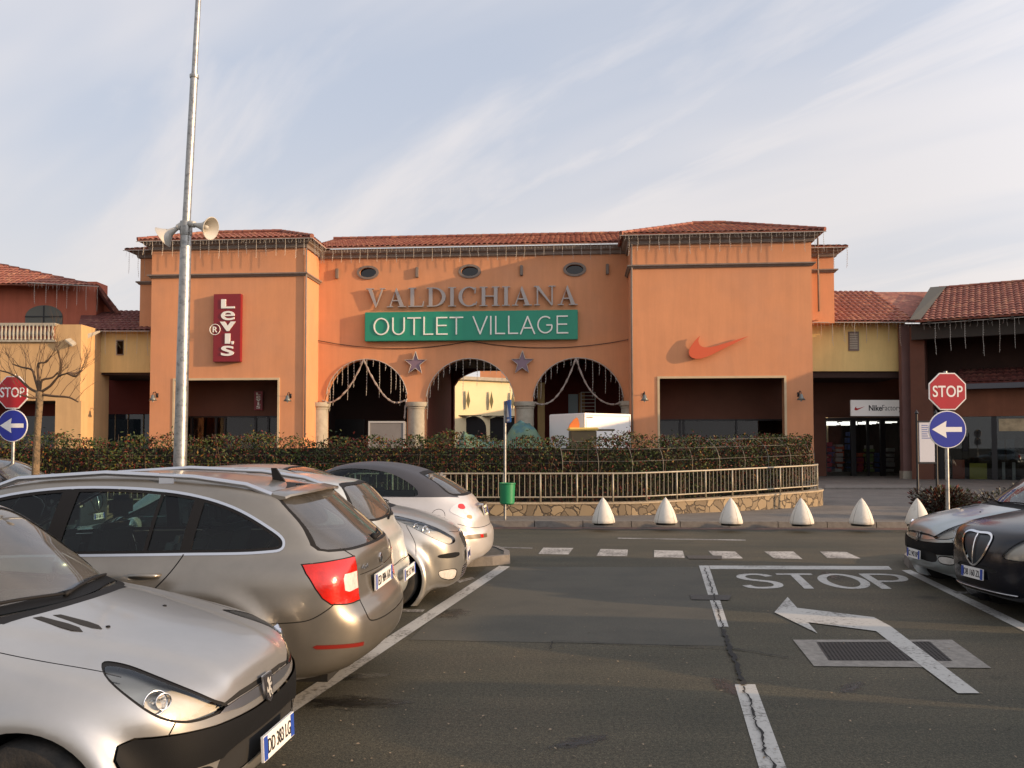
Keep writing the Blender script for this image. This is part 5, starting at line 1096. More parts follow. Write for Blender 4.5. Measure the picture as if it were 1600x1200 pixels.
def tiled(name, quad, m, parent, pitch=.26, amp=.055, course=.42):
    """barrel-tile surface over a (possibly trapezoid) plane: quad = eave left, eave right, ridge right, ridge left"""
    e0, e1, r1, r0 = [Vector(p) for p in quad]; wd = (e1 - e0).length; U = (e1 - e0).normalized(); up = ((r0 + r1) / 2 - (e0 + e1) / 2); up = up - U * up.dot(U); Ls = up.length; Vd = up.normalized(); Nn = U.cross(Vd).normalized()
    if Nn.z < 0: Nn = -Nn
    nc = max(2, int(wd / pitch)); nr = max(2, int(Ls / course)); b = MB(); S_ = 6
    l0 = (r0 - e0).dot(U); l1 = (r1 - e0).dot(U)
    rows = []
    rj = random.Random(int(wd * 10))
    for r_ in range(nr):
        for f, lift in ((0.0, .045), (.97, .0)):
            v = (r_ + f) / nr; xl = l0 * v; xr = wd + (l1 - wd) * v; row = []
            for i in range(nc * S_ + 1):
                x = i / S_ / nc * wd; xx = min(max(x, xl), xr); ph = (x / wd * nc) % 1.0; z_ = amp * (abs(math.sin(ph * math.pi)) ** .7) + lift
                row.append(e0 + U * xx + Vd * (v * Ls) + Nn * z_)
            rows.append(row)
    n = nc * S_ + 1; vs_ = [p for r_ in rows for p in r_]; fs = []
    for j in range(len(rows) - 1):
        for i in range(n - 1):
            if (rows[j][i + 1] - rows[j][i]).length > 1e-4 or (rows[j + 1][i + 1] - rows[j + 1][i]).length > 1e-4: fs.append((j * n + i, j * n + i + 1, (j + 1) * n + i + 1, (j + 1) * n + i))
    b.add(vs_, fs); b.quad(e0 - Nn * .03, e1 - Nn * .03, r1 - Nn * .03, r0 - Nn * .03)
    b.add([e0 - Nn * .03, e1 - Nn * .03, e1 + Nn * .05, e0 + Nn * .05], [(0, 1, 2, 3)])
    return b.build(name, m, parent, fix=False)
def ridge(name, pts, m, parent, r=.11):
    b = MB()
    for a_, c_ in zip(pts[:-1], pts[1:]):
        a_, c_ = Vector(a_), Vector(c_); n = max(1, int((c_ - a_).length / .45))
        for k in range(n): b.tube([a_.lerp(c_, k / n), a_.lerp(c_, (k + 1.05) / n)], [r, r * .85], 8)
    return b.build(name, m, parent)
def molding(parent, name, pts, prof, m):
    """profile (out, z) swept along a level polyline; out is to the left-hand... front side"""
    b = MB(); P_ = [Vector(p) for p in pts]; rings = []
    for i, p in enumerate(P_):
        d0 = (p - P_[i - 1]).normalized() if i else (P_[1] - p).normalized(); d1 = (P_[i + 1] - p).normalized() if i < len(P_) - 1 else d0
        n0 = Vector((d0.y, -d0.x, 0)); n1 = Vector((d1.y, -d1.x, 0)); nn = (n0 + n1); nn = nn / max(nn.length_squared / 2, .3) if nn.length > 1e-3 else n0
        rings.append([p + nn * o_ + Vector((0, 0, z_)) for o_, z_ in prof])
    k = len(prof)
    for i in range(len(rings) - 1): b.add(rings[i] + rings[i + 1], [(j, (j + 1) % k, k + (j + 1) % k, k + j) for j in range(k)])
    b.add(rings[0], [tuple(range(k))]); b.add(rings[-1], [tuple(range(k))[::-1]]); return b.build(name, m, parent)
def icicles(name, pts, lab, M=None, drop=(.20, .85), step=.15, parent=None, long_every=3, grp='icicle light curtains'):
    """one light curtain hung along a polyline: a cable with hanging strands"""
    r = random.Random(len(lab) * 7 + int(pts[0][0] * 10)); b = MB(); P_ = [Vector(p) for p in pts]; b.tube(P_, .018, 5)
    c = 0
    for a_, c_ in zip(P_[:-1], P_[1:]):
        n = max(1, int((c_ - a_).length / step))
        for k in range(n):
            p = a_.lerp(c_, (k + r.uniform(.2, .8)) / n); c += 1; L_ = drop[0] * r.uniform(.6, 1.1) if c % long_every else drop[1] * r.uniform(.75, 1.1)
            x, y = r.uniform(-.03, .03), 0; rr = .005 if c % long_every else .008; q = [p, p + Vector((x, y, -L_ * .5)), p + Vector((-x, y, -L_))]
            b.tube(q, rr, 3, caps=False)
            if not c % long_every:
                for j in range(int(L_ / .1)): v = p + Vector((x * math.sin(j), 0, -.1 * j - .05)); s_ = .02; b.add([v + Vector((s_, 0, 0)), v + Vector((-s_, 0, 0)), v + Vector((0, s_, 0)), v + Vector((0, -s_, 0)), v + Vector((0, 0, s_)), v - Vector((0, 0, s_))], [(0, 2, 4), (2, 1, 4), (1, 3, 4), (3, 0, 4), (2, 0, 5), (1, 2, 5), (3, 1, 5), (0, 3, 5)])
    o = b.build(name, M_WIRE)
    if M is not None: o.matrix_world = M
    return tag(o, lab, 'light string', grp)

# ---- front planes: centre wall at local y=0, blocks at y=-PRO
PRO = 2.1
xcl, xcr = fx(497), fx(985); xl0, xl1 = fx(236, -PRO), fx(476, -PRO); xr0, xr1 = fx(986, -PRO), fx(1269, -PRO)
zE = fz(392, 740); zEb = fz(386, 360, -PRO); zEn = fz(377, 1120, -PRO)
# centre wall with arches and oval windows
A1 = arch(fx(509), fx(637), -.0, fz(561, 570)); A2 = arch(fx(665), fx(804), -.0, fz(560, 735)); A3 = arch(fx(832), fx(975), -.0, fz(559, 903))
def oval(cx_, cz, a, b_, n=28): return [(cx_ + a * math.cos(t), cz + b_ * math.sin(t)) for t in np.linspace(0, 2 * math.pi, n, endpoint=False)]
ov = [(fx(575, 0, 426), fz(426, 575)), (fx(734, 0, 424), fz(424, 734)), (fx(898, 0, 421), fz(421, 898))]; oa, obv = .42, .24
wall_holes(ent, 'arcade_wall', xcl - .6, xcr + .6, 0, zE + .2, 0, .55, M_ORA, [A1, A2, A3] + [oval(x, z, oa, obv) for x, z in ov])
for x, z in ov:
    b = MB(); n = 28; o1 = oval(x, z, oa * 1.0, obv); o2 = oval(x, z, oa * 1.32, obv * 1.42)
    b.add([(p[0], -.06, p[1]) for p in o1] + [(p[0], -.06, p[1]) for p in o2] + [(p[0], .02, p[1]) for p in o2] + [(p[0], .02, p[1]) for p in o1], [(i, (i + 1) % n, n + (i + 1) % n, n + i) for i in range(n)] + [(n + i, n + (i + 1) % n, 2 * n + (i + 1) % n, 2 * n + i) for i in range(n)] + [(i, (i + 1) % n, 3 * n + (i + 1) % n, 3 * n + i) for i in range(n)])
    wn = b.build('oval_window', M_COR, ent); b = MB(); b.add([(p[0], .12, p[1]) for p in oval(x, z, oa, obv)], [tuple(range(n))]); b.build('pane', M_OLD, wn)
    b = MB(); b.add([(p[0], .35, p[1]) for p in oval(x, z, oa * 1.05, obv * 1.05)], [tuple(range(n))]); b.build('dark_backing', M_DRK, wn)
for px, py in ((527, 428), (652, 426), (815, 423), (949, 421)):
    x, z = onp(px, py, 0); b = MB(); b.box(x - .07, -.14, z - .25, x + .07, .02, z + .25, bv=.02); b.build('wall_vent', M_COR, ent)
# block walls
def block(x0, x1, zt, hx0, hx1, hz, nm):
    wall_holes(ent, nm + '_wall', x0, x1, 0, zt + .15, -PRO, .4, M_ORA, [rect(hx0, hx1, 0, hz)])
    b = MB(); b.box(x1 - .4, -PRO + .4, 0, x1, .0, zt + .15); b.build('side_wall', M_ORA, ent); b = MB(); b.box(x0, -PRO + .4, 0, x0 + .4, 0.0, zt + .15); b.build('side_wall', M_ORA, ent)
    b = MB(); b.box(hx0 - .10, -PRO - .03, 0, hx0, -PRO + .41, hz + .10); b.box(hx1, -PRO - .03, 0, hx1 + .10, -PRO + .41, hz + .10); b.box(hx0, -PRO - .03, hz, hx1, -PRO + .41, hz + .10); b.build('opening_surround', M_PALE, ent)
hl0, hl1, hlz = fx(275, -PRO), fx(435, -PRO), fz(594, 355, -PRO); hr0, hr1, hrz = fx(1030, -PRO), fx(1224, -PRO), fz(591, 1125, -PRO)
block(xl0, xl1, zEb, hl0, hl1, hlz, 'block'); block(xr0, xr1, zEn, hr0, hr1, hrz, 'block')
# rear, slightly wider volumes
b = MB(); b.box(fx(223, -.3), -.6, fz(520, 230, -.6), xl0 + .02, 6, fz(392, 230, -.6) ); b.build('rear_block', M_ORA, ent)
b = MB(); b.box(xr1 - .02, -.6, fz(505, 1290, -.6), fx(1304, -.6), 6, fz(390, 1290, -.6)); b.build('rear_block', M_ORA, ent)
# cornices (grey-brown moulding under the tiles) and string courses
CP = [(0, 0), (.10, .02), (.14, .16), (.26, .22), (.34, .38), (.0, .38)]
BP = [(0, -.09), (.06, -.09), (.10, -.03), (.16, 0), (.16, .06), (.0, .09)]
zcE = fz(401, 520) ; molding(ent, 'cornice', [(xcl, 0, fz(398, 740) - .1), (xcr, 0, fz(398, 740) - .1)], CP, M_COR)
molding(ent, 'cornice', [(xl0, 0, zEb - .12), (xl0, -PRO, zEb - .12), (xl1, -PRO, zEb - .12), (xl1, 0.0, zEb - .12)], CP, M_COR)
molding(ent, 'cornice', [(xr0, 0, zEn - .12), (xr0, -PRO, zEn - .12), (xr1, -PRO, zEn - .12), (xr1, -.6, zEn - .12)], CP, M_COR)
zb1 = fz(430, 355, -PRO); zb2 = fz(414.5, 1125, -PRO)
molding(ent, 'string_course', [(xl0, 0, zb1), (xl0, -PRO, zb1), (xl1, -PRO, zb1), (xl1, 0.0, zb1)], BP, M_COR)
molding(ent, 'string_course', [(xr0, 0, zb2), (xr0, -PRO, zb2), (xr1, -PRO, zb2), (xr1, -.6, zb2)], BP, M_COR)
zrl = fz(395, 225, -.6); xrl = fx(223, -.3); xrr = fx(1304, -.6); zrr = fz(392, 1300, -.6)
molding(ent, 'cornice', [(xrl, 6, zrl - .3), (xrl, -.6, zrl - .3), (xl0, -.6, zrl - .3)], CP, M_COR); molding(ent, 'cornice', [(xr1, -.6, zrr - .3), (xrr, -.6, zrr - .3), (xrr, 6, zrr - .3)], CP, M_COR)
molding(ent, 'string_course', [(xrl, 6, fz(442, 228, -.6)), (xrl, -.6, fz(442, 228, -.6)), (xl0, -.6, fz(442, 228, -.6))], BP, M_COR); molding(ent, 'string_course', [(xr1, -.6, fz(423, 1290, -.6)), (xrr, -.6, fz(423, 1290, -.6)), (xrr, 6, fz(423, 1290, -.6))], BP, M_COR)
# roofs
ov_ = .48; slope = .36
def hip(x0, x1, y0, y1, z, apex_h=None, nm='roof', left=True, right=True, run=None):
    x0 -= ov_; x1 += ov_; y0 -= ov_; h_ = (x1 - x0) / 2 if run is None else run; rz = z + h_ * slope; xm0, xm1 = x0 + (h_ if left else 0), x1 - (h_ if right else 0); yr = y0 + h_
    tiled(nm, [(x0, y0, z), (x1, y0, z), (xm1, yr, rz), (xm0, yr, rz)], M_TIL, ent)
    if left: tiled(nm, [(x0, y1, z), (x0, y0, z), (xm0, yr, rz), (xm0, y1, rz)], M_TIL, ent); ridge('hip_tiles', [(x0, y0, z + .06), (xm0, yr, rz + .08)], M_TIL, ent)
    if right: tiled(nm, [(x1, y0, z), (x1, y1, z), (xm1, y1, rz), (xm1, yr, rz)], M_TIL, ent); ridge('hip_tiles', [(x1, y0, z + .06), (xm1, yr, rz + .08)], M_TIL, ent)
    ridge('ridge_tiles', [(xm0, yr, rz + .1), (xm1, yr, rz + .1)] if xm1 > xm0 + .3 else [(xm0, yr, rz + .1), (xm0, y1, rz + .1)], M_TIL, ent); return rz, yr
hip(xl0, xl1, -PRO, 4, zEb + .27, run=2.3); hip(xr0, xr1, -PRO, 4, zEn + .27, run=3.7)
zce = fz(384, 740, -.4); tiled('roof', [(xcl - .5, -.42, zce + .02), (xcr + .5, -.42, zce + .02), (xcr + .5, 4.2, zce + 1.55), (xcl - .5, 4.2, zce + 1.55)], M_TIL, ent); ridge('ridge_tiles', [(xcl - .5, 4.2, zce + 1.65), (xcr + .5, 4.2, zce + 1.65)], M_TIL, ent)
tiled('roof', [(xrl - .55, -1.1, zrl + .05), (xl0 + 1, -1.1, zrl + .05), (xl0 + 1, 2, zrl + .95), (xrl + 1.3, 2, zrl + .95)], M_TIL, ent); tiled('roof', [(xrl - .55, 6, zrl + .05), (xrl - .55, -1.1, zrl + .05), (xrl + .9, 1, zrl + .6), (xrl + .9, 6, zrl + .6)], M_TIL, ent)
tiled('roof', [(xr1 - 1, -1.1, zrr + .08), (xrr + .5, -1.1, zrr + .08), (xrr - .9, 1, zrr + .6), (xr1 - 1, 1, zrr + .6)], M_TIL, ent); tiled('roof', [(xrr + .5, -1.1, zrr + .08), (xrr + .5, 6, zrr + .08), (xrr - .9, 6, zrr + .6), (xrr - .9, 1, zrr + .6)], M_TIL, ent)
# gutters and rain pipes
for px, ly, py0, py1 in ((477, -PRO, 388, 684), (985.5, -PRO, 380, 684), (1277, -.65, 372, 487)):
    x = fx(px, ly); b = MB(); b.tube([(x + .05, ly - .07, fz(py0, px, ly)), (x + .05, ly - .07, max(fz(py1, px, ly), 0))], .045, 8); b.build('rain_pipe', M_COR, ent, smooth=True)
# columns of the arcade
zcap = fz(630, 735); cap_r = .52
for px, nm in ((499, 0), (651, 0), (820, 0), (984, 0)):
    x = fx(px); r_ = .43 if nm == 0 else .3; b = MB(); b.lathe([(r_ + .10, 0), (r_ + .10, .18), (r_, .26), (r_, zcap - .28), (r_ + .03, zcap - .26), (r_ + .03, zcap - .2), (r_ + .10, zcap - .14), (r_ + .12, zcap - .02), (r_ + .12, zcap + .06), (.01, zcap + .06)], 24, (x, .10, 0)); b.build('column', M_STO, ent, smooth=35)
# passage behind the arches: ceiling, walls, back wall with a wide arch to the court
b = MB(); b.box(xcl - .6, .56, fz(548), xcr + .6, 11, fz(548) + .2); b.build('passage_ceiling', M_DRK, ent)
zpc = fz(548); xp = fx(640)
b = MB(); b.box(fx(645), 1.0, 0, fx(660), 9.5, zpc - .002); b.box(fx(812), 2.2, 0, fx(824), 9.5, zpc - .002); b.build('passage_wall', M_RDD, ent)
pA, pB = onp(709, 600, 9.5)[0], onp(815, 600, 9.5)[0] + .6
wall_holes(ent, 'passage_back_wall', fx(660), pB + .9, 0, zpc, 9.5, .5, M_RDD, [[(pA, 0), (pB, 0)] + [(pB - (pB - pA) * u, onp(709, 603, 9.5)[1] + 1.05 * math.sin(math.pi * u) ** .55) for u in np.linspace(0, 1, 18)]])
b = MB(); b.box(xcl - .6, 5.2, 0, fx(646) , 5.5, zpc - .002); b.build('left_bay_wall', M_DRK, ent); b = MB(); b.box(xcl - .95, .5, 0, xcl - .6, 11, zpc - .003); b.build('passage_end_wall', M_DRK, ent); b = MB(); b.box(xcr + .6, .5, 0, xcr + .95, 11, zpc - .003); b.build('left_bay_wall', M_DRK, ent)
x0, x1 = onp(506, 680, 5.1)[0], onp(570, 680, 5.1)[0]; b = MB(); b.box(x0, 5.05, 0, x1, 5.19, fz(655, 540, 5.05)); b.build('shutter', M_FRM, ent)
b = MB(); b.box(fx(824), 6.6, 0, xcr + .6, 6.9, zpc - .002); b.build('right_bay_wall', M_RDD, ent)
# details seen in the right bay
xa, za = onp(888, 616, 6.5); xb, zb_ = onp(903, 650, 6.5); b = MB(); b.box(xa, 6.5, zb_, xb, 6.59, za); b.build('bay_window', mat('pale blue pane', (.22, .33, .36), .3), ent)
xa, za = onp(904, 614, 6.5); xb, zb_ = onp(914, 652, 6.5); b = MB(); b.box(xa, 6.48, zb_, xb, 6.59, za); b.build('bay_pilaster', M_PEA, ent)
xa, za = onp(908, 613, 6.4); xb, zb_ = onp(930, 646, 6.4); b = MB()
for k in range(7): z = zb_ + (za - zb_) * k / 6; b.box(xa, 6.36, z - .02, xb, 6.4, z + .02)
for k in range(2): x = xa + (xb - xa) * k; b.box(x - .03, 6.34, zb_, x + .03, 6.36, za)
b.build('white_lattice', M_WHT, ent)
b = MB(); xa = onp(840, 600, 3.6)[0]; xb = onp(851, 600, 3.6)[0]; b.box(xa, 3.6, 0, xb, 3.9, fz(598, 845, 3.6)); b.build('inner_pilaster', M_YEL, ent)
# shopfronts inside the block openings
def shopfront(parent, x0, x1, zt, y, mull, zs, extra=None, nm='shopfront', glow=None):
    f = MB(); r_ = .05
    b = MB(); b.box(x0 - .6, y, zs, x1 + .6, y + .2, zt + .6); b.build('fascia', M_BRN, parent)
    for x in mull: f.box(x - r_, y - .02, 0, x + r_, y + .08, zs)
    f.box(x0, y - .02, zs - .08, x1, y + .081, zs - .002); f.box(x0, y - .021, 0, x1, y + .08, .12); s_ = f.build('shop_frame', M_FRM, parent)
    b = MB(); b.quad((x0, y + .05, .1), (x1, y + .05, .1), (x1, y + .05, zs), (x0, y + .05, zs)); b.build('shop_glass', M_SHG, s_)
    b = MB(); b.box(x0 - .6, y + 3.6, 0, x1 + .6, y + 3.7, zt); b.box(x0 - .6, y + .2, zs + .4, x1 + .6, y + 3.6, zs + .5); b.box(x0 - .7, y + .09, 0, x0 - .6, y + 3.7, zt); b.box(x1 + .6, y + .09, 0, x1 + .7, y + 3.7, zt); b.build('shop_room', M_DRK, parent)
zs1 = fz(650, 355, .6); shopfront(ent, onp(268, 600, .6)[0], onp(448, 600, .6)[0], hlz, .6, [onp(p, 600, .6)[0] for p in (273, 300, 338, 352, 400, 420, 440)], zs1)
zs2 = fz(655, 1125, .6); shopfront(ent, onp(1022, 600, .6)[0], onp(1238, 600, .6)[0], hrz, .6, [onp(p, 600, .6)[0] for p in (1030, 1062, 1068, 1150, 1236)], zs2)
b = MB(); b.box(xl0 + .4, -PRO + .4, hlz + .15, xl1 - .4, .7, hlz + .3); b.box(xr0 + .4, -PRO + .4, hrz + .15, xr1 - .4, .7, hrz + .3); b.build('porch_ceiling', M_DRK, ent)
# sun-lit side piers seen at the right edge of the block openings
# ---- signs on the entrance building -------------------------------------------------
def on_wall(o, ly, x, z): o.matrix_world = entM @ Matrix.Translation((x, ly, z)); return o
FM = Matrix(((1, 0, 0, 0), (0, 0, -1, 0), (0, 1, 0, 0), (0, 0, 0, 1)))      # text plane -> upright facing -y
xa, za = onp(570, 488, -.3); xb, zb_ = onp(903, 530, -.3); sg = on_wall(empty('sign_board', label='long green sign board reading OUTLET VILLAGE in thin white capitals', cat='sign'), -.3, xa, zb_)
wS, hS = xb - xa, za - zb_; b = MB(); b.box(0, 0, 0, wS, .28, hS, bv=.02); b.build('panel', M_GRN, sg)
def thin_glyphs():
    A = lambda cx_, cy_, rx, ry, a0, a1, n=14: [(cx_ + rx * math.cos(a), cy_ + ry * math.sin(a)) for a in np.linspace(R(a0), R(a1), n)]
    return {'O': ([A(.42, .5, .38, .46, 0, 360, 26)], .84), 'U': ([[(.06, 1), (.06, .36)] + A(.36, .36, .30, .32, 180, 360)[1:] + [(.66, 1)]], .72), 'T': ([[(0, .97), (.66, .97)], [(.33, .97), (.33, .03)]], .66), 'L': ([[(.06, 1), (.06, .03), (.52, .03)]], .54),
            'E': ([[(.58, .97), (.06, .97), (.06, .03), (.60, .03)], [(.06, .52), (.54, .52)]], .62), 'V': ([[(0, 1), (.36, .03), (.72, 1)]], .72), 'I': ([[(.06, 1), (.06, .0)]], .12), 'A': ([[(0, 0), (.36, .97), (.72, 0)], [(.12, .33), (.60, .33)]], .72),
            'G': ([A(.42, .5, .38, .46, 50, 330, 20) + [(.76, .30), (.76, .48), (.48, .48)]], .84)}
def stroke_text(mb, s_, x0, x1, z0, h_, wd, y0, y1, gl, gap=.14, sp_=.42):
    tot = sum((gl[c][1] + gap) if c != ' ' else sp_ for c in s_) - gap; k = (x1 - x0) / tot; x = 0
    for c in s_:
        if c == ' ': x += sp_; continue
        for st_ in gl[c][0]:
            pts = [(x0 + (x + p[0]) * k, z0 + p[1] * h_) for p in st_]; p = np.array(pts)
            for i in range(len(p) - 1):
                d = p[i + 1] - p[i]; L_ = np.linalg.norm(d); d = d / L_; n = np.array([-d[1], d[0]]) * wd / 2; e = d * wd * .42 if len(p) < 8 else d * wd * .1
                q = [p[i] - e + n, p[i] - e - n, p[i + 1] + e - n, p[i + 1] + e + n]; mb.prism([tuple(v) for v in q], lambda v: (v[0], y0, v[1]), lambda v: (v[0], y1 - .0004 * i, v[1]))
        x += gl[c][1] + gap
b = MB(); stroke_text(b, 'OUTLET VILLAGE', wS * .042, wS * .955, hS * .20, hS * .60, .065, -.001, -.04, thin_glyphs()); b.build('lettering', M_WHT, sg, fix=True)
# serif capitals VALDICHIANA
def serif_poly(c):
    """filled outlines of a roman capital, unit height; thick stems .16, thin .06, slab serifs"""
    S_, T_ = .155, .06; sf = lambda x0, x1, top: [(x0, 1.0 if top else 0), (x1, 1.0 if top else 0), (x1, .955 if top else .045), (x0, .955 if top else .045)]
    def arc(cx_, cy_, rxo, ryo, rxi, ryi, a0, a1, n=16): return [(cx_ + rxo * math.cos(a), cy_ + ryo * math.sin(a)) for a in np.linspace(R(a0), R(a1), n)] + [(cx_ + rxi * math.cos(a), cy_ + ryi * math.sin(a)) for a in np.linspace(R(a1), R(a0), n)]
    if c == 'I': return [[(.09, .02), (.09 + S_, .02), (.09 + S_, .98), (.09, .98)], sf(0, .18 + S_, 1), sf(0, .18 + S_, 0)], .18 + S_
    if c == 'L': return [[(.09, .02), (.09 + S_, .02), (.09 + S_, .98), (.09, .98)], sf(0, .18 + S_, 1), [(0, 0), (.66, 0), (.66, .055), (0, .055)], [(.60, .03), (.66, .03), (.69, .30), (.655, .30)]], .70
    if c == 'H': return [[(.09, .02), (.09 + S_, .02), (.09 + S_, .98), (.09, .98)], [(.62, .02), (.62 + S_, .02), (.62 + S_, .98), (.62, .98)], sf(0, .18 + S_, 1), sf(0, .18 + S_, 0), sf(.53, .71 + S_, 1), sf(.53, .71 + S_, 0), [(.2, .48), (.64, .48), (.64, .54), (.2, .54)]], .87
    if c == 'V': return [[(.06, .98), (.23, .98), (.47, .12), (.40, -.01)], [(.40, -.01), (.455, .10), (.745, .98), (.68, .98)], sf(-.02, .33, 1), sf(.59, .83, 1)], .81
    if c == 'A': return [[(.41, 1.02), (.36, .84), (.09, .02), (.155, .02)][::-1], [(.41, 1.02), (.745, .02), (.565, .02), (.345, .84)], sf(-.01, .25, 0), sf(.47, .84, 0), [(.20, .31), (.58, .31), (.56, .37), (.22, .37)]], .83
    if c == 'N': return [[(.11, .02), (.11 + T_, .02), (.11 + T_, .97), (.11, .97)], [(.03, 1.0), (.20, 1.0), (.80, .0), (.74, -.01)], [(.74, .0), (.80, .0), (.80, .98), (.74, .98)], sf(0, .24, 0), sf(.62, .92, 1), sf(-.01, .16, 1)], .91
    if c == 'D': return [[(.09, .02), (.09 + S_, .02), (.09 + S_, .98), (.09, .98)], arc(.30, .5, .53, .50, .37, .445, -90, 90), [(0, 1), (.32, 1), (.32, .945), (0, .945)], [(0, 0), (.32, 0), (.32, .055), (0, .055)]], .83
    if c == 'C': return [arc(.47, .5, .47, .52, .31, .465, 48, 312), [(.70, .66), (.745, .66), (.765, .98), (.725, .98)], [(.73, .08), (.77, .04), (.82, .22), (.79, .26)]], .82
xa = fx(574, 0, 465); xb = fx(902, 0, 462); z0 = (fz(481, 575) + fz(477.5, 902)) / 2; h_ = .94
lt = on_wall(empty('sign_lettering', label='grey metal serif letters spelling VALDICHIANA above the green sign board', cat='sign'), 0, xa, z0)
word = 'VALDICHIANA'; gaps = .11; tot = sum(serif_poly(c)[1] for c in word) + gaps * (len(word) - 1); k = (xb - xa) / tot; x = 0
for c in word:
    pls, wd = serif_poly(c); b = MB()
    for i, pl in enumerate(pls): b.prism([(p[0] * k, p[1] * h_) for p in pl], lambda v: (v[0], -.07, v[1]), lambda v: (v[0], -.19 - .0012 * i, v[1]))
    for sx in (.3, .7): b.tube([(wd * k * sx, -.08, h_ * .5), (wd * k * sx, .0, h_ * .5)], .015, 5)
    o = b.build('letter', M_LET, lt); o.location.x = x * k; x += wd + gaps
# stars
def star(px, py, lab):
    x, z = onp(px, py, -.15); r1, r2 = .56, .23; pts = [((r1 if i % 2 == 0 else r2) * math.sin(i * math.pi / 5 + .02), (r1 * 1.05 if i % 2 == 0 else r2) * math.cos(i * math.pi / 5)) for i in range(10)]
    o = on_wall(empty('star_light', label=lab, cat='decoration', group='star decorations above the arches'), -.15, x, z); b = MB(); b.prism(pts, lambda p: (p[0], .10, p[1]), lambda p: (p[0], 0, p[1])); b.build('star_body', M_LET2, o)
    b = MB(); q = [(p[0], -.02, p[1]) for p in pts]; b.tube(q + [q[0]], .022, 6, caps=False); b.build('light_tube', M_WIRE, o)
star(649, 568, 'purple star decoration between the left and middle arches'); star(816, 567, 'purple star decoration between the middle and right arches')
# vertical red sign
def red_sign(pxl, pxr, py0, py1, ly, lab, th=.24, small=False):
    xa, za = onp(pxl, py0, ly - th); xb, zb_ = onp(pxr, py1, ly - th); W_, H_ = xb - xa, za - zb_
    o = on_wall(empty('hanging_sign' if small else 'vertical_sign', label=lab, cat='sign'), ly - th, xa, zb_); b = MB(); b.box(0, 0, 0, W_, th, H_, bv=.012); b.build('sign_box', mat('crimson sign box', (.20, .008, .014), .4), o)
    rows = [('L', .885, .135, .30), ('e', .76, .125, .28), ('v', .64, .115, .32), ('i', .455, .165, .135), ('s', .20, .175, .28)] ; 
    spec = [('L', .975, .845, .30, .84), ('e', .825, .715, .29, .84), ('v', .695, .565, .30, .84), ('i', .545, .335, .40, .66), ('s', .275, .115, .29, .80)] if False else None
    b = MB(); cells = [('L', .785, .93), ('e', .61, .755), ('v', .45, .60), ('I', .265, .425), ('s', .085, .245)]
    if small: cells = cells
    for ch, a_, c_ in cells:
        wch = {'L': .50, 'e': .50, 'v': .58, 'I': .19, 's': .47}[ch]; tv = text(ch, 1, .02, .008 if ch in 'es' else .03, width=W_ * wch, height=H_ * (c_ - a_) * .93)
        put_text(b, tv, FM @ Matrix.Translation((W_ * (.54 - wch / 2 + (.0 if ch != 'I' else .0)), H_ * a_, .02)))
    put_text(b, text("'", 1, .02, .05, width=W_ * .09, height=H_ * .045), FM @ Matrix.Translation((W_ * .68, H_ * .255, .02)))
    b.build('lettering', M_WHT, o)
    if not small:
        b = MB(); cx_, cz = W_ * .07, H_ * .475; r_ = W_ * .19; b.tube([(cx_ + r_ * math.cos(a), -.03, cz + r_ * math.sin(a)) for a in np.linspace(0, 2 * math.pi, 28)], .018, 5, caps=False)
        put_text(b, text('R', 1, .015, .01, width=r_ * .85, height=r_ * 1.1), FM @ Matrix.Translation((cx_ - r_ * .40, cz - r_ * .55, .03))); b.build('registered_mark', M_WHT, o)
red_sign(334, 375, 459.5, 565, -PRO, "tall crimson sign with white letters reading Levi's down the left block")
red_sign(397, 410, 611, 641, .5, "small crimson Levi's sign hanging inside the left block opening", .08, True)
# swoosh
SW = [(0, .28), (.012, .42), (.05, .60), (.10, .78), (.155, .93), (.19, 1.0), (.165, .86), (.165, .70), (.20, .56), (.26, .50), (.34, .50), (.46, .56), (1.0, .98), (.40, .20), (.28, .07), (.20, .01), (.12, .0), (.05, .06), (.015, .15)]
xa, za = onp(1076, 525, -PRO - .2); xb, zb_ = onp(1171, 560, -PRO - .2); sw_ = catmull([SW[i] for i in range(12)], 3, False) + [SW[12]] + catmull(SW[13:] + [SW[0]], 3, False)[:-1]
so = on_wall(empty('swoosh_sign', label='orange-red tick-shaped swoosh emblem on the right block wall', cat='sign'), -PRO, xa, zb_); vs_, fs = fill_poly([sw_]); n = len(vs_); b = MB()
S2 = lambda p, y: (p[0] * (xb - xa), y, p[1] * (za - zb_)); b.add([S2(p, -.22) for p in vs_] + [S2(p, -.12) for p in vs_], list(fs) + [tuple(n + i for i in f[::-1]) for f in fs] + [(i, (i + 1) % n, n + (i + 1) % n, n + i) for i in range(n)])
b.build('swoosh', mat('orange red sign plastic', (.62, .10, .03), .4), so); b = MB()
for u, v in ((.12, .2), (.3, .3), (.5, .5)): b.tube([(u * (xb - xa), -.12, v * (za - zb_)), (u * (xb - xa), 0, v * (za - zb_))], .02, 5)
b.build('standoff', M_COR, so)
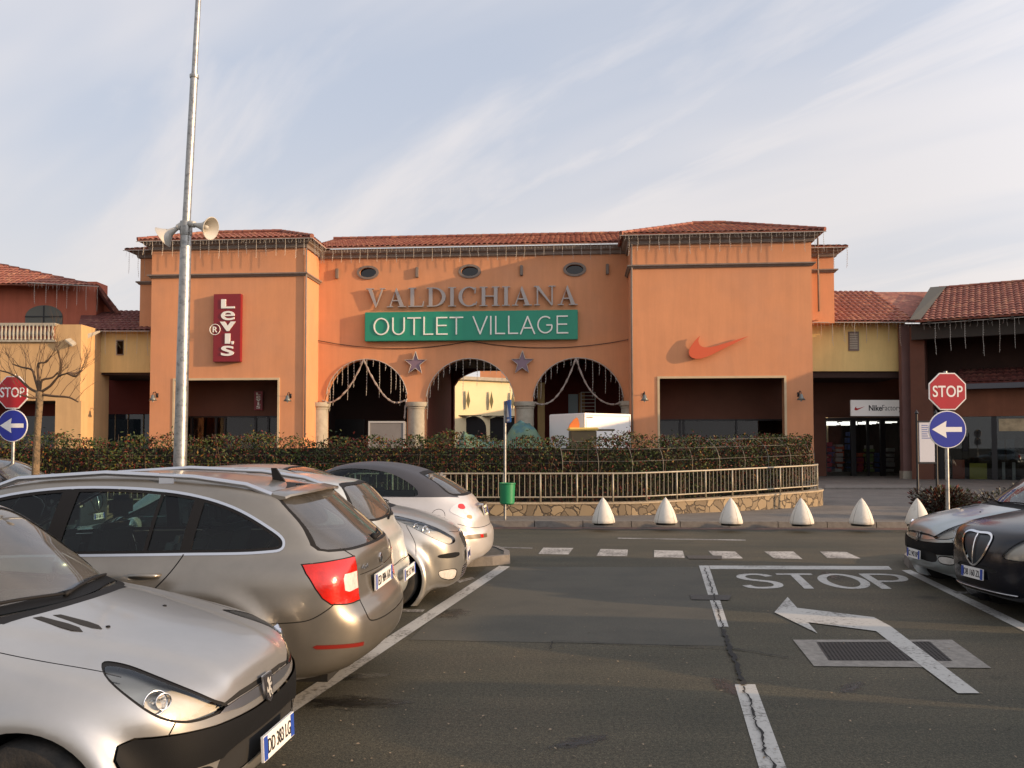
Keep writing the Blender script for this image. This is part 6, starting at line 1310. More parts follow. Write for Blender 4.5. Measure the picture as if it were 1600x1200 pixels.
# wall lamps
def wall_lamp(px, py, lab, ly=-PRO, side=1):
    x, z = onp(px, py, ly - .35); o = on_wall(empty('wall_lamp', label=lab, cat='wall lamp', group='bell-shaped wall lamps'), ly, x, z)
    b = MB(); b.tube([(0, 0, .15), (0, -.2, .30), (0, -.38, .26), (0, -.42, .16)], .02, 6); b.box(-.05, -.02, .05, .05, 0, .25); b.build('bracket', M_FRM, o, smooth=True)
    b = MB(); b.lathe([(.03, .16), (.07, .12), (.10, .0), (.19, -.12), (.18, -.12), (.09, .0), (.02, .1)], 18, (0, -.42, 0)); b.build('lamp_shade', mat('dull green metal', (.16, .17, .16), .5, .6), o, smooth=True)
    b = MB(); b.lathe([(.02, -.05), (.05, -.12), (.04, -.17), (.001, -.19)], 12, (0, -.42, 0)); b.build('bulb', M_BLB, o, smooth=True)
wall_lamp(240, 622, 'wall lamp left of the left shop opening, beside the lamp post'); wall_lamp(450, 623, 'wall lamp between the left shop opening and the left arch')
wall_lamp(1007, 622, 'wall lamp between the right arch and the right shop opening'); wall_lamp(1251, 621, 'wall lamp at the right corner of the right block')
# sagging cable
b = MB(); pts = []
for x0, z0, x1, z1, sag in ((497, 532, 735, 533, 12), (735, 533, 985, 530, 12)):
    for k in range(9): u = k / 8; px, py = x0 + (x1 - x0) * u, z0 + (z1 - z0) * u + sag * 4 * u * (1 - u); x, z = onp(px, py, -.05); pts.append((x, -.05, z))
b.tube(pts, .016, 5); o = b.build('cable', M_INK); o.matrix_world = entM; tag(o, 'thin dark cable sagging across the wall under the green sign', 'cable')
# light garlands
M_TULLE = mat('pale garland tulle', (.30, .25, .22), .8, noise=(30, .3))
def garland(pl, lab, hang=None):
    b = MB()
    for poly_ in pl:
        pts = catmull([(onp(x, y, -.12)[0], onp(x, y, -.12)[1]) for x, y in poly_], 5, False); b.tube([(x, -.12 - .03 * math.sin(i * 1.7), z) for i, (x, z) in enumerate(pts)], [.042 + .016 * math.sin(i * 2.3) for i in range(len(pts))], 6)
    o = b.build('garland', M_TULLE); o.matrix_world = entM; tag(o, lab, 'garland', 'garlands swagged in the arches')
garland([[(568, 562), (556, 588), (543, 608), (527, 624), (514, 629), (504, 626)], [(568, 562), (578, 583), (590, 604), (602, 620), (616, 629), (627, 628), (636, 624)], [(635, 625), (633, 640), (632, 655)]], 'pale garland swagged in two loops across the left arch')
garland([[(900, 560), (888, 590), (875, 613), (860, 628), (846, 632), (832, 628)], [(900, 560), (912, 592), (925, 613), (943, 628), (958, 632), (974, 628)]], 'pale garland swagged in two loops across the right arch')
def arch_icicles(xl, xr, pyt, lab, seed):
    cx_ = (xl + xr) / 2; r_ = (xr - xl) / 2; rr = random.Random(seed); b = MB(); n = 18; pts = []
    for k in range(n + 1): a = R(8) + (math.pi - R(16)) * k / n; x, z = onp(cx_ - r_ * math.cos(a), pyt + r_ - r_ * math.sin(a), -.05); pts.append((x, -.05, z))
    b.tube(pts, .02, 5)
    for k in range(1, n):
        for _ in range(1):
            L_ = rr.choice([.35, .6, .9, 1.3, 1.8, .5]) * (1 if 3 < k < n - 3 else .8); x, y, z = pts[k]; b.tube([(x, y, z), (x + .02, y, z - L_ * .5), (x - .01, y, z - L_)], .008, 4, caps=False)
            for j in range(int(L_ / .14)): b.box(x - .015, y - .015, z - .14 * j - .09, x + .015, y + .015, z - .14 * j - .05)
    o = b.build('icicle_lights', M_WIRE); o.matrix_world = entM; tag(o, lab, 'light string', 'icicle light curtains')
arch_icicles(509, 637, 561, 'icicle lights hanging inside the left arch', 3); arch_icicles(665, 804, 560, 'icicle lights hanging inside the middle arch', 5); arch_icicles(832, 975, 559, 'icicle lights hanging inside the right arch', 8)
e_ = .52
icicles('icicle_lights', [(xl0 - e_, -PRO - e_, zEb + .22), (xl1 + e_, -PRO - e_, zEb + .22)], 'icicle lights along the eave of the left block', entM); icicles('icicle_lights', [(xl1 + e_, -PRO - e_, zEb + .22), (xl1 + e_, -.45, zEb + .22)], 'short run of icicle lights on the right return of the left block', entM)
icicles('icicle_lights', [(xcl, -.48, zce - .02), (xcr, -.48, zce - .02)], 'icicle lights along the long middle eave above the oval windows', entM, (.25, .7)); icicles('icicle_lights', [(xr0 - e_, -PRO - e_, zEn + .22), (xr1 + e_, -PRO - e_, zEn + .22)], 'icicle lights along the eave of the right block', entM)
icicles('icicle_lights', [(xrl - .6, -1.15, zrl), (xl0 - .1, -1.15, zrl)], 'few icicle strands at the far left corner of the entrance building', entM, (.4, 1.3), .2, long_every=2); icicles('icicle_lights', [(xr1 + .1, -1.15, zrr + .03), (xrr + .5, -1.15, zrr + .03)], 'few icicle strands at the far right corner of the entrance building', entM, (.3, 1.2), .2, long_every=3)

# ---- court building seen through the middle arch (curved, cream) ----------------------
cb = empty('court_building', (3.0, 66, ZP), label='curved cream building with dark arched windows seen through the middle arch', cat='building')
CY = lambda x: -6.5 + 13 * ((x + 12) / 26) + 1.2 * math.sin((x + 12) / 26 * math.pi)
b = MB(); c_ = MB(); d_ = MB(); n = 20
zt_ = 6.45
for i in range(n):
    def pt(k): a = k / n; return Vector((-12 + 26 * a, CY(-12 + 26 * a), 0))
    p, q = pt(i), pt(i + 1); H1 = H2 = zt_
    b.add([p, q, q + Vector((0, 0, H2)), p + Vector((0, 0, H1))], [(0, 1, 2, 3)])
    f = Vector((0, -.35, 0)); c_.add([p + Vector((0, 0, H1 - .05)), q + Vector((0, 0, H2 - .05)), q + f + Vector((0, 0, H2 + .05)), p + f + Vector((0, 0, H1 + .05)), q + f + Vector((0, 0, H2 + .3)), p + f + Vector((0, 0, H1 + .3)), q + Vector((0, .6, H2 + .35)), p + Vector((0, .6, H1 + .35))], [(0, 1, 2, 3), (3, 2, 4, 5), (5, 4, 6, 7)])
b.build('curved_wall', M_CRM, cb, smooth=True); c_.build('cornice', M_STO, cb)
b = MB(); b.box(-6, 12, 5.0, 14, 20, 11.5); b.build('upper_storey', M_ORA, cb); tiled('roof', [(-6.5, 11.5, 11.5), (14.5, 11.5, 11.5), (14.5, 16, 13.2), (-6.5, 16, 13.2)], M_TIL, cb)
for px in (742, 778, 806):
    p = P(px, 650, 65) - cb.location; w_ = .95; aa = arch(p.x - w_, p.x + w_, 0, 3.75, 14); yy = CY(p.x) - .35; b = MB(); b.prism(aa, lambda v: (v[0], yy + .3, v[1]), lambda v: (v[0], yy, v[1])); b.build('arched_window', M_FRM, cb)
    b = MB(); b.box(p.x - 1.3, yy - .35, 3.75, p.x + .6, yy, 3.81); b.build('awning_bar', M_FRM, cb)
for px in (735, 769, 801):
    p = P(px, 610, 66) - cb.location; yy = CY(p.x) - .3; b = MB(); b.prism([(p.x, 4.3), (p.x + .15, 4.9), (p.x, 5.7), (p.x - .15, 4.9)], lambda v: (v[0], yy + .1, v[1]), lambda v: (v[0], yy - .05, v[1])); b.build('wall_ornament', mat('olive ornament', (.22, .20, .09), .8), cb)

cw = empty('court_shade_block', (0, 0, 0), label='plain unseen block added right of the inner court to shade its lower wall, hidden behind the entrance building', cat='building'); b = MB(); b.box(14, 50, ZP, 19, 64, 7.4); b.build('wall', M_CRM, cw)  # unseen block, added to cast shade on the lower court wall
# ---- left link building and terrace building ---------------------------------------------
lk = empty('link_building', (0, 0, 0), label='ochre yellow link building with small square window, left of the entrance building', cat='building')
def wbox(b, px0, px1, py0, py1, Y0, Y1, zmin=None):
    a_, c_ = P(px0, py1, Y0), P(px1, py0, Y0); z0 = a_.z if zmin is None else zmin; b.box(a_.x, Y0, z0, c_.x, Y1, c_.z); return a_, c_
YL = 41.0
b = MB(); wbox(b, 126, 240, 514, 582, YL, YL + .5); b.build('upper_wall', M_YEL, lk)
b = MB(); wbox(b, 181, 193, 531, 555, YL - .03, YL + .02); w_ = b.build('window', M_COR, lk); b = MB(); wbox(b, 183, 192, 533, 553, YL - .05, YL - .031); b.build('pane', M_OLD, w_)
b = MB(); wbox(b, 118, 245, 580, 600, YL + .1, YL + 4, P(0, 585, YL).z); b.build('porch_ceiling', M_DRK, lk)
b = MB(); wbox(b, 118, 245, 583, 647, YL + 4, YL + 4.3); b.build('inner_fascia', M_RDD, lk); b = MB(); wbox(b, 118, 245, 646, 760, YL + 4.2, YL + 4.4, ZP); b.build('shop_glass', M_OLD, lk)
for px in (137, 178, 198, 222): 
    b = MB(); wbox(b, px, px + 1.5, 646, 760, YL + 4.1, YL + 4.19, ZP); b.build('shop_mullion', M_PALE, lk)
e0, e1 = P(120, 517, YL - .5), P(244, 517, YL - .5); r0, r1 = P(128, 486, YL + 3.2), P(244, 486, YL + 3.2); tiled('roof', [e0, e1, r1, r0], M_TID, lk)
icicles('icicle_lights', [tuple(e0 + Vector((0, -.05, -.02))), tuple(e1 + Vector((-.3, -.05, -.02)))], 'icicle lights under the dark red roof of the left link building', None, (.3, 1.1), .17)
tb = empty('terrace_building', (0, 0, 0), label='peach and deep orange building with balustraded terrace and arched window at the far left', cat='building')
YT = 38.5
b = MB(); wbox(b, -160, 127, 507, 626, YT, YT + .6); b.build('terrace_wall', M_PEA, tb); b = MB(); wbox(b, 84, 127, 626, 760, YT, YT + .6, ZP); b.build('pier', M_PEA, tb); b = MB(); wbox(b, 120, 127, 507, 760, YT + .6, YT + 3.4, ZP); b.build('pier_return', M_PEA, tb)
b = MB(); wbox(b, -160, 90, 600, 650, YT + 3, YT + 3.2); b.build('inner_fascia', M_RDD, tb); b = MB(); wbox(b, -160, 120, 648, 760, YT + 3.1, YT + 3.3, ZP); b.build('shop_glass', M_OLD, tb)
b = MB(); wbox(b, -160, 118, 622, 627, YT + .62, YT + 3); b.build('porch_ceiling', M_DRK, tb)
# terrace parapet gap with balusters
zr_, zb0 = P(0, 508, YT - .1).z, P(0, 531, YT - .1).z; b = MB(); wbox(b, -160, 86, 504.5, 509, YT - .12, YT + .25); wbox(b, -160, 86, 531, 534, YT - .12, YT + .25); bal = b.build('balustrade', M_STO, tb)
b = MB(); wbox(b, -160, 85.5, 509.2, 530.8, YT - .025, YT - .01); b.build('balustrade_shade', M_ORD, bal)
for k in range(14):
    px = 3 + k * 6.1; p = P(px, 520, YT - .07); hh = zr_ - zb0; b = MB(); b.lathe([(.05, 0), (.075, .05 * hh), (.04, .15 * hh), (.08, .42 * hh), (.05, .75 * hh), (.04, .85 * hh), (.07, hh)], 10, (p.x, p.y, zb0)); b.build('baluster', M_STO, bal, smooth=True)
# upper storey set back
YU = 43.5
b = MB(); a_, c_ = wbox(b, -160, 151, 440, 545, YU, YU + 1.2); b.build('upper_wall', M_ORD, tb)
xa = P(40, 500, YU); xb = P(98, 500, YU); za = P(70, 477, YU).z; cx_ = (xa.x + xb.x) / 2; r_ = (xb.x - xa.x) / 2; aw = [(cx_ - r_, P(0, 512, YU).z), (cx_ + r_, P(0, 512, YU).z)] + [(cx_ + r_ * math.cos(a), za - r_ * .62 + r_ * .62 * math.sin(a)) for a in np.linspace(0, math.pi, 16)]
b = MB(); b.prism(aw, lambda v: (v[0], YU, v[1]), lambda v: (v[0], YU - .04, v[1])); w_ = b.build('arched_window', mat('window shutter grey', (.10, .10, .085), .6), tb)
b = MB(); b.box(cx_ - .03, YU - .07, aw[0][1], cx_ + .03, YU - .041, za - .05); b.box(cx_ - r_, YU - .075, za - r_ * .62 - .03, cx_ + r_, YU - .042, za - r_ * .62 + .03); b.build('glazing_bar', M_FRM, w_)
e0, e1 = P(-200, 441, YU - 1), P(155, 447, YU - 1); r0, r1 = P(-420, 378, 50), P(-150, 378, 50); tiled('roof', [e0, e1, r1, r0], M_TIL, tb)
q = P(186, 489, YU - .2); b = MB(); b.add([e1 + Vector((0, 0, .06)), q + Vector((.1, 0, 0)), q + Vector((-3.2, 6, 0)), e1 + Vector((-3.6, 6, .06)), e1 + Vector((0, 0, -.15)), q + Vector((-.1, 0, -.15)), q + Vector((-3.3, 6, -.15)), e1 + Vector((-3.6, 6, -.15))], [(0, 1, 2, 3), (4, 7, 6, 5), (0, 4, 5, 1), (1, 5, 6, 2)]); b.build('side_roof', M_TID, tb)
b = MB(); wbox(b, 148, 176, 476, 520, YU + .8, YU + 1.2); b.build('annex_wall', M_ORD, tb)
icicles('icicle_lights', [tuple(e0 + Vector((8, -.05, -.03))), tuple(e1 + Vector((0, -.05, -.03)))], 'icicle lights under the upper roof of the terrace building', None, (.3, 1.3), .17)
b = MB(); p0, p1, p2 = P(102, 530, 38.2), P(158, 516, 40.4), P(113, 539, 38.2); b.add([p0, p1, p2, p0 + Vector((0, 0, -.08)), p1 + Vector((0, 0, -.08)), p2 + Vector((0, 0, -.08))], [(0, 1, 2), (3, 5, 4), (0, 3, 4, 1), (1, 4, 5, 2), (2, 5, 3, 0)]); tag(b.build('canopy_flap', M_STO), 'small pointed canopy flap at the junction of the terrace and link roofs', 'canopy')

# ---- right link and right building ---------------------------------------------------------
rk = empty('link_building', (0, 0, 0), label='ochre yellow link building with small shuttered window above the glazed shop doors on the right', cat='building')
YR_ = 39.2
b = MB(); wbox(b, 1262, 1414, 498, 580, YR_, YR_ + .5); b.build('upper_wall', mat('ochre render brightened against shade', (.72, .54, .22), .88, noise=(.9, .08), streak=.10), rk); b = MB(); wbox(b, 1326, 1342, 518, 548, YR_ - .04, YR_); w_ = b.build('window', M_COR, rk)  # same ochre, brightened in the colour because this wall stands in shade
b = MB()
for k in range(7): wbox(b, 1328, 1340, 521 + k * 3.6, 523.4 + k * 3.6, YR_ - .07, YR_ - .041)
b.build('shutter_slats', M_STO, w_)
b = MB(); wbox(b, 1262, 1414, 579, 590, YR_ + .1, YR_ + 3.2); b.build('porch_ceiling', M_DRK, rk); b = MB(); wbox(b, 1255, 1430, 583, 652, YR_ + 3.2, YR_ + 3.5); b.build('inner_fascia', M_BRN, rk)
b = MB(); wbox(b, 1269, 1290, 648, 760, YR_ + 2.9, YR_ + 3.4, ZP); b.build('inner_pier', M_BRN, rk)
b = MB(); wbox(b, 1412, 1429, 506, 760, YR_ - .5, YR_ - .2, ZP); b.build('pilaster', mat('brown rose pilaster', (.17, .095, .085), .85, noise=(2, .12)), rk); b = MB(); wbox(b, 1429.2, 1446, 506, 760, YR_ - .3, YR_ + .1, ZP); b.build('pilaster', mat('rose brown pilaster', (.20, .10, .09), .85, noise=(2, .12)), rk)
b = MB(); wbox(b, 1411.4, 1429.6, 736, 760, YR_ - .53, YR_ - .17, ZP); b.build('pilaster_base', M_STO, rk)
e0, e1 = P(1262, 503, YR_ - .7), P(1432, 503, YR_ - .7); r0, r1 = P(1300, 456, YR_ + 3.8), P(1462, 455, YR_ + 3.8); tiled('roof', [e0, e1, r1, (e0.x, r0.y, r0.z)], M_TIL, rk)
icicles('icicle_lights', [tuple(e0 + Vector((.2, -.05, -.03))), tuple(e1 + Vector((.2, -.05, -.03)))], 'icicle lights under the eave of the right link building', None, (.25, 1.0), .17)
# glazed doors, lit shop interior
dM = MB()
for px in (1290, 1332, 1336, 1357, 1378, 1382, 1411): wbox(dM, px - 1.2, px + 1.2, 655, 760, YR_ + 3.1, YR_ + 3.22, ZP)
wbox(dM, 1290, 1412, 653, 656.5, YR_ + 3.08, YR_ + 3.2); dd = dM.build('shop_doors', M_FRM, rk); b = MB(); a_, c_ = P(1290, 655, YR_ + 3.16), P(1412, 655, YR_ + 3.16); b.quad((a_.x, a_.y, ZP), (c_.x, c_.y, ZP), tuple(c_), tuple(a_)); b.build('door_glass', M_SHG, dd)
M_TUBE = mat('fluorescent tube', (1, 1, 1), .5, emit=((1, .93, .85), 1.6)); M_ROOM = mat('dim shop interior', (.06, .045, .04), .9, noise=(1.5, .4))
b = MB(); xa_, xb_ = P(1286, 700, YR_ + 3.6).x, P(1420, 700, YR_ + 3.6).x; b.box(xa_ - .3, YR_ + 12, ZP, xb_ + 1, YR_ + 12.2, 4.2); b.box(xa_ - .5, YR_ + 3.6, 2.98, xb_ + 1.2, YR_ + 12, 3.08); b.box(xa_ - .4, YR_ + 3.6, ZP, xa_ - .3, YR_ + 12, 3.6); b.box(xb_ + 1, YR_ + 3.6, ZP, xb_ + 1.1, YR_ + 12, 3.6); b.build('shop_room', M_ROOM, rk)
tb_ = MB(); rr = random.Random(4)
for i in range(4):
    for j in range(6): x = xa_ + .3 + i * 1.05 + (j % 2) * .3; y = YR_ + 4.4 + j * 1.25; tb_.box(x, y, 2.86, x + .75, y + .07, 2.92)
tb_.build('ceiling_tubes', M_TUBE, rk)
cols = [(.45, .10, .05), (.50, .42, .08), (.30, .32, .34), (.08, .12, .30), (.42, .40, .38), (.20, .28, .10), (.35, .05, .08), (.05, .05, .06)]
MC = [mat('merchandise colour', c, .8) for c in cols]
def racks(parent, x0, x1, y, seed, zmax=1.7, n=9, lab='display_rack'):
    r = random.Random(seed)
    for i in range(n):
        x = x0 + (x1 - x0) * (i + .5) / n; b = MB(); w_ = (x1 - x0) / n * .42
        for k in range(r.randint(3, 6)): z = ZP + .15 + k * zmax / 6; b.box(x - w_ * r.uniform(.5, 1), y, z, x + w_ * r.uniform(.5, 1), y + .4, z + zmax / 6 * r.uniform(.4, .9), bv=.015)
        b.build(lab, MC[r.randrange(len(MC))], parent)
racks(rk, xa_, xb_, YR_ + 5.0, 3, 1.6, 8); racks(rk, xa_, xb_, YR_ + 7.5, 9, 2.3, 8)
# white sign with red tick
xa, xb = P(1330, 650, YR_ + 1.2), P(1432, 625, YR_ + 1.2); sN = empty('shop_sign', (xa.x, xa.y, xa.z), label='white shop sign with small red tick and the words NikeFactoryStore above the glazed doors', cat='sign'); W_, H_ = xb.x - xa.x, xb.z - xa.z
b = MB(); b.box(0, 0, 0, W_, .12, H_, bv=.01); b.build('panel', mat('white sign panel', (.62, .60, .58), .4, emit=((1, .95, .9), .12)), sN)
b = MB(); put_text(b, text('Nike', 1, .01, .02, width=W_ * .20, height=H_ * .36), FM @ Matrix.Translation((W_ * .27, H_ * .32, .004))); b.build('lettering', M_INK, sN)
b = MB(); put_text(b, text('FactoryStore', 1, .01, -.008, width=W_ * .50, height=H_ * .46), FM @ Matrix.Translation((W_ * .475, H_ * .23, .004))); b.build('lettering', mat('grey ink', (.12, .12, .12), .6), sN)
vs_, fs = fill_poly([sw_]); b = MB(); b.add([(W_ * .05 + p[0] * W_ * .16, -.01, H_ * .35 + p[1] * H_ * .26) for p in vs_], fs); b.build('tick', mat('red ink', (.45, .01, .01), .5), sN)
# right building: long tiled roof, dark loggia, shops
rb = empty('shop_building', (0, 0, 0), label='long shop building with tiled roof and dark loggia at the right edge', cat='building')
YB0, YB1 = 38.3, 34.3
A_, B_ = P(1430, 503, 37.4), P(1620, 490, 35.1); d = (B_ - A_); d.z = 0; d.normalize(); nrm = Vector((d.y, -d.x, 0)); 
if nrm.y > 0: nrm = -nrm
L_ = 22.0; ez = (A_.z + B_.z) / 2; eA = Vector((A_.x, A_.y, ez)); eB = eA + d * L_
back = -nrm; tiled('roof', [eA, eB, eB + back * 5.8 + Vector((0, 0, 2.35)), eA + back * 5.8 + d * .74 + Vector((0, 0, 2.35))], M_TIL, rb); ridge('ridge_tiles', [eA + back * 5.8 + d * .74 + Vector((0, 0, 2.4)), eB + back * 5.8 + Vector((0, 0, 2.4))], M_TIL, rb)
b = MB(); b.add([eA + Vector((-.25, 0, .10)), eA + Vector((.2, -.1, .10)), eA + back * 5.8 + d * 1.1 + Vector((0, 0, 2.5)), eA + back * 5.8 + d * .35 + Vector((0, 0, 2.5))], [(0, 1, 2, 3)]); b.build('valley_gutter', mat('mossy valley gutter', (.09, .085, .07), .9), rb)
ang = math.atan2(d.y, d.x)
def rbox(name, u0, u1, v0, v1, z0, z1, m, par=None):
    """box in the right building frame: u along the eave, v back from the eave"""
    b = MB(); q = [eA + d * u + back * v for u, v in ((u0, v0), (u1, v0), (u1, v1), (u0, v1))]; b.add([(p.x, p.y, z0) for p in q] + [(p.x, p.y, z1) for p in q], [(0, 3, 2, 1), (4, 5, 6, 7), (0, 1, 5, 4), (1, 2, 6, 5), (2, 3, 7, 6), (3, 0, 4, 7)]); return b.build(name, m, par or rb)
zf = lambda py: P(1520, py, 38.2).z
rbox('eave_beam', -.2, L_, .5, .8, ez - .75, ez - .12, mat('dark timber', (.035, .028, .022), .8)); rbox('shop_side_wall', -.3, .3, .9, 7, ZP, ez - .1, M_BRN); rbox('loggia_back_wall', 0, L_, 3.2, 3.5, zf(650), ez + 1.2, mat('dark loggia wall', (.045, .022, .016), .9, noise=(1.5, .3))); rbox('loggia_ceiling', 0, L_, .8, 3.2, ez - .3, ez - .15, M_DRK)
for k in range(13): rbox('rafter', .5 + k * .8, .62 + k * .8, -.1, .5, ez - .18, ez - .03, mat('dark timber', (.035, .028, .022), .8))
q0 = eA + d * 1.6 + back * 1.5; q1 = eB + back * 1.5; tiled('lean_to_roof', [(q0.x, q0.y, zf(600)), (q1.x, q1.y, zf(600)), tuple(eB + back * 3.2 + Vector((0, 0, zf(585) - ez + .3))), tuple(eA + d * 1.6 + back * 3.2 + Vector((0, 0, zf(585) - ez + .3)))], M_TID, rb)
rbox('flashing', 1.2, L_, 1.42, 1.62, zf(609), zf(601), mat('grey flashing', (.10, .105, .12), .5, .4)); rbox('fascia_band', 1.4, L_, 1.9, 2.2, zf(651), zf(608), mat('shade-darkened orange fascia', (.22, .085, .045), .9, noise=(1.2, .15), streak=.15))  # orange fascia band darkened in its colour to stand for the shade inside
rbox('end_wall', .3, .6, .9, 5, ZP, zf(609), M_BRN)
cM = MB()
for u in (.75, 2.9, 5.6, 8.4, 11, 14, 17): rbox('shop_column', u, u + .22, 1.95, 2.15, ZP, zf(651), M_FRM)
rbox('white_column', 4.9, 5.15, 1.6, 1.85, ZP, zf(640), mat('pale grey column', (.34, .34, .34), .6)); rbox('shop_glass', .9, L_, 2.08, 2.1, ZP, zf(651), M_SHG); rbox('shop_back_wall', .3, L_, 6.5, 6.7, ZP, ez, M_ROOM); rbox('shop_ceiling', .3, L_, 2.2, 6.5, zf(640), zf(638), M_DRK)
rbox('banner', 3.2, 5.3, 1.99, 2.01, zf(674), zf(655), mat('cream banner', (.45, .36, .22), .7, noise=(2.5, .5)))
rbox('banner', 5.75, 7.6, 1.99, 2.01, zf(674), zf(655), mat('cream banner', (.45, .36, .22), .7, noise=(2.5, .5)))
r = random.Random(12)
for u, w_, z0, z1, m in ((1.3, .5, ZP, 1.0, MC[0]), (2.0, .7, ZP, .85, MC[1]), (3.1, .3, ZP + .9, 1.9, MC[7]), (3.5, .3, ZP + .9, 1.95, MC[7]), (4.2, .9, ZP, .9, MC[1]), (4.5, .4, 1.1, 2.7, MC[0]), (3.3, .12, ZP, .9, MC[4]), (3.7, .12, ZP, .9, MC[4]), (5.2, .4, .6, 1.6, MC[0]), (5.9, .5, ZP, .8, MC[4]), (1.0, .2, ZP + .1, .6, M_WHT)):
    rbox('display_item', u, u + w_, 2.5, 2.8, z0, z1, m)
icicles('icicle_lights', [tuple(eA + Vector((.3, -.05, -.1))), tuple(eA + d * 12 + Vector((0, -.05, -.1)))], 'icicle lights under the long eave of the right shop building', None, (.3, 1.5), .2, long_every=3)
# the shop row continues to the right, outside the picture, and shades the corner
b = MB(); b.box(24, 17, ZP, 40, 33.0, 6.6); o = b.build('shop_wing', M_ORD); tag(o, 'plain shop wing continuing to the right beyond the picture', 'building')
# ================================================================== STREET OBJECTS
M_GAL = mat('galvanised steel', (.33, .33, .32), .42, .85, noise=(5, .25), noise2=(16, (.22, .22, .22), .5, .62)); M_SRED = mat('stop sign red', (.36, .008, .014), .35, noise=(3, .1)); M_SWH = mat('sign white', (.72, .70, .68), .4); M_SBL = mat('sign blue', (.012, .022, .27), .35)
# lamp post
YP_ = 14.0; base = G(281, 700 + 1.7 / YP_ * 1300 * 1.0, 0); base = Vector((P(280.5, 735, YP_).x - .01, YP_, 0)); topn = P(312, -10, YP_); 
lp = empty('lamp_post', base, label='tall galvanised lamp post with a horn loudspeaker on each side, rising out of the picture', cat='lamp post')
mid = P(291, 352, YP_) - base; col = P(303.5, 120, YP_) - base; top = P(313, -60, YP_) - base; low_ = P(281, 735, YP_) - base
b = MB(); b.tube([(low_.x - .01, 0, 0), low_, mid], [.115, .110, .088], 20); b.build('lower_shaft', M_GAL, lp, smooth=40)
b = MB(); b.tube([mid, col], [.068, .062], 16); b.tube([col, top], [.048, .044], 16); b.build('upper_shaft', M_GAL, lp, smooth=40)
b = MB(); b.lathe([(.094, -.18), (.100, -.16), (.100, .06), (.075, .07)], 20, tuple(mid)); b.build('collar', M_GAL, lp, smooth=40); b = MB(); b.lathe([(.07, -.03), (.075, -.02), (.075, .03), (.06, .035)], 16, tuple(col)); b.build('collar', M_GAL, lp, smooth=40)
M_HRN = mat('grey horn plastic', (.42, .40, .36), .5)
def horn(side, tipx, tipy, lab):
    tip = P(tipx, tipy, YP_ - (.18 if side > 0 else -.0)); c = base + mid + Vector((0, -.02, .04)); o = empty('horn_loudspeaker', c, label=lab, cat='loudspeaker', group='horn loudspeakers on the lamp post'); v = tip - c; L_ = v.length; rot = v.to_track_quat('Z', 'Y').to_matrix().to_4x4()
    b = MB(); b.lathe([(.04, L_ * .12), (.055, L_ * .16), (.055, L_ * .34), (.035, L_ * .36), (.045, L_ * .5), (.075, L_ * .72), (.13, L_ * .88), (.185, L_), (.195, L_ * .995), (.19, L_ * .97), (.135, L_ * .86), (.08, L_ * .7)], 24); k = b.build('horn', M_HRN, o, smooth=50); k.matrix_local = rot
    b = MB(); b.lathe([(.03, L_ * .5), (.04, L_ * .8), (.03, L_ * .86), (.001, L_ * .88)], 12); k = b.build('horn_core', M_HRN, o, smooth=True); k.matrix_local = rot
    b = MB(); b.tube([(0, .08, 0), v * .3], .018, 6); b.build('bracket', M_GAL, o)
horn(1, 330, 357, 'horn loudspeaker on the right side of the lamp post'); horn(-1, 254, 371, 'horn loudspeaker on the left side of the lamp post')
# road signs
def octa(r): return [(r * math.cos(R(22.5 + 45 * k)), r * math.sin(R(22.5 + 45 * k))) for k in range(8)]
def sign_pair(cx_, ys, yd, Y, s_h, d_h, lab1, lab2, base_z, face=0.0, wx=1.0):
    s_ = F_PX / Y; c = P(cx_, ys, Y); p2 = P(cx_, yd, Y)
    post = empty('sign_post', (c.x, Y + .06, base_z), 0, lab1[0], 'sign post'); b = MB(); b.tube([(0, 0, 0), (0, 0, c.z + s_h / s_ * .5 - base_z + .03)], .03, 12); b.build('post', M_GAL, post, smooth=40)
    b = MB(); b.box(-.05, -.035, p2.z - base_z - .1, .05, .035, p2.z - base_z - .06); b.box(-.05, -.035, c.z - base_z, .05, .035, c.z - base_z + .04); b.build('clamp', M_GAL, post)
    r_ = s_h / s_ / 2; a_ = math.cos(R(22.5))
    so = empty('stop_sign', (c.x, Y, c.z), face, lab1[1], 'road sign'); b = MB(); b.prism([(x / a_ * wx, y / a_) for x, y in octa(r_)], lambda v: (v[0], .02, v[1]), lambda v: (v[0], 0, v[1])); b.build('white_rim', M_SWH, so)
    b = MB(); b.prism([(x / a_ * wx, y / a_) for x, y in octa(r_ * .94)], lambda v: (v[0], 0, v[1]), lambda v: (v[0], -.004, v[1])); b.build('red_face', M_SRED, so)
    b = MB(); put_text(b, text('STOP', 1, .001, .012, 1.02, 'CENTER', width=r_ * 1.62 * wx, height=r_ * .62), Matrix.Translation((0, -.006, 0)) @ FM); b.build('lettering', M_SWH, so)
    ro = d_h / s_ / 2; do = empty('direction_sign', (p2.x, Y, p2.z), face, lab2, 'road sign')
    circ = lambda q: [(q * math.cos(t) * wx, q * math.sin(t)) for t in np.linspace(0, 2 * math.pi, 40, endpoint=False)]
    b = MB(); b.prism(circ(ro), lambda v: (v[0], .02, v[1]), lambda v: (v[0], 0, v[1])); b.build('white_rim', M_SWH, do); b = MB(); b.prism(circ(ro * .955), lambda v: (v[0], 0, v[1]), lambda v: (v[0], -.004, v[1])); b.build('blue_face', M_SBL, do)
    ar = [(-.88, 0), (-.06, .46), (-.10, .13), (.80, .13), (.80, -.13), (-.10, -.13), (-.06, -.46)]; vs_, fs = fill_poly([[(x * ro * .95 * wx, y * ro) for x, y in ar]]); b = MB(); b.add([(x, -.006, z) for x, z in vs_], fs); b.build('arrow', M_SWH, do)
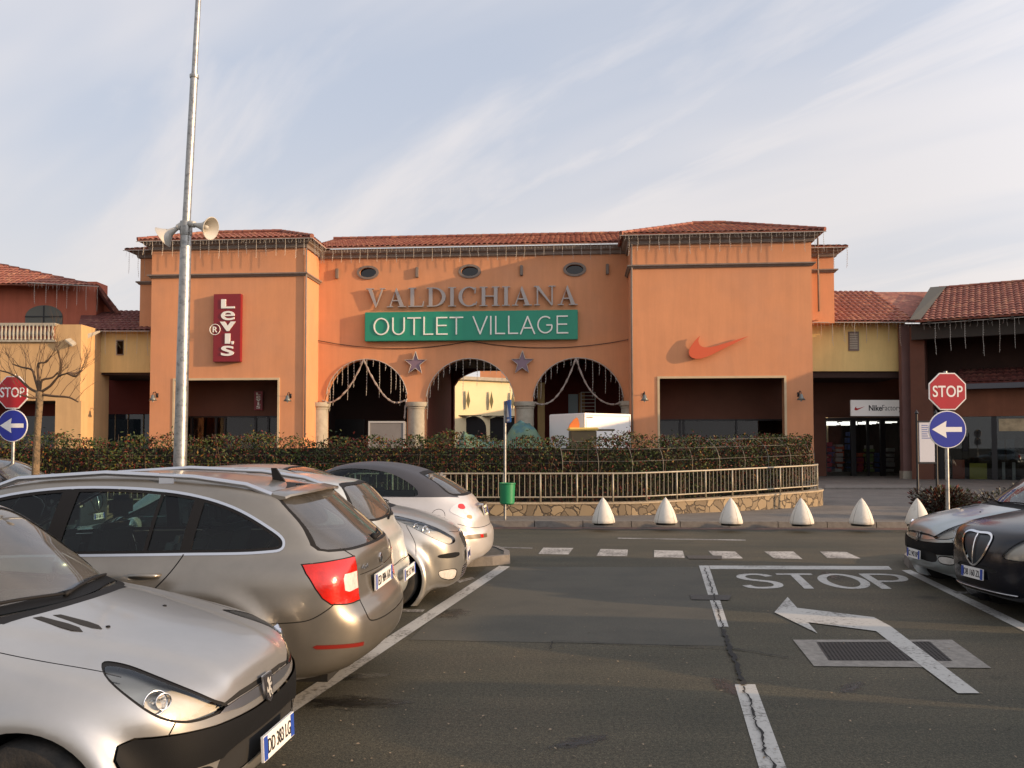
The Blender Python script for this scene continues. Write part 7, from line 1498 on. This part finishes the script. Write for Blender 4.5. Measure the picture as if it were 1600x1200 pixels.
sign_pair(1480.5, 611.5, 671, 13.2, 58, 58.5, ('thin steel post carrying the right-hand stop sign and arrow sign', 'red octagonal STOP sign on the right, above the blue arrow disc'), 'round blue sign with white left arrow under the right-hand stop sign', 0.0)
sign_pair(19.5, 613, 665, 15.2, 51, 50.5, ('thin steel post carrying the left-hand stop sign and arrow sign', 'red octagonal STOP sign at the left edge, behind the bare tree branches'), 'round blue sign with white left arrow under the left-hand stop sign', 0.0, 0, .92)
# pedestrian-zone sign and bin on a thin post
YQ = 17.55; pb = P(789, 812, YQ); po = empty('sign_post', (pb.x, YQ, ZP), label='thin pale post with the narrow blue sign and the green bin', cat='sign post'); b = MB(); b.tube([(0, 0, 0), (0, 0, P(0, 627, YQ).z - ZP)], .028, 12); b.build('post', M_GAL, po, smooth=40)
pc = P(792, 643, YQ - .05); bs = empty('blue_sign', (pc.x + .02, YQ - .05, pc.z), R(-78), 'narrow blue sign with white triangle, seen nearly edge-on on the thin post', 'road sign'); b = MB(); b.box(-.3, -.012, -.235, .3, .012, .235, bv=.008); b.build('plate', mat('sign sky blue', (.02, .13, .40), .35), bs)
b = MB(); b.add([(-.2, -.014, -.12), (.2, -.014, -.12), (0, -.014, .17)], [(0, 1, 2)]); b.box(-.22, -.0145, -.21, .22, -.0125, -.16); b.build('symbol', M_SWH, bs)
bc = P(791, 771, YQ - .2); bi = empty('litter_bin', (bc.x + .02, YQ - .2, bc.z), label='green litter bin fixed to the thin post by the railing', cat='bin'); b = MB(); b.lathe([(.001, -.22), (.13, -.22), (.15, -.20), (.165, .19), (.175, .20), (.175, .22), (.15, .22), (.14, -.15)], 22); b.build('bin_body', mat('green plastic', (.012, .19, .075), .45), bi, smooth=40); b = MB(); b.box(-.02, .14, -.05, .02, .2, .05); b.build('bracket', M_GAL, bi)
# white cone bollards
M_BOL = mat('white bollard concrete', (.60, .57, .51), .7, noise=(5, .08), bump=(20, .15), noise2=(4, (.40, .36, .31), .5, .7))
bol = None
bl = ['leftmost white cone bollard on the kerb, nearest the blue sign post', 'second white cone bollard from the left', 'third white cone bollard from the left, above the STOP lettering', 'fourth white cone bollard from the left, below the end of the railing', 'fifth white cone bollard from the left', 'rightmost white cone bollard, partly behind the shrub']
for (px, py), lb in zip(((943, 820), (1040, 820), (1142, 821), (1253, 821.5), (1346, 821.5), (1434, 822)), bl):
    p = G(px, py, ZP)
    if bol is None:
        bol = empty('bollard', p, 0, lb, 'bollard', 'white cone bollards along the kerb'); b = MB()
        pr = [(.222, .045), (.229, .06), (.223, .11), (.196, .21), (.157, .32), (.110, .42), (.060, .51), (.024, .56), (.001, .585)]
        for k in range(4): b.lathe(pr, 7, (0, 0, 0), a0=R(90 * k + 46), a1=R(90 * k + 134))
        b.build('cone', M_BOL, bol, smooth=50)
        b = MB(); b.lathe([(.212, .05), (.214, .11), (.187, .21), (.148, .32), (.101, .42), (.051, .51), (.001, .56)], 24); b.build('seam_core', mat('bollard seam shade', (.10, .09, .08), .9), bol, smooth=True)
        b = MB(); b.lathe([(.19, 0), (.19, .05), (.001, .05)], 24); b.build('foot', M_WEL, bol); o = bol
    else:
        o = copy_tree(bol); o.location = p; o['label'] = lb
    o.rotation_euler = (R(random.uniform(-1.5, 1.5)), R(random.uniform(-1.5, 1.5)), R(random.uniform(-25, 25))); o.scale = (1, 1, .93)
# planter wall, railing, hedge follow one path
path = [(-9.0 - 8, 17.2), (-9.0, 17.6)] + [tuple(P(px, 700, Y)[:2]) for px, Y in ((300, 18.15), (690, 18.55), (870, 18.6), (990, 18.75), (1080, 19.3), (1160, 20.0), (1230, 20.8), (1278, 21.5))]
cE = Vector((*path[-1], 0)); path += [(cE.x + .28, cE.y + .45), (cE.x + .30, cE.y + 1.2), (cE.x + .15, cE.y + 2.6)]
pp = [Vector((x, y, 0)) for x, y in catmull(path, 8, False)]
ln = [0]
for a_, c_ in zip(pp[:-1], pp[1:]): ln.append(ln[-1] + (c_ - a_).length)
def at(s_):
    s_ = min(max(s_, 0), ln[-1] - 1e-4); i = int(np.searchsorted(ln, s_, 'right')) - 1; i = min(i, len(pp) - 2); u = (s_ - ln[i]) / (ln[i + 1] - ln[i]); d_ = (pp[i + 1] - pp[i]).normalized(); return pp[i].lerp(pp[i + 1], u), d_, Vector((-d_.y, d_.x, 0))
s990 = min(range(len(pp)), key=lambda i: abs(pp[i].x - P(990, 700, 18.75).x)); S990 = ln[s990]; SE = ln[-1]
zw = lambda s_: .375 + max(0, s_ - S990) / (SE - S990) * .17
def vor(name, c1, c2, mort, sc):
    m = bpy.data.materials.new(name); m.use_nodes = True; t = m.node_tree; L = t.links.new; tcn = t.nodes.new('ShaderNodeTexCoord'); v = t.nodes.new('ShaderNodeTexVoronoi'); v.feature = 'DISTANCE_TO_EDGE'; v.inputs['Scale'].default_value = sc; v2 = t.nodes.new('ShaderNodeTexVoronoi'); v2.inputs['Scale'].default_value = sc
    nz = t.nodes.new('ShaderNodeTexNoise'); nz.inputs['Scale'].default_value = 3.5; L(tcn.outputs['Object'], nz.inputs['Vector']); va = t.nodes.new('ShaderNodeVectorMath'); va.operation = 'MULTIPLY_ADD'; va.inputs[1].default_value = (.28, .28, .28); L(nz.outputs['Color'], va.inputs[0]); L(tcn.outputs['Object'], va.inputs[2]); L(va.outputs[0], v.inputs['Vector']); L(va.outputs[0], v2.inputs['Vector']); r = t.nodes.new('ShaderNodeValToRGB'); r.color_ramp.elements[0].position = .03; r.color_ramp.elements[1].position = .07; L(v.outputs['Distance'], r.inputs[0])
    mx = t.nodes.new('ShaderNodeMix'); mx.data_type = 'RGBA'; mx.inputs['A'].default_value = (*c1, 1); mx.inputs['B'].default_value = (*c2, 1); sp_ = t.nodes.new('ShaderNodeSeparateColor'); L(v2.outputs['Color'], sp_.inputs[0]); L(sp_.outputs[0], mx.inputs['Factor'])
    m2 = t.nodes.new('ShaderNodeMix'); m2.data_type = 'RGBA'; m2.inputs['A'].default_value = (*mort, 1); L(r.outputs[0], m2.inputs['Factor']); L(mx.outputs['Result'], m2.inputs['B']); L(m2.outputs['Result'], t.nodes['Principled BSDF'].inputs['Base Color']); t.nodes['Principled BSDF'].inputs['Roughness'].default_value = .85
    bp = t.nodes.new('ShaderNodeBump'); bp.inputs['Strength'].default_value = .8; bp.inputs['Distance'].default_value = .03; L(r.outputs[0], bp.inputs['Height']); L(bp.outputs[0], t.nodes['Principled BSDF'].inputs['Normal']); return m
M_RUBB = vor('rubble stone', (.33, .25, .15), (.15, .115, .075), (.085, .065, .045), 4.6)
b = MB(); cap = MB(); n = 150
for i in range(n):
    s0, s1 = SE * i / n, SE * (i + 1) / n; (p, _, q), (p1, _, q1) = at(s0), at(s1); z0, z1 = zw(s0), zw(s1)
    b.add([p, p1, p1 + Vector((0, 0, z1)), p + Vector((0, 0, z0)), p + q * .28 + Vector((0, 0, z0)), p1 + q1 * .28 + Vector((0, 0, z1)), p + q * .28, p1 + q1 * .28], [(0, 1, 2, 3), (4, 5, 7, 6)])
    f = .02; cap.add([p - q * f + Vector((0, 0, z0)), p1 - q1 * f + Vector((0, 0, z1)), p1 + q1 * .3 + Vector((0, 0, z1)), p + q * .3 + Vector((0, 0, z0)), p - q * f + Vector((0, 0, z0 + .035)), p1 - q1 * f + Vector((0, 0, z1 + .035)), p1 + q1 * .3 + Vector((0, 0, z1 + .035)), p + q * .3 + Vector((0, 0, z0 + .035))], [(0, 1, 5, 4), (4, 5, 6, 7), (2, 3, 7, 6)])
pw = empty('planter_wall', (0, 0, 0), label='low rubble stone planter wall curving along the pavement under the railing', cat='wall'); b.build('stonework', M_RUBB, pw, fix=False); cap.build('coping', mat('sandy coping', (.36, .29, .20), .85, noise=(6, .25), bump=(30, .3)), pw, fix=False)
rail = empty('railing', (0, 0, 0), label='grey-cream metal railing with thin upright bars on the low stone wall', cat='railing'); M_RAI = mat('galvanised railing', (.33, .295, .23), .55, .35, noise=(8, .15))
top_, bot_ = MB(), MB(); zt = lambda s_: zw(s_) + .68; n = 150; ptsT = []; ptsB = []
for i in range(n + 1): s_ = SE * i / n; p, _, q = at(s_); p = p + q * .12; ptsT.append(p + Vector((0, 0, zt(s_)))); ptsB.append(p + Vector((0, 0, zw(s_) + .15)))
top_.tube(ptsT, .021, 8); top_.build('top_rail', M_RAI, rail, smooth=True); bot_.tube(ptsB, .017, 8); bot_.build('bottom_rail', M_RAI, rail, smooth=True)
bars = MB(); posts = []; s_ = .4; c = 0
while s_ < SE - .05:
    p, _, q = at(s_); p = p + q * .12; z0 = zw(s_)
    if c % 7 == 0:
        b = MB(); b.tube([p + Vector((0, 0, z0)), p + Vector((0, 0, zt(s_)))], .022, 8); b.build('post', M_RAI, rail, smooth=True)
    else: bars.tube([p + Vector((0, 0, z0 + .15)), p + Vector((0, 0, zt(s_)))], .0085, 5, caps=False)
    s_ += .118; c += 1
bars.build('upright_bars', M_RAI, rail)
M_TRE = mat('dull trellis steel', (.17, .155, .13), .6, .3)
# bent trellis posts with wires above the railing
tr = empty('wire_trellis', (0, 0, 0), label='bent thin poles with stretched wires rising through the hedge behind the railing', cat='trellis'); s_ = S990 - 1.6; tops = []
while s_ < SE - .6:
    p, dd_, q = at(s_); p = p + q * .18; z0 = zw(s_) + .6; b = MB(); cp = [p + Vector((0, 0, z0)), p + Vector((0, 0, z0 + .35)), p - dd_ * .03 + q * .10 + Vector((0, 0, z0 + .62)), p - dd_ * .08 + q * .35 + Vector((0, 0, z0 + .80))]; b.tube([Vector(v) for v in catmull([tuple(v) for v in cp], 4, False)], .0075, 6); b.build('bent_pole', M_TRE, tr, smooth=True); tops.append([Vector(cp[1]), Vector(cp[2]), Vector(cp[3])]); s_ += .82
for k in range(3):
    b = MB(); b.tube([t_[k] for t_ in tops], .005, 4); b.build('wire', M_TRE, tr)
b = MB()
for k, z_ in enumerate((1.28, 1.47)):
    pts = [at(s)[0] + at(s)[2] * .42 + Vector((0, 0, z_)) for s in np.linspace(8, S990 - 1, 30)]; b.tube(pts, .0032, 4)
b.build('wire', M_TRE, tr)

# ---- foliage -------------------------------------------------------------------------
def leaf_mat(name, col, tr_=.25):
    m = mat(name, col, .6, spec=.25, noise=(1.5, .3)); return m
LM = [leaf_mat('hedge leaf dark green', (.018, .036, .009)), leaf_mat('hedge leaf olive', (.050, .064, .013)), leaf_mat('hedge leaf red', (.105, .018, .012)), leaf_mat('hedge leaf ochre', (.15, .078, .012)), leaf_mat('hedge leaf brown', (.032, .017, .010)), leaf_mat('hedge leaf bright green', (.045, .09, .012))]
def leaves(name, C, size, mats, parent, probs, seed=0, blot=1.2):
    """C: Nx3 leaf centres -> one mesh of small folded leaf quads, colour varies in patches"""
    r = np.random.default_rng(seed); n = len(C); a = r.normal(size=(n, 3)); a /= np.linalg.norm(a, axis=1)[:, None]; t_ = r.normal(size=(n, 3)); b_ = np.cross(a, t_); b_ /= np.linalg.norm(b_, axis=1)[:, None]; sz = size * r.uniform(.6, 1.3, n)[:, None]
    v = np.stack([C - a * sz, C + b_ * sz * .42, C + a * sz, C - b_ * sz * .42], 1).reshape(-1, 3); me = bpy.data.meshes.new(name); me.vertices.add(n * 4); me.vertices.foreach_set('co', v.ravel()); me.loops.add(n * 4); me.loops.foreach_set('vertex_index', np.arange(n * 4)); me.polygons.add(n); me.polygons.foreach_set('loop_start', np.arange(0, n * 4, 4)); me.polygons.foreach_set('loop_total', np.full(n, 4))
    ph = (np.sin(C[:, 0] * blot * 1.3 + 1) + np.sin(C[:, 0] * blot * 3.1 + C[:, 2] * 5) + np.sin(C[:, 2] * blot * 4 + C[:, 0] * .7)) / 3; q = np.clip(r.random(n) * .62 + (ph + 1) / 2 * .38, 0, .999); cum = np.cumsum(probs); idx = np.searchsorted(cum / cum[-1], q); me.polygons.foreach_set('material_index', idx.astype(np.int32)); me.update(); me.validate()
    return link(name, me, mats, parent)
hd = empty('hedge', (0, 0, 0), label='long mixed red and green hedge behind the railing', cat='hedge'); N_ = 72000; r = np.random.default_rng(5)
ss = r.uniform(0, SE - .4, N_); us = r.random(N_) ** 1.7; tp = 1.84; zz = r.random(N_)
C = np.zeros((N_, 3)); 
arrp = np.array([[*at(s)[0][:2], *at(s)[2][:2], zw(s)] for s in np.linspace(0, SE - .4, 600)]); ii = np.clip((ss / (SE - .4) * 599).astype(int), 0, 599); A4 = arrp[ii]
tophere = tp + .03 + .10 * np.sin(ss * 2.1) * np.sin(ss * .83 + 1) + .05 * np.sin(ss * 7.3) - .0 * ss; depth = .22 + us * 1.5; bul = .10 * np.sin(ss * 3.3 + zz * 4); lowm = zz < .30
C[:, 0] = A4[:, 0] + A4[:, 2] * (depth + bul); C[:, 1] = A4[:, 1] + A4[:, 3] * (depth + bul); C[:, 2] = A4[:, 4] + .02 + zz ** .8 * (tophere - A4[:, 4]) + np.where(r.random(N_) < .06, r.uniform(0, .16, N_), 0) * (zz > .9)
keep = ~(lowm & (r.random(N_) < .45)); leaves('leafage', C[keep], .038, LM, hd, [.34, .26, .12, .04, .14, .10], 5, .6)
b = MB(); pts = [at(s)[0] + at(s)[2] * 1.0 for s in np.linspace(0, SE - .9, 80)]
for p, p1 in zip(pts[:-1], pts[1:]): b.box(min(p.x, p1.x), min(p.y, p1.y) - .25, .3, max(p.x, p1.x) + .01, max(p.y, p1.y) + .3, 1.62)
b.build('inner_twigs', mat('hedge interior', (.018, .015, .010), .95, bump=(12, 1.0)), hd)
b = MB(); rr = random.Random(2)
for k in range(260):
    s_ = rr.uniform(0, SE - .5); p, _, q = at(s_); p = p + q * rr.uniform(.25, .9); h_ = rr.uniform(.8, 1.6); b.tube([p + Vector((0, 0, .35)), p + Vector((rr.uniform(-.1, .1), 0, h_ * .6)), p + Vector((rr.uniform(-.25, .25), rr.uniform(-.1, .1), h_ + .35))], [.012, .009, .004], 4)
b.build('stems', mat('brown twig', (.075, .045, .028), .9), hd)
slab('soil', [tuple((at(s)[0] + at(s)[2] * .28)[:2]) for s in np.linspace(0, SE, 60)] + [tuple((at(s)[0] + at(s)[2] * 2.0)[:2]) for s in np.linspace(SE - 2.6, 0, 30)], .34, mat('planter soil', (.035, .025, .018), .95, noise=(8, .4)))
# shrub by the right sign post
def bush(c, rx, ry, rz, n, mats, probs, lab, seed, sz=.035):
    o = empty('shrub', c, label=lab, cat='shrub'); r = np.random.default_rng(seed); d_ = r.normal(size=(n, 3)); d_ /= np.linalg.norm(d_, axis=1)[:, None]; rad = r.random(n) ** .35; lob = 1 + .22 * np.sin(d_[:, 0] * 6 + seed) * np.cos(d_[:, 2] * 5) + .12 * np.sin(d_[:, 1] * 11 + d_[:, 0] * 7)
    C_ = d_ * (rad * lob)[:, None] * np.array([rx, ry, rz]); C_[:, 2] = np.abs(C_[:, 2] + rz * .55) + .03; leaves('foliage', C_, sz, mats, o, probs, seed, 3); b = MB(); rr = random.Random(seed)
    for k in range(22): a = rr.uniform(0, 6.28); b.tube([(0, 0, 0), (rx * .3 * math.cos(a), ry * .3 * math.sin(a), rz * .6), (rx * .8 * math.cos(a), ry * .8 * math.sin(a), rz * rr.uniform(1.0, 1.6))], [.012, .008, .004], 4)
    b.build('branches', mat('brown twig', (.075, .045, .028), .9), o); return o
GL = [leaf_mat('grey green leaf', (.16, .16, .13)), LM[4], LM[2], LM[1], leaf_mat('rust leaf', (.22, .07, .02))]
p = P(1478, 795, 17.9); bush((p.x, 17.9, ZP), .72, .5, .42, 6000, GL, [.38, .2, .16, .13, .13], 'reddish and grey-green shrub beside the right sign post and last bollard', 3, .042)
p = P(1540, 790, 19.3); bush((p.x + .3, 19.3, ZP), .8, .5, .32, 2200, [LM[4], GL[0], LM[1]], [.5, .3, .2], 'low brownish shrub behind the blue-grey hatchback bonnet', 6)
p = P(1640, 780, 20); bush((p.x, 20, ZP), 1.2, .6, .40, 2600, [LM[4], GL[0], LM[1]], [.6, .2, .2], 'dark low shrub at the right edge behind the hatchback windscreen', 9)
# bare pollarded tree
tt = P(55, 745, 12.6); tree = empty('bare_tree', (tt.x, 12.6, 0), label='small bare pollarded tree behind the estate car, in front of the left stop sign', cat='tree'); M_BRK = mat('pale brown bark', (.17, .115, .062), .9, noise=(9, .45), bump=(30, 1.0), noise2=(14, (.10, .075, .045), .5, .6)); M_BR2 = mat('dark twig bark', (.09, .055, .032), .9)
def tp_(px, py, dy=0): v = P(px, py, 12.6 + dy); return v - Vector((tt.x, 12.6, 0))
b = MB(); b.tube([(-.03, 0, 0), tp_(55.5, 740), tp_(58, 680), tp_(61.5, 632), tp_(62, 612)], [.065, .055, .047, .048, .055], 12); b.build('trunk', M_BRK, tree, smooth=True)
b = MB(); rr = random.Random(21)
limbs = [[(62, 614), (80, 602), (92, 588), (106, 583)], [(62, 616), (85, 619), (108, 621), (122, 628)], [(61, 614), (45, 606), (30, 592), (15, 583), (0, 579)], [(61, 612), (55, 592), (50, 578), (35, 574), (20, 569)], [(62, 612), (60, 590), (60, 568), (72, 566), (80, 556)], [(62, 612), (66, 594), (82, 590), (90, 582)], [(62, 618), (52, 622), (30, 616)], [(92, 588), (96, 570), (90, 548)], [(106, 583), (120, 583), (128, 578)], [(106, 583), (118, 588), (126, 580)]]
def twig(p, d_, L_, r_, dep):
    q = p + d_ * L_ * .5 + Vector((0, 0, L_ * .06)); e = q + (d_ + Vector((rr.uniform(-.3, .3), rr.uniform(-.3, .3), rr.uniform(0, .5)))).normalized() * L_ * .5; b.tube([p, q, e], [r_, r_ * .75, r_ * .5], 5, caps=False)
    if dep > 0:
        for _ in range(rr.randint(2, 3)): twig(q.lerp(e, rr.uniform(.0, 1)), (d_ + Vector((rr.uniform(-.9, .9), rr.uniform(-.9, .9), rr.uniform(-.1, 1.0)))).normalized(), L_ * rr.uniform(.5, .8), r_ * .55, dep - 1)
for lm in limbs:
    dy = rr.uniform(-.4, .4); pts = [tp_(x, y, dy * i / len(lm)) for i, (x, y) in enumerate(lm)]; pts = [Vector(v) for v in catmull([tuple(v) for v in pts], 3, False)]; n = len(pts); b.tube(pts, [.022 - .013 * i / n for i in range(n)], 7, caps=False)
    for i in range(2, n, 2): twig(pts[i], ((pts[i] - pts[i - 1]).normalized() + Vector((rr.uniform(-.5, .5), rr.uniform(-.5, .5), rr.uniform(.2, 1.1)))).normalized(), rr.uniform(.22, .45), .005, 2)
b.build('branches', M_BR2, tree)
# information board
bo = P(1448, 798, 19.6); ib = empty('information_board', (bo.x, 19.6, ZP), R(0), 'tall white information panel between two dark posts near the right pilaster', 'sign board'); s_ = F_PX / 19.6
b = MB()
for px in (1433, 1463): x = P(px, 700, 19.6).x - bo.x; b.lathe([(.10, 0), (.07, .05), (.04, .12), (.028, .2), (.028, P(0, 655, 19.6).z), (.05, P(0, 655, 19.6).z + .02), (.001, P(0, 648, 19.6).z)], 12, (x, 0, 0))
b.build('post', M_FRM, ib, smooth=40); x0, x1 = P(1436, 700, 19.6).x - bo.x, P(1460, 700, 19.6).x - bo.x; b = MB(); b.box(x0, -.02, P(0, 722, 19.6).z - ZP, x1, .02, P(0, 660, 19.6).z - ZP, bv=.006); b.build('panel', mat('white notice panel', (.52, .52, .56), .5), ib)
b = MB(); rr = random.Random(8); zt0 = P(0, 664, 19.6).z - ZP
for k in range(7): b.box(x0 + .06, -.024, zt0 - .05 * k - .02, x0 + .06 + rr.uniform(.12, .22), -.0215, zt0 - .05 * k)
b.build('printed_lines', mat('blue print', (.10, .14, .34), .6), ib)
b = MB(); b.box(x0 - .03, -.03, P(0, 724.5, 19.6).z - ZP, x1 + .03, .03, P(0, 722, 19.6).z - ZP); b.box(x0 - .03, -.03, P(0, 659.6, 19.6).z - ZP, x1 + .03, .03, P(0, 657.5, 19.6).z - ZP); b.build('cross_bar', M_FRM, ib)
# things standing in front of the arches
def wx_(px, py, Y): return P(px, py, Y)
gp = wx_(604, 690, 36.5); gb = empty('grey_cabinet', (gp.x, 36.5, ZP), label='flat grey framed cabinet standing in the left arch', cat='cabinet'); w_ = (P(632, 680, 36.5).x - P(575, 680, 36.5).x); h_ = P(0, 658, 36.5).z - ZP; b = MB(); b.box(-w_ / 2, 0, 0, w_ / 2, .5, h_, bv=.03); b.build('cabinet_body', mat('grey board', (.17, .155, .145), .7, noise=(1.3, .15)), gb)
b = MB(); b.box(-w_ / 2, -.03, h_ - .08, w_ / 2, -.001, h_); b.box(-w_ / 2, -.03, 0, -w_ / 2 + .07, -.001, h_ - .08); b.box(w_ / 2 - .07, -.03, 0, w_ / 2, -.001, h_ - .08); b.build('frame', mat('pale frame', (.38, .36, .34), .6), gb)
tk = P(913, 690, 35.2); tr_ = empty('box_trailer', (tk.x, 35.2, ZP), R(35), 'white box trailer parked in front of the right arch', 'trailer'); h_ = P(0, 645, 35.2).z - ZP; w_ = 2.64; M_TRL = mat('white trailer panel', (.74, .73, .72), .4, noise=(.8, .04))
b = MB(); b.box(0, 0, .5, w_, 2.45, h_, bv=.04); b.build('box_body', M_TRL, tr_); b = MB()
b.box(.0, -.03, h_ - .10, w_, -.002, h_ - .01); b.box(0, -.03, .5, .06, -.002, h_ - .1); b.box(w_ - .06, -.03, .5, w_, -.002, h_ - .1); b.box(.1, -.025, .62, w_ - .1, -.002, h_ - .28); b.build('door_frame', M_TRL, tr_)
b = MB(); b.box(.12, -.035, h_ - .2, .45, -.03, h_ - .165); b.build('maker_strip', M_FRM, tr_)
for x in (.15, w_ - .15): make_wheel(tr_, (x, 1.6, .3), .3, .18, 1).rotation_euler = (0, 0, R(90))
ky = P(912, 690, 34.0); kk = empty('yellow_kiosk', (ky.x, 34.0, ZP), label='yellow-roofed kiosk with orange peak, mostly hidden by the hedge in the right arch', cat='kiosk'); zt_ = P(0, 668, 34).z - ZP; w_ = P(932, 0, 34).x - P(892, 0, 34).x; M_KY = mat('kiosk dark panel', (.10, .07, .03), .5)
b = MB(); b.box(-w_ / 2, 0, 0, w_ / 2, 1.2, zt_ - .12, bv=.03); b.build('kiosk_body', M_KY, kk); b = MB(); b.box(-w_ / 2 - .08, -.1, zt_ - .12, w_ / 2 + .08, 1.3, zt_, bv=.04); b.build('kiosk_roof', mat('kiosk pale yellow', (.72, .52, .14), .5), kk)
b = MB(); b.prism([(-.60, 0), (-.16, 0), (-.15, .14), (-.20, .34), (-.26, .42), (-.38, .34), (-.54, .14)], lambda p: (p[0], .5, zt_ + p[1]), lambda p: (p[0], .15, zt_ + p[1])); b.build('roof_peak', mat('kiosk orange', (.75, .20, .04), .5), kk)
b = MB(); b.box(w_ / 2 + .1, .1, zt_ - .13, w_ / 2 + .75, 1.0, zt_ - .06); b.build('side_shelf', M_KY, kk)
# green tarpaulin heap
hp = P(790, 690, 37.0); th_ = empty('covered_heap', (hp.x, 37.0, ZP), label='heap under a green tarpaulin in front of the middle arch', cat='tarpaulin'); b = MB(); nx, ny = 46, 16; x0, x1 = P(716, 680, 37).x - hp.x, P(862, 680, 37).x - hp.x; rr = np.random.default_rng(3)
prof = [(0, .62), (.07, .76), (.14, .70), (.28, .62), (.42, .60), (.50, .64), (.58, .86), (.66, .93), (.76, .90), (.86, .72), (.95, .55), (1, .42)]; ht = P(0, 652, 37).z - ZP
for i in range(nx + 1):
    for j in range(ny + 1):
        u, v = i / nx, j / ny; h_ = np.interp(u, [p_[0] for p_ in prof], [p_[1] for p_ in prof]) * ht; y = (v - .5) * 2.4; zc = h_ * (1 - abs(2 * v - 1) ** 2.6) ** .5 + .05 * math.sin(u * 60 + v * 9) * (.3 + v) + .05 * math.sin(u * 23 - v * 14); b.v.append((x0 + (x1 - x0) * u + .05 * math.sin(v * 20 + u * 9), y, max(zc, 0)))
b.f = [(i * (ny + 1) + j, (i + 1) * (ny + 1) + j, (i + 1) * (ny + 1) + j + 1, i * (ny + 1) + j + 1) for i in range(nx) for j in range(ny)]; b.m = [0] * len(b.f)
b.build('tarpaulin', mat('green tarpaulin', (.10, .17, .11), .6, noise=(2, .35), noise2=(.9, (.05, .13, .14), .48, .55)), th_, smooth=50)
# cars outside the picture on the right, whose long shadows fall across the lane
for i, (Y_, src) in enumerate(((5.75, hat3), (3.35, yps), (.9, hat3), (-1.6, yps), (-4.0, hat3))):
    c_ = copy_tree(src); park(c_, (4.72 - (8.35 - Y_) * .175 + .45, Y_), math.pi + TH, 3.8); c_['label'] = 'dark car of the right row beyond the right edge of the picture'; c_['group'] = 'cars of the right row outside the picture'
